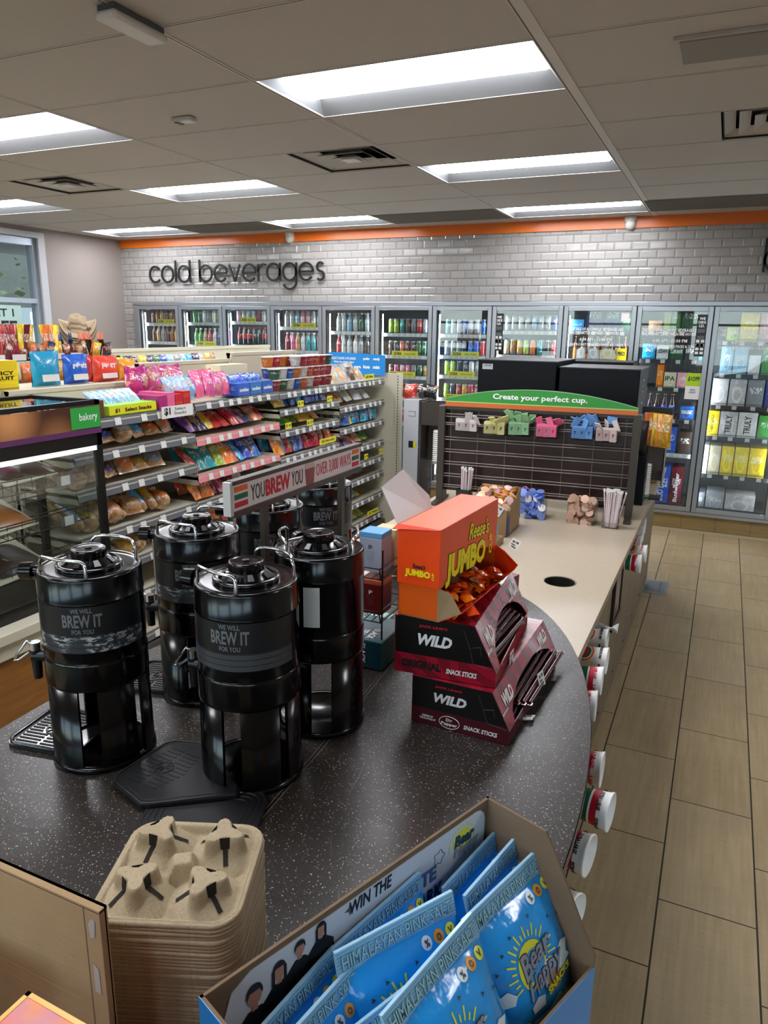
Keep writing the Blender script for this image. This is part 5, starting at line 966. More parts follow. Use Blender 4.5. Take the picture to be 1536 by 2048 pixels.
# packet bins
random.seed(9)
pkm = cmesh('sweetener_packet', lambda b: b.cb((0, 0, .03), (.042, .0035, .06)), [pm('plain_white_paper', 'dedede', .6)])
def bin_(px0, px1, pyt, pyb, hexc, lab, cname, n, ink, spill=0):
    p0, p1 = P(px0, pyb, 'y', .965), P(px1, pyb, 'y', .965); w_ = p1.x - p0.x; z0 = p0.z; hb = P(px0, pyt, 'y', .965).z - z0 - .012; yc = .965
    t = thing('packet_bin', 'clear bin holding %s packets on the condiment rack' % lab, 'bin', ((p0.x+p1.x)/2, yc, z0), R(4)); mb = MB(); g = .002
    mb.box(-w_/2, w_/2, -.03, -.03+g, 0, hb); mb.box(-w_/2, w_/2, .03-g, .03, 0, hb*1.1); mb.box(-w_/2, -w_/2+g, -.03, .03, 0, hb); mb.box(w_/2-g, w_/2, -.03, .03, 0, hb); mb.box(-w_/2, w_/2, -.03, .03, 0, g); mb.build('clear_box', M['acryl'], t)
    pmm = pm('packet_paper_' + cname, hexc, .6); k = 0
    for col in range(3):
        for q in range(n):
            dx = (col - 1) * w_*.31; yy = -.024 + q*.046/n; last = q == 0
            o = thing('sweetener_packet', '%s sweetener packet, column %d row %d in its rack bin' % (cname, col+1, q+1), 'sweetener', ((p0.x+p1.x)/2 + dx, yc + yy, z0 + .004), R(4) + random.uniform(-.03, .03), '%s packets' % cname)
            MB().cb((0, 0, .034 + random.uniform(-.0, .006)), (w_*.3, .004, .064)).build('sleeve', pmm, o)
            if last: text('7', .013, .018, o, (0, -.0023, .034), FR, ink, .05)
    for q in range(spill):
        o = thing('sweetener_packet', '%s sweetener packet lying on top of its bin, piece %d' % (cname, q+1), 'sweetener', ((p0.x+p1.x)/2 + random.uniform(-w_*.5, w_*.62), yc + random.uniform(-.03, .02), z0 + hb + .008 + q*.0035), 0, 'loose %s packets' % cname, (random.uniform(.2, 1.0), random.uniform(-.6, .6), random.uniform(-.7, .7)))
        MB().cb((0, 0, .01), (w_*.3, .0035, .06)).build('sleeve', pmm, o)
PB = [(912, 957, 838, 862, 'd9d0d0', 'white', 'white', 6, M['red'], 4), (968, 1012, 842, 868, 'd9d28f', 'pale yellow', 'yellow', 6, M['txt'], 5), (1017, 1060, 840, 870, '9bc99a', 'pale green', 'green', 6, M['green'], 10), (1072, 1115, 846, 874, 'ea6d96', 'pink', 'pink', 6, M['red'], 4), (1142, 1187, 848, 878, '6fa3e0', 'light blue', 'blue', 6, pm('blue_ink', '1d3f9a', .5), 10), (1190, 1235, 852, 883, 'dccbc8', 'pale pinkish white', 'pinkish white', 6, M['red'], 3)]
for a in PB: bin_(*a)
for q, (px, py) in enumerate(((1222, 842),)): p = P(px, py, 'y', .96); o = thing('sweetener_packet', 'single blue packet standing behind the aisle side bin', 'sweetener', (p.x, .985, p.z - .02), 0, None, (.1, .1, 0)); MB().cb((0, 0, .02), (.05, .003, .04)).build('sleeve', pm('packet_paper_blue', '6fa3e0', .6), o)
def podlid():
    t = NT('pod_lid'); oi = t.n('ObjectInfo'); h = t.n('HueSaturation'); h.inputs['Saturation'].default_value = .85; h.inputs['Value'].default_value = 1.25; t.l(oi.outputs['Color'], h.inputs['Color']); t.pbr(t.mix(.10, h.outputs[0], (.7, .68, .66, 1)), .3, .2); return t.m
# acrylic bins of creamer pods
pod = cmesh('creamer_pod', lambda b: b.lathe([(0, 0), (.011, 0), (.0155, .016), (.0185, .017), (.0185, .019), (0, .0195)], seg=10, sm=False, mis=[0, 0, 1, 1, 1]), [oc('pod_body', .35), podlid()])
def podbin(x0, x1, y, zh, body, lidc, lab, cname, n):
    t = thing('acrylic_bin', lab, 'bin', ((x0+x1)/2, y + .05, ZT + .001)); w_ = x1 - x0; g = .0025; mb = MB()
    mb.box(-w_/2, w_/2, -.05, -.05+g, 0, zh*.86); mb.box(-w_/2, w_/2, .05-g, .05, 0, zh*1.15); mb.prism([(-.05, 0), (.05, 0), (.05, zh*1.15), (-.05, zh*.86)], -w_/2, -w_/2+g, 'x'); mb.prism([(-.05, 0), (.05, 0), (.05, zh*1.15), (-.05, zh*.86)], w_/2-g, w_/2, 'x'); mb.box(-w_/2, w_/2, -.05, .05, 0, g); mb.build('clear_box', M['acryl'], t)
    k = 0; nx = 4; per = []
    for lay in range(6):
        for iy in range(2):
            for ix in range(nx):
                if k >= n: break
                c = random.choice(lidc); o = place(pod, 'creamer_pod', '%s creamer pod, layer %d row %d place %d in its clear bin' % (cname, lay+1, iy+1, ix+1), 'creamer', ((x0+x1)/2 + (ix - 1.5)*w_*.225 + random.uniform(-.004, .004), y + .05 + (iy - .8)*.042 + random.uniform(-.003, .003), ZT + .012 + lay*.0235), (random.choice([pi/2, pi/2, .3, 2.2, 1.2]), random.uniform(-.6, .6), random.uniform(-.6, .6)), '%s creamer pods' % cname, lin(random.choice(body)), (1.14, 1.14, 1.14)); k += 1
podbin(-.148, -.018, .79, .125, ['2f62c4', '2f62c4', '3a70d2', 'd8d8d8'], [1], 'clear bin of blue creamer pods on the beige counter', 'blue', 46)
podbin(.105, .245, .80, .125, ['a9785c', 'b98a6c', '8a5a44', 'c09a80'], [1], 'clear bin of copper brown creamer pods on the beige counter', 'copper', 46)
p = P(1052, 988, 'y', .80); o = thing('sweetener_packet', 'pink packet lying on the blue creamer pods', 'sweetener', (p.x, .84, 1.055), 0, None, (.9, .5, .3)); MB().cb((0, 0, 0), (.055, .003, .02)).build('sleeve', pm('packet_paper_pink', 'ea6d96', .6), o)
# straws
stm = pm('pinkish_straw_wrap', 'd3c3c6', .5, bump=(90, .001))
def straws(cx, cy, n, zh, lab, fan, nm):
    t = thing('straw_holder', lab, 'holder', (cx, cy, ZT + .001)); mb = MB(); mb.box(-.04, .04, -.025, -.022, 0, .03 if nm == 'clear' else .1); mb.box(-.04, .04, .022, .025, 0, .10); mb.box(-.04, .04, -.025, .025, 0, .003); mb.box(-.04, -.037, -.025, .025, 0, .1); mb.box(.037, .04, -.025, .025, 0, .1); mb.build('tray', M['acryl'] if nm == 'clear' else M['blackp'], t)
    for q in range(n):
        dx = random.uniform(-1, 1); dy = random.uniform(-.8, .8); b0 = Vector((cx + dx*.028, cy + dy*.017, ZT + .005)); tp = Vector((cx + dx*.028*(1 + fan) + random.uniform(-.01, .01) + .004, cy + dy*.02, ZT + zh + random.uniform(-.012, .006)))
        o = MB().tube([(0, 0, 0), (tp - b0)*.5, tp - b0], .0036, 6).build('wrapped_straw', stm, None, b0); tag(o, 'pink striped wrapped straw, number %d in the %s holder' % (q+1, nm), 'straw', 'wrapped straws in the %s holder' % nm)
        MB().box(-.0045, .0045, -.0008, .0008, 0, .012).build('paper_end', M['paper'], o, tuple(tp - b0))
straws(.325, .80, 60, .185, 'clear holder with a fan of pink wrapped straws on the beige counter', .75, 'clear')
p0 = P(925, 990, 'y', .85); straws(p0.x, .88, 18, .21, 'black holder of wrapped straws behind the orange candy box', .1, 'black')
# ------------------------------------------------------------------ black oven cabinets at the counter's far end
def oven(px0, px1, yf, depth, zt_, zb_, lab, lbl=None):
    a, b = P(px0, 760, 'y', yf).x, P(px1, 760, 'y', yf).x; t = thing('countertop_oven', lab, 'appliance', ((a+b)/2, yf + depth/2, ZT + .001)); w_ = b - a; hh = zt_ - ZT
    MB().box(-w_/2, w_/2, -depth/2, depth/2, zb_ - ZT, hh).build('body', pm('oven_black', '070a10', .5, spec=.2), t, bevel=.006); MB().box(-w_/2 - .004, w_/2 + .004, -depth/2 - .003, depth/2 + .004, hh - .004, hh + .002).build('lid_sheet', pm('oven_top_grey', '3c3e42', .4, .4), t)
    for sx in (-1, 1):
        for sy in (-1, 1): MB().box(sx*(w_/2 - .05) - .02, sx*(w_/2 - .05) + .02, sy*(depth/2 - .06) - .02, sy*(depth/2 - .06) + .02, 0, zb_ - ZT).build('leg', M['blackp'], t)
    if lbl: MB().box(-w_/2 + .03, -w_/2 + .10, -depth/2 - .002, -depth/2, hh - .06, hh - .025).build('maker_plate', pm('silver_label', 'b8bcc2', .4, .3), t); text('LANCER', .05, .01, t, (-w_/2 + .065, -depth/2 - .003, hh - .035), FR, M['txt'], .01)
    else:
        for q in range(5): MB().box(w_/2, w_/2 + .003, -.04, -.02, hh - .08 - q*.035, hh - .07 - q*.035).build('indicator', M['red'] if q == 3 else M['paper'], t)
    return t
oven(955, 1112, 1.75, .62, 1.684, 1.02, 'larger black boxy machine with a small silver label on the far counter', True)
oven(1118, 1280, 1.72, .50, 1.655, 1.02, 'smaller black boxy machine nearer the aisle with side indicator marks', False)
t = thing('countertop_dispenser', 'low black machine top seen behind the two black machines', 'appliance', (-.05, 2.55, ZT + .001)); MB().box(-.24, .24, -.16, .16, 0, .76).build('body', pm('oven_black', '070a10', .5, spec=.2), t, bevel=.006)
# chip bags and jar behind the aisle end of the rack
t = thing('chip_clip_rack', 'black clip strip rack holding orange chip bags by the aisle end', 'rack', (.40, 1.62, ZT + .001)); MB().box(-.008, .008, -.008, .008, 0, .52).build('post', M['blackp'], t); MB().box(-.05, .12, -.01, .01, .50, .54).build('hanger_bar', M['blackp'], t); MB().box(-.06, .1, -.06, .06, 0, .008).build('base', M['blackp'], t)
for q in range(5):
    p = P(1302 + q*9, 820, 'y', 1.6 - .02*q); place(long_, 'chip_bag', 'orange and gold chip bag, %s from the black machines, hanging by the aisle' % ORD[q], 'snack', (p.x, 1.56 - .02*q, 1.235), (0, 0, .5 - .2*q), 'hanging orange chip bags', lin(('c98a1e', 'd07a1c', 'c9962c', 'd8861e', 'bf8a2a')[q]), (.72, .8, .95))
jp = P(1215, 805, 'y', 1.3); t = thing('lidded_jar', 'wide grey lidded jar behind the green header near the aisle', 'jar', (jp.x + .01, 1.32, ZT + .001)); MB().lathe([(0, 0), (.09, 0), (.095, .02), (.095, .43), (.0, .43)], seg=28).build('body', pm('smoky_jar', '3b3733', .3), t); MB().lathe([(.098, .43), (.1, .445), (.1, .46), (.09, .475), (.0, .48)], seg=28).build('lid', pm('grey_lid', '8a8883', .4), t)
t = thing('chip_bag', 'black and white chip bag leaning between jar and orange bags', 'snack', (.375, 1.42, 1.19), .3); mb = MB(); pillow(mb, .075, .2, .04); mb.build('wrapper', M['blackp'], t)
for q in range(6): MB().box(-.034, -.026, -.024, -.021, .03 + q*.026, .045 + q*.026).build('white_print', M['paper'], t)
MB().box(-.05, .05, -.06, .06, 0, .28).build('stand', pm('oven_black', '070a10', .5, spec=.2), thing('bag_stand', 'dark stand under the black chip bag at the aisle end', 'stand', (.37, 1.44, ZT + .001)))
t = thing('box_flap', 'open brown carton with raised flap at the far counter end by the aisle', 'carton', (.37, 2.2, ZT + .001)); MB().box(-.07, .07, -.12, .12, 0, .16).build('carton', M['card'], t, bevel=.002); MB().prism([(-.07, .16), (.07, .16), (.1, .2), (-.07, .24)], -.124, -.12, 'y').build('flap', M['card'], t)
# metal hatch on the floor
hx = [P(a, b, 'z', 0) for a, b in ((1290, 1160), (1337, 1165), (1330, 1190), (1283, 1183))]
t = thing('floor_hatch', 'square metal access plate set in the floor tiles by the island', 'hatch', (.472, 2.68, .0005)); MB().box(-.09, .09, -.16, .16, 0, .004).build('frame', pm('worn_steel', '9b9d9c', .35, .7), t); MB().box(-.065, .065, -.12, .12, .004, .006).build('plate', pm('worn_steel_dark', '7d8080', .4, .7), t); MB().box(.03, .04, -.12, .12, .006, .0065).build('seam', M['gy'], t)

# ------------------------------------------------------------------ coffee servers
worn = NT('worn_sticker_glue'); wc = worn.co(); wmp = worn.n('Mapping'); wmp.inputs['Scale'].default_value = (60, 60, 150); worn.l(wc, wmp.inputs[0]); wf = worn.ramp(worn.noise(wmp.outputs[0], 1, 4, .7), .50, .54)
wf = worn.math('MULTIPLY', wf, worn.ramp(worn.noise(wc, 9, 1), .42, .5)); worn.pbr(worn.mix(wf, lin('2a2d31'), lin('a9adad')), .5)
satin = pm('satin_black_label', '17191b', .33, spec=.4); stripeg = pm('label_grey', '3d3f43', .35); darkline = pm('label_dark_line', '0c0d0e', .4); lgrey = pm('label_text_grey', '64676a', .4)
def server(x, y, rz, lab, wear=False, logo=True, white=False, g2=(-22, -10)):
    t = thing('coffee_server', lab, 'coffee dispenser', (x, y, ZT + .001), rz, 'black coffee servers on the dark counter')
    # stand: base ring, floor plate, legs that are arcs of the shell
    MB().lathe([(0, .006), (.095, .006), (.1, .012), (.108, .014), (.1135, .010), (.1145, 0), (0, 0)], seg=48).build('base_plate', M['black'], t)
    legs = [(-66, g2[0]), (g2[1], 60), (88, 140), (206, 272)]
    for a, b in legs:
        mb = MB(); mb.lathe([(.1115, .004), (.109, .2), (.101, .2), (.103, .004), (.1115, .004)], seg=12, a0=R(a), a1=R(b))
        for e in (a, b): c, s = cos(R(e)), sin(R(e)); mb.add([(.1115*c, .1115*s, .004), (.109*c, .109*s, .2), (.101*c, .101*s, .2), (.103*c, .103*s, .004)], [(0, 1, 2, 3)])
        mb.build('leg', M['black'], t)
    MB().lathe([(0, .195), (.1, .195), (.1105, .197), (.1108, .203), (.1108, .254), (.1102, .26), (.1085, .262)], seg=56).build('skirt_ring', M['black'], t)
    MB().lathe([(.1088, .262), (.1088, .284), (.1095, .286), (.1095, .394), (.111, .396), (.111, .3985), (.1095, .400), (.1095, .447), (.108, .453), (.1045, .4545), (.1015, .4525), (.09, .4515), (.05, .4515)], seg=56).build('body', M['black'], t)
    if logo or wear:
        MB().lathe([(.1098, .288), (.1098, .393)], seg=40, a0=R(-150), a1=R(0)).build('label_wrap', satin, t)
        mb = MB(); mb.lathe([(.11, .289), (.11, .327)], seg=40, a0=R(-150), a1=R(0)); mb.build('label_band', worn.m if wear else stripeg, t)
        for z in (.3, .313, .325): mb = MB(); mb.lathe([(.1102, z), (.1102, z + .0014)], seg=40, a0=R(-150), a1=R(0)); mb.build('band_line', darkline, t)
    if logo:
        a = R(-75)
        for s, w_, h_, z in (('WE WILL', .045, .0105, .3865), ('BREW IT', .083, .029, .3635), ('FOR YOU', .045, .0105, .3395)): text(s, w_, h_, t, (.1098*cos(a), .1098*sin(a), z - .002), (pi/2, 0, a + pi/2), lgrey, .025, wrap=.1098, thick=.0003)
    if white: a = R(-25); mb = MB(); mb.lathe([(.1103, .290), (.1103, .388)], seg=6, a0=a - R(10), a1=a + R(10)); mb.build('white_sticker', M['paper'], t)
    # lid
    mb = MB(); mb.lathe([(.0705, .451), (.0715, .457), (.069, .460), (.060, .461), (.0585, .4605), (.042, .472), (.036, .473)], seg=48); mb.build('lid_collar', M['black'], t)
    mb = MB(); mb.grid(lambda u, v: ((.0365 + .0012*cos(2*pi*u*14))*cos(2*pi*u), (.0365 + .0012*cos(2*pi*u*14))*sin(2*pi*u), .470 + v*.017), 112, 1); mb.lathe([(.0375, .487), (.0365, .491), (.033, .4925), (.031, .4915), (.018, .491), (.0, .491)], seg=48); mb.build('screw_cap', M['black'], t)
    MB().lathe([(.0, .491), (.008, .491), (.008, .4935), (0, .494)], seg=16).build('cap_button', M['blackp'], t)
    for k in range(8): a = 2*pi*k/8; MB().at((0, 0, 0), a).add([(.044, -.005, .4725), (.044, .005, .4725), (.058, .007, .4625), (.058, -.007, .4625)], [(0, 1, 2, 3)]).build('lid_rib', M['blackp'], t, solid=.002)
    # two bail handles over the rim
    for c in (-105, 75):
        a, b = R(c - 38), R(c + 38); pa = Vector((.1*cos(a), .1*sin(a), 0)); pb = Vector((.1*cos(b), .1*sin(b), 0)); oo = Vector((cos(R(c)), sin(R(c)), 0)); zt_ = .489
        pts = [pa + Vector((0, 0, .440)), pa + Vector((0, 0, .474)), pa*.98 + (pb-pa)*.02 + Vector((0, 0, .483)), pa + (pb-pa)*.08 + oo*.004 + Vector((0, 0, zt_))]
        for k in range(1, 8): f = .08 + .84*k/8; pts.append(pa + (pb-pa)*f + oo*(.004 + .012*sin(pi*f)) + Vector((0, 0, zt_ + .003*sin(pi*f))))
        pts += [pa + (pb-pa)*.92 + oo*.004 + Vector((0, 0, zt_)), pb*.98 + (pa-pb)*.02 + Vector((0, 0, .483)), pb + Vector((0, 0, .474)), pb + Vector((0, 0, .440))]
        MB().tube(pts, .0038, 10).build('handle', M['chrome'], t)
    # gauge knob and faucet
    a = R(186); d = Vector((cos(a), sin(a), 0)); mb = MB(); mb.cyl(d*.1 + Vector((0, 0, .436)), d*.125 + Vector((0, 0, .436)), .013, seg=16); mb.cyl(d*.125 + Vector((0, 0, .436)), d*.152 + Vector((0, 0, .436)), .021, .019, seg=20); mb.build('vent_knob', M['black'], t)
    a = R(188); d = Vector((cos(a), sin(a), 0)); n = Vector((-d.y, d.x, 0))
    mb = MB(); mb.cyl(d*.1 + Vector((0, 0, .235)), d*.145 + Vector((0, 0, .235)), .014, seg=16); mb.cyl(d*.138 + Vector((0, 0, .25)), d*.138 + Vector((0, 0, .18)), .013, .010, seg=16); mb.build('faucet', M['blackp'], t)
    MB().cyl(d*.138 + Vector((0, 0, .25)), d*.138 + Vector((0, 0, .268)), .012, seg=16).build('faucet_bonnet', M['chrome'], t)
    MB().tube([d*.138 + Vector((0, 0, .262)), d*.155 + Vector((0, 0, .27)), d*.182 + Vector((0, 0, .235)), d*.188 + Vector((0, 0, .222)), d*.176 + n*.004 + Vector((0, 0, .226)), d*.15 + n*.004 + Vector((0, 0, .245))], .0032, 8).build('faucet_lever', M['chrome'], t)
    MB().tube([d*.116 + Vector((0, 0, .27)), d*.116 + Vector((0, 0, .42))], .0055, 8).build('sight_gauge', M['chrome'], t)
    return t
def drip_tray(x, y, rz, lab, z=ZT + .001, shiny=False):
    """rounded tray with a spoked grille; local +x points away from its server"""
    t = thing('drip_tray', lab, 'drip tray', (x, y, z), rz, 'drip trays of the coffee servers'); m = pm('wet_black_tray', '1c1d20', .14, 0, .6) if shiny else M['rubber']
    def rr(hx, hy, r, n=6): return [(sx*(hx - r) + r*cos(a), sy*(hy - r) + r*sin(a)) for (sx, sy, a0) in ((1, 1, 0), (-1, 1, 90), (-1, -1, 180), (1, -1, 270)) for a in [R(a0 + 90*k/n) for k in range(n+1)]]
    MB().prism([(x_ + .0, y_) for x_, y_ in rr(.10, .088, .028)], 0, .008, 'z').build('tray_base', m, t, bevel=.002)
    mb = MB(); o = rr(.098, .086, .028); i_ = rr(.092, .08, .024); n = len(o)
    vs = [(a, b, .008) for a, b in o] + [(a, b, .014) for a, b in o] + [(a, b, .014) for a, b in i_] + [(a, b, .008) for a, b in i_]
    mb.add(vs, [(j*n + k, j*n + (k+1) % n, (j+1)*n + (k+1) % n, (j+1)*n + k) for j in range(3) for k in range(n)], 0, True); mb.build('rim', m, t)
    mb = MB()
    for k in range(12):
        yy = -.066 + k*.012
        for sx in (-1, 1):
            r2 = .026 + .003; x0 = math.sqrt(max(r2**2 - yy**2, 0)) if abs(yy) < r2 else 0
            L = .062 - .0 * abs(yy); 
            if abs(yy) < .07 and L - x0 > .01: mb.box(min(sx*(x0 + .004), sx*L) + .02, max(sx*(x0 + .004), sx*L) + .02, yy - .0026, yy + .0026, .0082, .0098)
    mb.build('grille_slots', M['txt'], t)
    mb = MB(); mb.lathe([(.026, .0083), (.026, .0105), (.022, .0105), (.022, .0083)], (.02, 0, 0), 28)
    for k in range(4): a = pi*k/4; mb.at((.02, 0, 0), a).box(-.022, .022, -.0012, .0012, .0085, .0105)
    mb.at(); mb.build('spoked_ring', m, t); return t
server(-.108, -1.717, 0, 'black coffee server closest to the drink carrier stack, clean grey logo', False, True)
server(-.467, -1.80, R(19), 'black coffee server nearest the bakery side with scraped silver band', True, True)
server(-.081, -1.455, R(-45), 'black coffee server with a white sticker and no logo', False, False, True, (-27, 0))
server(-.442, -1.462, R(14), 'black coffee server in the middle, scraped band, behind the two front ones', True, True)
server(-.435, -1.146, R(20), 'black coffee server behind the brew sign, logo partly hidden', False, True)
server(-.45, -.80, R(25), 'farthest black coffee server, seen under the end of the brew sign', False, True)
drip_tray(-.60, -1.80, R(190), 'wet shining drip tray beside the coffee server nearest the bakery', shiny=True); drip_tray(-.565, -1.47, R(195), 'dark drip tray beside the middle coffee server')
zt0 = ZT + .016; ol = [P(x, y, 'z', zt0) for x, y in ((225, 1566), (232, 1552), (332, 1487), (352, 1482), (398, 1486), (412, 1492), (438, 1520), (478, 1578), (474, 1594), (300, 1612), (281, 1611))]; cc_ = P(330, 1537, 'z', zt0); u_dir = (P(341, 1485, 'z', zt0) - P(228, 1560, 'z', zt0)).normalized(); trz = math.atan2(u_dir.y, u_dir.x)
t = thing('drip_tray', 'large loose black drip tray with spoked grille behind the drink carriers', 'drip tray', (cc_.x, cc_.y, ZT + .012), trz, 'drip trays of the coffee servers'); lo = [Matrix.Rotation(-trz, 3, 'Z') @ (p - cc_) for p in ol]
MB().prism([(p.x, p.y) for p in lo], 0, .007, 'z').build('tray_base', M['rubber'], t, bevel=.002)
MB().tube([(p.x*.97, p.y*.97, .0075) for p in lo], .0022, 6, closed=True).build('rim', M['rubber'], t); MB().tube([(p.x*.88 if p.x > -9 else 0, p.y*.88, .0072) for p in lo], .0009, 5, closed=True).build('inner_ridge', M['rubber'], t)
mb = MB()
for k in range(11):
    xx = -.066 + k*.0132
    for s in (-1, 1):
        y0_ = max(.023, 0) if abs(xx) < .023 else .006; y1_ = .056 - .25*abs(xx); mb.box(xx - .0027, xx + .0027, min(s*y0_, s*y1_), max(s*y0_, s*y1_), .0071, .0080)
mb.build('grille_slots', M['txt'], t)
mb = MB(); mb.lathe([(.021, .0072), (.021, .0088), (.018, .0088), (.018, .0072)], (0, 0, 0), 28)
for k in range(4): mb.at((0, 0, 0), pi*k/4).box(-.018, .018, -.001, .001, .0072, .0086)
mb.at(); mb.build('spoked_ring', M['rubber'], t)
t = thing('drip_tray', 'black rubber tray lying under the loose drip tray', 'drip tray', (-.10, -1.90, ZT + .0015), R(20), 'drip trays of the coffee servers')
def rr2(hx, hy, r, n=6): return [(sx*(hx - r) + r*cos(a), sy*(hy - r) + r*sin(a)) for (sx, sy, a0) in ((1, 1, 0), (-1, 1, 90), (-1, -1, 180), (1, -1, 270)) for a in [R(a0 + 90*k/n) for k in range(n+1)]]
MB().prism(rr2(.12, .08, .04), 0, .009, 'z').build('tray_base', M['rubber'], t, bevel=.003)
for q in range(4): MB().tube([(a, b, .0092) for a, b in rr2(.115 - q*.011, .075 - q*.011, .036 - q*.006)], .0014, 6, closed=True).build('raised_ridge', M['rubber'], t)
# ------------------------------------------------------------------ brew sign on posts
SX = -.25; a, b = P(466, 1000, 'x', SX).y, P(720, 915, 'x', SX).y
t = thing('counter_sign', 'long white counter sign on two posts reading you brew you', 'sign', (SX, 0, 0)); sz0, sz1 = 1.452, 1.521
MB().box(-.012, 0, a, b, sz0, sz1 + .002).build('board', M['paper'], t)
MB().box(-.016, .006, a - .004, b + .004, sz1 - .002, sz1 + .008).build('top_rail', M['bronze'], t); MB().box(-.016, .006, a - .002, b + .002, sz0 - .011, sz0 + .003).build('bottom_rail', M['bronze'], t); MB().box(-.018, .003, a - .014, a - .002, sz0 - .006, sz1 + .006).build('end_cap', pm('off_white_plastic', 'c6c4bf', .4), t)
Ls = b - a; zc = (sz0 + sz1)/2
def ys_(px): return P(px, 1000 - (px - 463)*85/257, 'x', SX).y
for ya, yb_ in ((ys_(469), ys_(495)), (ys_(704), ys_(717))):
    for q, m in enumerate((M['orng'], M['green'], M['red'])): MB().prism([(ya, zc + .0135 - q*.019), (yb_, zc + .0135 - q*.019), (yb_, zc + .0265 - q*.019), (ya, zc + .0265 - q*.019)], .0002, .0012, 'x').build('stripe', m, t)
def sg(s, p0, p1, h_, m, bold, sp=1.0): y0_, y1_ = ys_(p0), ys_(p1); text(s, y1_ - y0_, h_, t, (.0005, (y0_ + y1_)/2, zc), RT, m, bold, sp=sp)
sg('YOU', 502, 529, .04, M['txt'], -.005); sg('BREW', 531, 580, .043, M['red'], .035); sg('YOU', 583, 605, .04, M['txt'], -.005); sg('OVER 3,000 WAYS', 632, 701, .04, M['red'], -.008)
yc_ = (ys_(610) + ys_(629))/2; w_c = (ys_(629) - ys_(610))/2
MB().prism([(yc_ - w_c*.75, sz0 + .004), (yc_ + w_c*.75, sz0 + .004), (yc_ + w_c, sz1 - .02), (yc_ - w_c, sz1 - .02)], .0002, .0012, 'x').build('cup_picture', pm('iced_drink_print', '8a3a34', .3), t); MB().prism([(yc_ - w_c*1.05, sz1 - .02), (yc_ + w_c*1.05, sz1 - .02), (yc_ + w_c*.8, sz1 - .004), (yc_ - w_c*.8, sz1 - .004)], .0002, .0014, 'x').build('cup_lid_picture', pm('pale_lid_print', 'c9b8b4', .4), t)
for f in (P(532, 1040, 'x', SX).y, P(685, 965, 'x', SX).y): MB().box(-.012, .002, f - .01, f + .01, ZT + .0, sz0 - .01).build('post', M['bronze'], t); MB().box(-.03, .02, f - .03, f + .03, ZT + .0005, ZT + .004).build('post_foot', M['bronze'], t)

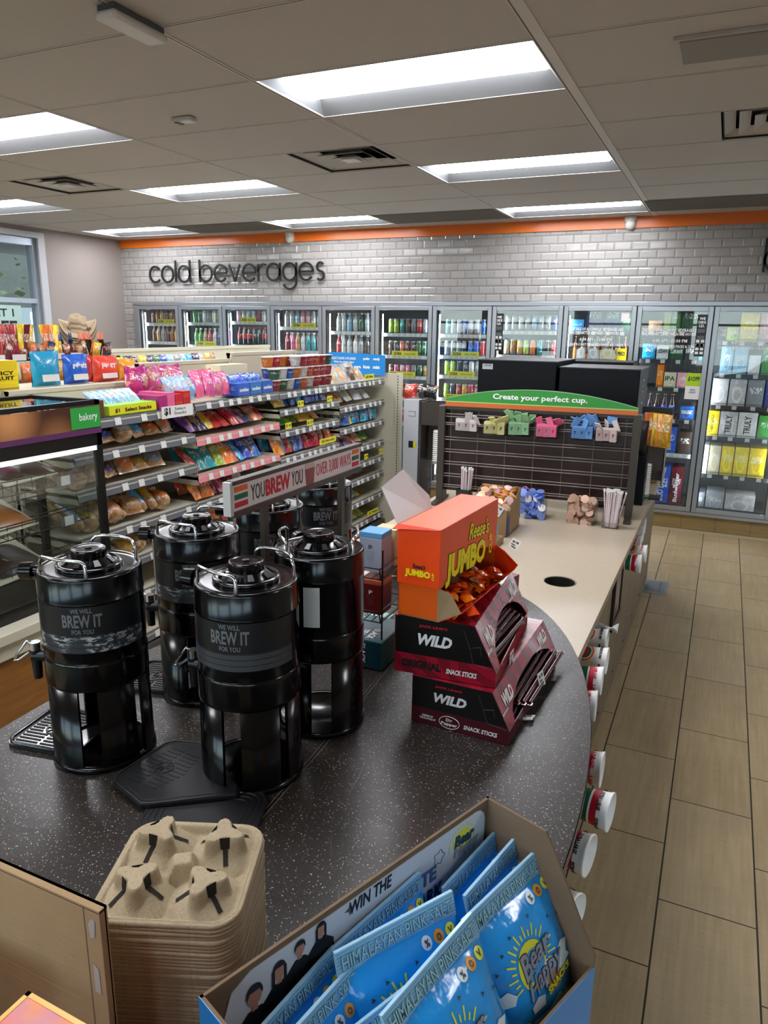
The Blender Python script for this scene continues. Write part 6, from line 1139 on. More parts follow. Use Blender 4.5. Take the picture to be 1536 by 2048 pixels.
# ================================================================== stacked snack cartons on the dark counter
redp = NT('red_printed_card'); rc = redp.co(); rn = redp.n('TexWave'); rn.wave_type = 'BANDS'; rn.bands_direction = 'DIAGONAL'; rn.inputs['Scale'].default_value = 9; rn.inputs['Distortion'].default_value = 6; rn.inputs['Detail'].default_value = 2; redp.l(rc, rn.inputs['Vector'])
redp.pbr(redp.mix(redp.math('MULTIPLY', redp.ramp(rn.outputs['Fac'], .55, .62), .7), lin('a3122b'), lin('6c1020')), .25, coat=.3)
maroonp = pm('maroon_printed_card', '4d101c', .3); blackp = pm('black_printed_card', '08080a', .3, 0, .2); wine = pm('wine_wrapper', '4b1019', .22, 0, .5, (60, .002))
def stickbox(x0, y0, z0, w, L, h, wt, band, bandtxt, lab, rz, upper):
    """display carton whose sloping side is cut open over a heap of wrapped sticks"""
    t = thing('snack_stick_carton', lab, 'display carton', (x0, y0, z0), rz); th = .0025; lip = .034
    def kb2(nm, mats, fn, **k): mb = MB(); fn(mb); return mb.build(nm, mats, t, **k)
    prof = [(0, 0), (w, 0), (w, lip), (wt, h), (0, h)]
    fb = kb2('front_panel', blackp, lambda q: q.prism(prof, -th, 0, 'y')); kb2('back_panel', blackp, lambda q: q.prism(prof, L, L + th, 'y')); kb2('left_panel', redp.m, lambda q: q.box(-th, 0, 0, L, 0, h)); kb2('top_panel', redp.m, lambda q: q.box(0, wt, 0, L, h - th, h)); kb2('bottom_panel', M['card'], lambda q: q.box(0, w, 0, L, 0, th))
    kb2('front_lip', redp.m if upper else maroonp, lambda q: (q.prism([(w - th, 0), (w, 0), (w, lip), (w - th, lip)], 0, L, 'y')))
    n = 40
    def slope():
        mb = MB()
        for k in range(n):
            u0, u1 = k/n, (k+1)/n
            def cut(u): q = (u - .10)/.84; return 0 if q <= 0 or q >= 1 else .66*(sin(pi*q))**.42
            def pt(u, v): return (w + (wt - w)*v, u*L, lip + (h - lip)*v)
            for uu0, uu1 in ((u0, u1),):
                c0, c1 = cut(uu0), cut(uu1); mb.add([pt(uu0, c0), pt(uu1, c1), pt(uu1, 1), pt(uu0, 1)], [(0, 1, 2, 3)])
        return mb
    slope().build('sloping_cut_panel', redp.m, t, solid=.0025)
    # printed front
    bm_ = redp.m if upper else maroonp
    kb2('colour_band', bm_, lambda q: q.prism([(0, 0), (w, 0), (w, lip), (w - (w - wt)*(.35*h - lip)/(h - lip) if .35*h > lip else w, max(.35*h, lip)), (0, .35*h)], -th - .0006, -th, 'y'))
    text('JACK LINK\'S', w*.28, h*.055, t, (w*.38, -th - .0008, h*.87), FR, M['red'], .03); text('WILD', w*.34, h*.2, t, (w*.40, -th - .0008, h*.64), FR, M['wht'], .045, .25)
    if upper: text('ORIGINAL', w*.40, h*.15, t, (w*.27, -th - .0009, h*.18), FR, M['txt'], .05); text('SNACK STICKS', w*.30, h*.09, t, (w*.67, -th - .0009, h*.15), FR, M['wht'], .03, .15)
    else:
        text('INSPIRED BY\nTHE FLAVORS OF', w*.17, h*.1, t, (w*.17, -th - .0009, h*.17), FR, M['wht'], .02); text('Dr\nPepper', w*.17, h*.17, t, (w*.40, -th - .0009, h*.165), FR, M['wht'], .03)
        ring = MB(); ring.tube([(w*.40 + w*.105*cos(2*pi*k/32), -th - .0008, h*.165 + h*.13*sin(2*pi*k/32)) for k in range(32)], .0009, 5, closed=True); ring.build('oval_ring', M['wht'], t); text('SNACK STICKS', w*.34, h*.09, t, (w*.72, -th - .0009, h*.15), FR, M['wht'], .03, .15)
    mb = MB()
    for (xa, za, xb, zb_) in ((.68, .9, .74, .62), (.74, .62, .84, .66), (.74, .62, .78, .36), (.78, .36, .98, .3), (.84, .66, .86, .5)): mb.tube([(xa*w, -th - .0006, za*h), (xb*w, -th - .0006, zb_*h)], .0005, 4)
    mb.build('line_print', M['gy'], t)
    # writing on the slope (text plane leans with the panel)
    ang = math.atan2(w - wt, h - lip); e = Euler((pi/2, 0, pi/2)).to_matrix(); tl = Matrix.Rotation(-ang, 3, 'Y') @ e
    def on(u, v): return (w + (wt - w)*v + .0022*cos(ang), u*L, lip + (h - lip)*v + .0022*sin(ang))
    for uu in (.14, .86): text('WILD', L*.15, h*.26, t, on(uu, .72 if uu > .5 else .62), tl.to_euler(), M['wht'], .045, .25); text('JACK LINK\'S', L*.09, h*.05, t, on(uu - .115 if uu > .5 else .045, .60 if uu > .5 else .40), tl.to_euler(), M['wht'], .02)
    return t
random.seed(31)
def sticks(x0, y0, z0, n, L, wide, which, up):
    for k in range(n):
        lay = k // 6; c = k % 6
        x = x0 + wide*(c + .5)/6 - lay*.012 + random.uniform(-.003, .003); z = z0 + .012 + lay*.0135 + random.uniform(0, .003); ang = random.uniform(-.05, .05)
        t = thing('meat_stick', 'wine red wrapped meat stick, layer %d place %d in the %s snack stick carton' % (lay + 1, c + 1, which), 'snack', (x, y0 + random.uniform(-.012, .02), z), 0, 'wrapped sticks in the %s carton' % which, (random.uniform(-.01, .02), random.uniform(-.6, .6), ang))
        mb = MB(); ll = L; hw = .0085
        mb.tube([(0, .012 + (ll - .024)*q/6, .0) for q in range(7)], .0062, 8); mb.box(-hw, hw, 0, .014, -.0008, .0008); mb.box(-hw, hw, ll - .014, ll, -.0008, .0008); mb.build('wrapper', wine, t)
        if k % 2 == 0: text('WILD', .045, .009, t, (.0005, .1 + .04*(k % 3), .0063), (0, 0, pi/2), M['wht'], .03, res=1, thick=.0002)
        mb = MB(); mb.box(-.0012, .0012, .03, ll - .04, .0058, .0064); mb.build('silver_line', pm('silver_print', '9a8f92', .3, .5), t)
ZA = ZT + .001
stickbox(.140, -1.372, ZA, .252, .50, .1265, .205, 0, '', 'lower snack stick carton, black front and maroon band, topmost sticks sticking out', R(-1), False)
stickbox(.088, -1.368, ZA + .128, .258, .44, .150, .200, 0, '', 'upper snack stick carton with bright red top and red band', R(4), True)
sticks(.30, -1.335, ZA + .012, 24, .36, .085, 'lower', False); sticks(.238, -1.31, ZA + .141, 24, .33, .085, 'upper', True)
for k in range(5):
    t = thing('meat_stick', 'wine red wrapped meat stick poking out past the lower carton, number %d from the top' % (k+1), 'snack', (.352 + .012*k, -1.30 + .02*k, ZA + .062 - .008*k), 0, 'sticks poking out of the lower carton', (.02, 0, .0 - .012*k)); mb = MB(); mb.tube([(0, .01, 0), (0, .18, 0), (0, .34, 0)], .0062, 8); mb.box(-.009, .009, 0, .014, -.0008, .0008); mb.box(-.009, .009, .336, .356, -.0008, .0008); mb.build('wrapper', wine, t); MB().box(-.001, .001, .03, .3, .0058, .0065).build('silver_line', pm('silver_print', '8a7f82', .3, .3), t)
def qtag(loc, rz, lab, rot=None, s=1.0):
    t = thing('price_tag', lab, 'price tag', loc, rz, None, rot); MB().box(-.018*s, .018*s, -.0006, 0, -.02*s, .02*s).build('tag_card', M['paper'], t)
    mb = MB()
    for a, b, c, d in ((-.012, -.002, .004, .012), (.002, .012, .006, .014), (-.012, .004, -.006, -.001), (-.008, .01, -.015, -.009)): mb.box(a*s, b*s, -.0009, -.0006, c*s, d*s)
    mb.build('print', M['gy'], t); return t
qtag((.344, -1.20, ZA + .142), pi/2, 'white price tag on the upper snack stick carton lip'); qtag((.405, -1.10, ZA + .05), pi/2, 'white price tag on the sticks poking out of the lower carton', (-.3, 0, pi/2 - .2))
t = thing('price_tag', 'bent white price tag lying on the dark counter beside the snack stick cartons', 'price tag', (.400, -1.235, ZA + .001)); mb = MB(); mb.grid(lambda u, v: ((u-.5)*.04, (v-.5)*.03, .012*abs(u-.4) + .004*sin(6*v)), 8, 4); mb.build('tag_card', M['paper'], t, solid=.0006); text('$1.79', .02, .008, t, (.004, 0, .006), (0, -.2, 0), M['gy'], .02)
t = thing('paper_scrap', 'tiny white scrap by the foot of the snack stick cartons', 'paper', (.125, -1.29, ZA)); MB().box(-.006, .006, -.004, .004, 0, .003).build('scrap', M['paper'], t)

# orange candy carton on top
CZ = ZA + .2795
org = pm('bright_orange_card', 'f04a12', .3, 0, .2); orgd = pm('orange_red_card', 'dd3708', .35); orgl = pm('amber_orange_card', 'e05a10', .35)
t = thing('candy_carton', 'bright orange candy carton with yellow lettering, topmost of the carton stack', 'display carton', (.090, -1.368, CZ), R(-4)); W2, L2, H2 = .112, .385, .232; hz = .085
def kb3(nm, mats, fn, par=t, **k): mb = MB(); fn(mb); return mb.build(nm, mats, par, **k)
kb3('tray_front', orgl, lambda q: q.box(.002, W2 - .002, .002, .005, 0, .12)); kb3('tray_back', orgl, lambda q: q.box(.002, W2 - .002, L2 - .005, L2 - .002, 0, .12)); kb3('tray_left', orgl, lambda q: q.box(.002, .005, .002, L2 - .002, 0, .12)); kb3('tray_floor', M['card'], lambda q: q.box(.002, W2, .002, L2 - .002, 0, .003))
# tray lip leans outwards, cheeks close its ends
kb3('tray_lip', orgd, lambda q: q.add([(W2, .002, 0), (W2 + .058, .004, .034), (W2 + .062, L2 - .01, .036), (W2, L2 - .002, 0)], [(0, 1, 2, 3)]), solid=.0015)
kb3('tray_cheek', M['card'], lambda q: q.add([(W2 - .004, .002, 0), (W2 + .058, .004, .034), (W2 + .030, .006, .075), (W2 - .004, .002, .088)], [(0, 1, 2, 3)]), solid=.002)
kb3('tray_cheek', orgd, lambda q: q.add([(W2 - .004, L2 - .002, 0), (W2 + .062, L2 - .01, .036), (W2 + .075, L2 - .02, .055), (W2 + .03, L2 - .006, .085), (W2 - .004, L2 - .002, .10)], [(0, 1, 2, 3, 4)]), solid=.002)
kb3('hood_top', pm('light_orange_card', 'f8622e', .35, 0, .2), lambda q: q.box(0, W2, 0, L2, H2 - .002, H2)); kb3('hood_front', org, lambda q: q.box(0, W2, -.001, .0015, hz, H2), ) ; kb3('hood_back', org, lambda q: q.box(0, W2, L2 - .0015, L2 + .001, hz, H2)); kb3('hood_left', org, lambda q: q.box(-.001, .0015, 0, L2, hz, H2))
pts2 = [(0, H2), (0, hz)] + [(.02 + (L2 - .03)*k/24, hz + .04*sin(pi*min(1, k/24))**.8 - .0) for k in range(25)] + [(L2, hz), (L2, H2)]
kb3('hood_side', org, lambda q: q.prism(pts2[::-1], W2 - .0012, W2 + .0012, 'x'))
kb3('top_flap', orgd, lambda q: q.add([(-.012, -.010, H2 - .012), (W2 - .002, -.003, H2 - .001), (W2 - .002, 0, H2), (-.002, 0, H2)], [(0, 1, 2, 3)]), solid=.0015)
kb3('side_flap', pm('pale_card_flap', 'c9c3c0', .6), lambda q: q.add([(-.035, .085, H2 - .05), (-.115, .12, H2 + .055), (-.078, .17, H2 + .098), (-.03, .235, H2 + .02), (-.001, .2, H2 - .02)], [(0, 1, 2, 3, 4)]), solid=.002)
dko = pm('dark_outline_ink', '4a1c10', .5); yl = M['yellow']
text("Reese's", .145, .048, t, (W2 + .0015, .245, H2 - .052), (pi/2, .10, pi/2), dko, .055, .2); text("Reese's", .14, .044, t, (W2 + .0022, .245, H2 - .052), (pi/2, .10, pi/2), yl, .018, .2)
text('JUMBO', .268, .088, t, (W2 + .0015, .165, H2 - .122), (pi/2, .07, pi/2), dko, .065); text('JUMBO', .264, .084, t, (W2 + .0022, .165, H2 - .122), (pi/2, .07, pi/2), yl, .05); text('CUP', .06, .022, t, (W2 + .0022, .335, H2 - .115), (pi/2, -pi/2, pi/2), yl, .03)
text("Reese's", .034, .013, t, (.058, -.0018, H2 - .098), FR, dko, .04, .2); text('JUMBO', .068, .021, t, (.055, -.002, H2 - .118), FR, yl, .05); text('CUP', .018, .006, t, (.096, -.002, H2 - .118), (pi/2, -pi/2, 0), yl, .03)
random.seed(14)
for k in range(26):
    a = k % 13; lay = k // 13; y_ = -1.368 + .062 + a*.0215 + random.uniform(-.006, .006); x_ = .090 + W2 + .008 + .034*random.random() - .02*lay + (y_ + 1.368)*.07
    o = thing('peanut_cup_candy', 'orange foil wrapped candy, place %d layer %d in the open orange carton' % (a + 1, lay + 1), 'candy', (x_, y_, CZ + .026 + .017*lay + random.uniform(0, .01)), 0, 'orange candies in the open carton', (random.uniform(-.6, .6), random.uniform(-.5, .5), random.uniform(-1.2, 1.2)))
    mb = MB(); pillow(mb, .03, .062, .02, .006, 6, 8); cc_ = ['f5480c', 'f5480c', 'f8760e', 'a03a14'][k % 4]; mb.build('wrapper', pm('candy_foil_' + cc_, cc_, .2, 0, .6, (80, .002)), o, rot=(pi/2, 0, 0)); MB().box(-.008, .008, -.012, -.0112, .02, .044).build('yellow_print', M['yellow'], o, rot=(pi/2, 0, 0))

# ------------------------------------------------------------------ tea rack between servers and cartons
t = thing('tea_rack', 'black wire rack of tea cartons beside the carton stack', 'rack', (-.055, -1.10, ZA), 0)
def wire(nm, pts, r=.0022, closed=False): mb = MB(); mb.tube(pts, r, 6, closed=closed); return mb.build(nm, M['blackp'], t)
for (x_, y_) in ((.0, -.04), (.0, .12), (-.1, .12)): wire('upright', [(x_, y_, 0), (x_, y_, .36)], .0028)
for z in (.022, .145, .275):
    lo = [(-.105, -.05, z), (.0, -.05, z), (.0, .10, z), (-.105, .10, z)]; wire('shelf_wire', lo, closed=True); hi = [(a - (.008 if a < -.05 else 0), b - (.01 if b < 0 else 0), c + .035) for a, b, c in lo]; wire('guard_wire', hi, closed=True)
    for q in range(5): wire('shelf_wire', [(-.105 + .025*q, -.05, z), (-.105 + .025*q, .10, z)], .0014)
    for a, b in ((lo[0], hi[0]), (lo[1], hi[1])): wire('guard_wire', [a, b])
def teabox(lab, x_, y_, z_, w_, d_, h_, body, topc, s=None, vertical=False):
    o = thing('tea_carton', lab, 'tea box', (x_, y_, z_), 0); MB().box(-w_/2, w_/2, -d_/2, d_/2, 0, h_*.86).build('carton', pm('tea_' + body, body, .4), o, bevel=.0015); MB().box(-w_/2, w_/2, -d_/2, d_/2, h_*.86, h_).build('lid', pm('tea_' + topc, topc, .4), o, bevel=.0015)
    text('P', .012, .012, o, (0, -d_/2 - .0008, h_*.64), FR, M['wht'] if s else M['gy'], .05)
    for q in range(5): MB().box(-w_*(.2 - .02*q), w_*(.2 - .02*q), -d_/2 - .0006, -d_/2, h_*(.52 - q*.06), h_*(.535 - q*.06)).build('print_line', pm('tea_print', '7d8794' if not s else '7a4a48', .5), o)
    return o
teabox('pale grey blue tea carton on the top tier of the tea rack', -.108, -1.075, ZA + .28, .072, .07, .118, '98a2b4', '5a9fd0'); teabox('dark red tea carton with orange lid on the middle tier', -.106, -1.075, ZA + .15, .072, .07, .105, '6d1512', 'c2603c', 1); teabox('pale yellow tea carton behind the grey blue one', -.10, -1.0, ZA + .28, .07, .06, .11, 'cdbb86', 'd8c890')
o = thing('tea_carton', 'teal black tea carton lying at the foot of the tea rack', 'tea box', (-.10, -1.085, ZA + .003)); MB().box(-.075, .055, -.08, .10, 0, .085).build('carton', pm('tea_teal', '0c3f4c', .35), o, bevel=.002); MB().box(-.074, .054, -.079, .099, .085, .0865).build('lid', pm('tea_teal_top', '27515c', .35), o); MB().box(.0545, .0565, -.079, .099, .0, .085).build('side', pm('tea_green_side', '1f6b5c', .35), o)
text('BLACK', .062, .018, o, (-.004, -.0808, .045), (pi/2, pi/2, 0), M['wht'], .03); text('TEA', .035, .014, o, (-.028, -.0808, .045), (pi/2, pi/2, 0), M['wht'], .03); text('BLACK', .07, .022, o, (.008, -.03, .0868), (0, 0, -pi/2), M['wht'], .03); text('TEA', .045, .018, o, (-.022, -.03, .0868), (0, 0, -pi/2), M['wht'], .03)
o = thing('tea_carton', 'mint green tea carton lying behind the teal one', 'tea box', (-.20, -.93, ZA)); MB().box(-.06, .07, -.05, .05, 0, .06).build('carton', pm('tea_mint', '8fb8ad', .4), o, bevel=.002); text('TEAS', .06, .02, o, (0, 0, .0604), (0, 0, -.5), M['txt'], .03)
o = thing('napkin_holder', 'brown woodgrain napkin holder behind the tea rack', 'holder', (-.36, -.30, ZA)); MB().box(-.07, .07, -.07, .07, 0, .11).build('body', m_wood('3a1f14', '55301f', 'dark_walnut', .4), o, bevel=.004); MB().box(-.07, .07, -.07, .07, .11, .116).build('lid', pm('grey_brown_lid', '4a453a', .4), o)
# ------------------------------------------------------------------ carton of creamers, turquoise bottles
cx = -.10; cy = .50
t = thing('open_carton', 'brown cut-down carton heaped with creamer pods behind the orange carton', 'carton', (cx, cy, ZA)); cw, cl_ = .20, .24
mb = MB(); mb.prism([(-cl_/2, 0), (cl_/2, 0), (cl_/2, .20), (-cl_/2, .13)], -.002, .0, 'x'); mb.prism([(-cl_/2, 0), (cl_/2, 0), (cl_/2, .20), (-cl_/2, .13)], -cw, -cw + .002, 'x'); mb.box(-cw, 0, -cl_/2, -cl_/2 + .002, 0, .13); mb.box(-cw, 0, cl_/2 - .002, cl_/2, 0, .20); mb.box(-cw, 0, -cl_/2, cl_/2, 0, .002); mb.build('carton', M['card'], t)
MB().box(.0005, .0015, -.11, -.07, 0, .1).build('purple_print', pm('violet_print', '3a3f86', .5), t)
for k in range(30):
    c = ['b98a6c', 'd98a2c', 'c9a0a0', 'e0952c'][k % 4]; o = place(pod, 'creamer_pod', '%s creamer pod, row %d place %d in the brown carton' % (['copper', 'orange', 'pinkish', 'amber'][k % 4], k // 5 + 1, k % 5 + 1), 'creamer', (cx - .025 - (k % 5)*.036, cy - .09 + (k // 5)*.036, ZA + .125 + .009*(k // 5) + random.uniform(0, .01)), (random.uniform(-1.2, 1.2), random.uniform(-.8, .8), 0), 'creamer pods in the brown carton', lin(c), (1.2, 1.2, 1.2))
MB().box(-cw + .004, -.004, -cl_/2 + .004, cl_/2 - .004, .1, .118).build('inner_tray', M['card'], t)
btl = cmesh('flavour_bottle', lambda b: b.lathe([(0, 0), (.022, 0), (.024, .01), (.024, .055), (.018, .072), (.011, .078), (.011, .09), (.0135, .091), (.0135, .108), (0, .109)], seg=16, mis=[0, 0, 0, 0, 0, 0, 1, 1, 1]), [oc('turquoise_bottle_body', .25, 0, .5), pm('teal_cap', '12647c', .35)])
t = thing('bottle_tray', 'low tray of turquoise flavour bottles beyond the orange carton', 'tray', (-.11, .22, ZA)); MB().box(-.12, .02, -.06, .08, 0, .03).build('tray', M['card'], t)
for k, (dx, dy, c) in enumerate(((-.006, -.035, '2aa0c0'), (-.06, -.02, '1b7fa0'), (-.02, .03, '37b0c8'), (-.075, .04, 'd8487c'), (-.1, -.035, 'd8487c'), (-.035, -.03, '1f8aa8'))): place(btl, 'flavour_bottle', '%s small flavour bottle, number %d in the low tray' % ('pink' if c == 'd8487c' else 'turquoise', k+1), 'bottle', (-.11 + dx, .22 + dy, ZA + .031), (0, 0, k), 'small flavour bottles', lin(c))
p = P(996, 1020, 'y', .38); qtag((p.x, .375, p.z), 0, 'white price tag hung crooked on the brown creamer carton', (0, .5, 0), 1.3); p = P(1030, 1085, 'y', .14); qtag((p.x, .135, ZA + .045), 0, 'white price tag leaning by the turquoise bottles', (0, .45, 0), 1.2)
o = carton_thing('snack_box', 'small red and white carton lying behind the upper snack stick carton', 'snack box', (.13, -.62, ZA), (.13, .1, .16), 'dark red', R(-15)); qtag((.212, -.70, ZA + .14), 0, 'white price tag behind the small red and white carton', (0, -.5, .2), 1.2)

# ------------------------------------------------------------------ stacked moulded drink carriers
DCX, DCY, DRZ, DZ, NT_ = .135, -2.232, R(22), 1.118, 34
HB = .098
def rim_poly(h, r, n=7): return [(sx*(h - r) + r*cos(a), sy*(h - r) + r*sin(a)) for (sx, sy, a0) in ((1, 1, 0), (-1, 1, 90), (-1, -1, 180), (1, -1, 270)) for a in [R(a0 + 90*k/n) for k in range(n+1)]]
wells = [(.049, .047), (-.049, .047), (.047, -.049), (-.049, -.047)]; oris = [pi/4 + pi, 3*pi/4 + pi, -pi/4 + pi, -3*pi/4 + pi]
def sstep(a, b, x): x = min(1, max(0, (x - a)/(b - a))); return x*x*(3 - 2*x)
def carrier_h(x, y):
    ed = max(abs(x), abs(y)); rr_ = .035; dx, dy = max(0, abs(x) - (HB - rr_)), max(0, abs(y) - (HB - rr_)); d = HB - (max(abs(x), abs(y)) if dx == 0 or dy == 0 else HB - rr_ + math.hypot(dx, dy))
    h = .004 - .016*sstep(.004, .016, d) if d > 0 else .0
    for (wx, wy), o_ in zip(wells, oris):
        ux, uy = x - wx, y - wy; r = math.hypot(ux, uy); a = math.atan2(uy, ux); arm = .5 + .5*cos(3*(a - o_)); rf = .0135 + .0165*arm**1.2
        top = .040; f = 1 - sstep(rf, rf + .0045, r); flank = max(0, 1 - r/.058)**.85; hh = max(top*f, .037*flank*1.0 - .004) if r < .06 else 0
        if r < rf + .0045: hh = max(hh, .020 + (top - .020)*f)
        h = max(h, -.012 + hh + .004)
    r = math.hypot(x*.9 + y*.45, y*.9 - x*.45) if False else max(abs(x + .3*y), abs(y - .3*x)); h = max(h, -.012 + .034*(1 - sstep(.010, .030, r)))
    return h + .0006*sin(x*700)*sin(y*640)
mb = MB(); N = 96
mb.grid(lambda u, v: ((u-.5)*2*HB, (v-.5)*2*HB, carrier_h((u-.5)*2*HB, (v-.5)*2*HB)), N, N)
keep = [i for i, f in enumerate(mb.f) if all((lambda x, y: (lambda dx, dy: math.hypot(dx, dy) <= .0352)(max(0, abs(x) - (HB - .035)), max(0, abs(y) - (HB - .035))))(mb.v[k].x, mb.v[k].y) for k in f)]
mb.f = [mb.f[i] for i in keep]; mb.mi = [mb.mi[i] for i in keep]; mb.sm = [mb.sm[i] for i in keep]
def rimshape(mb, h0=HB, dz=0):
    o1 = rim_poly(h0 + .004, .038); o2 = rim_poly(h0 + .0015, .036); o3 = rim_poly(h0 - .004, .032); n = len(o1)
    vs = [(a, b, .002 + dz) for a, b in o3] + [(a, b, .0045 + dz) for a, b in o2] + [(a, b, .0025 + dz) for a, b in o1] + [(a, b, -.0025 + dz) for a, b in o1] + [(a, b, -.004 + dz) for a, b in o2]
    mb.add(vs, [(j*n + k, j*n + (k+1) % n, (j+1)*n + (k+1) % n, (j+1)*n + k) for j in range(4) for k in range(n)], 0, True)
rimshape(mb)
t = thing('drink_carrier', 'topmost moulded pulp drink carrier with four raised cup wells in view', 'drink carrier', (DCX, DCY, DZ), DRZ, 'stacked drink carriers'); mb.build('tray', M['pulp'], t)
for (wx, wy), o_ in zip(wells, oris):
    for k in range(3):
        a = o_ + pi/3 + 2*pi*k/3; d = Vector((cos(a), sin(a), 0)); n_ = Vector((-d.y, d.x, 0)); c0 = Vector((wx, wy, 0)); m = MB(); vs = []
        if abs(wx + d.x*.04) > .088 or abs(wy + d.y*.04) > .088: rmax = .036
        else: rmax = .040
        rs = [.0165, .0190, .0191] + [.0191 + (rmax - .0191)*q/3 for q in range(1, 4)]
        for q, r in enumerate(rs):
            hw = .0075 if q == 0 else (.0034 if q > 1 else .0065)
            for s in (-1, 1): p_ = c0 + d*r + n_*s*hw; zz = max(carrier_h(p_.x, p_.y), carrier_h((c0 + d*r).x, (c0 + d*r).y)); vs.append((p_.x, p_.y, zz + .0012))
        m.add(vs, [(2*q, 2*q+1, 2*q+3, 2*q+2) for q in range(5)]); m.build('cup_slot', pm('slot_opening', '1b150e', .9), t)
under = MB(); rimshape(under); ui = rim_poly(HB - .004, .032); n = len(ui); under.add([(a, b, .002) for a, b in ui] + [(a*.72, b*.72, -.02) for a, b in ui], [(k, (k+1) % n, (k+1) % n + n, k + n) for k in range(n)], 0, True); um = under.mesh('drink_carrier_tray', M['pulp'])
random.seed(6)
for k in range(1, NT_):
    z = DZ - k*.0061
    place(um, 'drink_carrier', 'moulded pulp drink carrier, number %d counting down from the topmost one' % (k + 1), 'drink carrier', (DCX + random.uniform(-.0012, .0012), DCY + random.uniform(-.0012, .0012), z), (random.uniform(-.004, .004), random.uniform(-.004, .004), DRZ + random.uniform(-.012, .012)), 'stacked drink carriers')

# ------------------------------------------------------------------ cartons in the near corner
t = thing('cardboard_box', 'plain brown cardboard box standing against the drink carrier stack', 'box', (.168, -2.455, ZA), 0)
MB().box(-.40, 0, -.004, .0, 0, .302).build('back_wall', M['card'], t); MB().box(-.40, 0, -.012, -.010, 0, .30).build('front_wall', M['card'], t, bevel=.001); MB().box(-.004, 0, -.0115, -.002, 0, .3).build('side_wall', M['card'], t); MB().box(-.4, -.396, -.0115, -.002, 0, .3).build('side_wall', M['card'], t); MB().box(-.4, 0, -.012, 0, .298, .302).build('floor_panel', M['card'], t)
t.location = (.168, -2.402 + .0, ZA)
glue = pm('torn_tape', 'a59e98', .4)
MB().prism([(-.018, .258), (-.010, .262), (-.008, .285), (-.013, .288), (-.019, .278)], -.0128, -.0122, 'y').build('tape_scrap', glue, t); MB().prism([(-.018, .18), (-.008, .178), (-.009, .215), (-.017, .222)], -.0128, -.0122, 'y').build('tape_scrap', glue, t)
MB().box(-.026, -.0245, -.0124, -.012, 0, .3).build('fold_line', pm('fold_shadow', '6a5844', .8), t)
a_, b_, c_ = P(57, 1982, 'z', 1.24), P(0, 2032, 'z', 1.24), P(172, 2048, 'z', 1.24)
d1 = (c_ - a_).normalized(); mag = NT('marbled_print'); nn = mag.noise(mag.co(), 22, 4, .6); n3 = mag.noise(mag.co(), 9, 2)
mag.pbr(mag.mix(mag.ramp(n3, .45, .6), mag.mix(mag.ramp(nn, .35, .6), lin('e88a2c'), lin('e05a5a')), lin('b8829a')), .55)
t = thing('printed_box', 'orange and pink marbled box corner at the bottom edge of the picture', 'box', (a_.x, a_.y, ZA), math.atan2(d1.y, d1.x)); MB().box(0, .2, -.12, 0, 0, 1.24 - ZA).build('carton', mag.m, t, bevel=.002)
mb = MB(); mb.box(-.0, .2, -.005, .0, 1.24 - ZA, 1.2405 - ZA); mb.box(.0, .005, -.12, .0, 1.24 - ZA, 1.2405 - ZA); mb.build('yellow_border', pm('yellow_orange_print', 'e8a83c', .35), t)
p = P(0, 1960, 'z', 1.10); t = thing('cardboard_flap_box', 'second brown carton edge between the marbled box and the plain box', 'box', (.03, -2.52, ZA)); MB().box(-.3, .06, -.05, .0, 0, .20).build('carton', M['card'], t, bevel=.001)

# ------------------------------------------------------------------ popcorn shelf box with leaning bags
PO = (.335, -2.442); PRZ = math.atan2(.934, .358)
t = thing('popcorn_box', 'corrugated shelf box with white printed back board, full of popcorn bags', 'display box', (PO[0], PO[1], ZA), PRZ); PL, PD, PB_, PF = .49, .195, .287, .12; th = .004
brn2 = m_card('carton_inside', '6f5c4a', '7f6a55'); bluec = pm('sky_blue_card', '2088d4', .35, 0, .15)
def kp(nm, mats, fn, **k): mb = MB(); fn(mb); return mb.build(nm, mats, t, **k)
kp('back_wall', brn2, lambda q: q.box(0, PL, -th, 0, 0, PB_)); endp = [(0, 0), (0, PB_), (-.105, PB_), (-.125, PB_ - .03), (-PD + .02, PF + .05), (-PD, PF + .02), (-PD, 0)]
kp('end_wall', brn2, lambda q: q.prism(endp, PL - th, PL, 'x')); kp('end_wall', brn2, lambda q: q.prism(endp, 0, th, 'x')); kp('end_wall_print', bluec, lambda q: q.prism(endp, -.0008, 0, 'x')); kp('front_wall', brn2, lambda q: q.box(0, PL, -PD, -PD + th, 0, PF)); kp('front_wall_print', bluec, lambda q: q.box(0, PL, -PD - .0008, -PD, 0, PF)); kp('floor_panel', brn2, lambda q: q.box(0, PL, -PD, 0, 0, th))
hb = [(.02, .02), (PL - .012, .02), (PL - .012, PB_ - .028)] + [(PL - .032 + .02*cos(a), PB_ - .028 + .02*sin(a)) for a in (R(0), R(30), R(60), R(90))] + [(.06, PB_ - .008), (.035, PB_ - .02), (.02, PB_ - .06)]
kp('header_board', pm('white_header', 'cfd3da', .4), lambda q: q.prism(hb, -th - .0015, -th, 'y')); yb = -th - .0018
text('WIN THE', .074, .019, t, (.243, yb, .268), FR, M['txt'], .01, .1); text('ULTIMATE', .13, .024, t, (.305, yb, .228), FR, pm('steel_blue_ink', '4a6a9c', .5), .04); text('THEME PARK', .15, .026, t, (.31, yb, .193), FR, pm('navy_ink', '1c2f5e', .5), .04); text('EXPERIENCE', .13, .02, t, (.31, yb, .16), FR, pm('navy_ink', '1c2f5e', .5), .03)
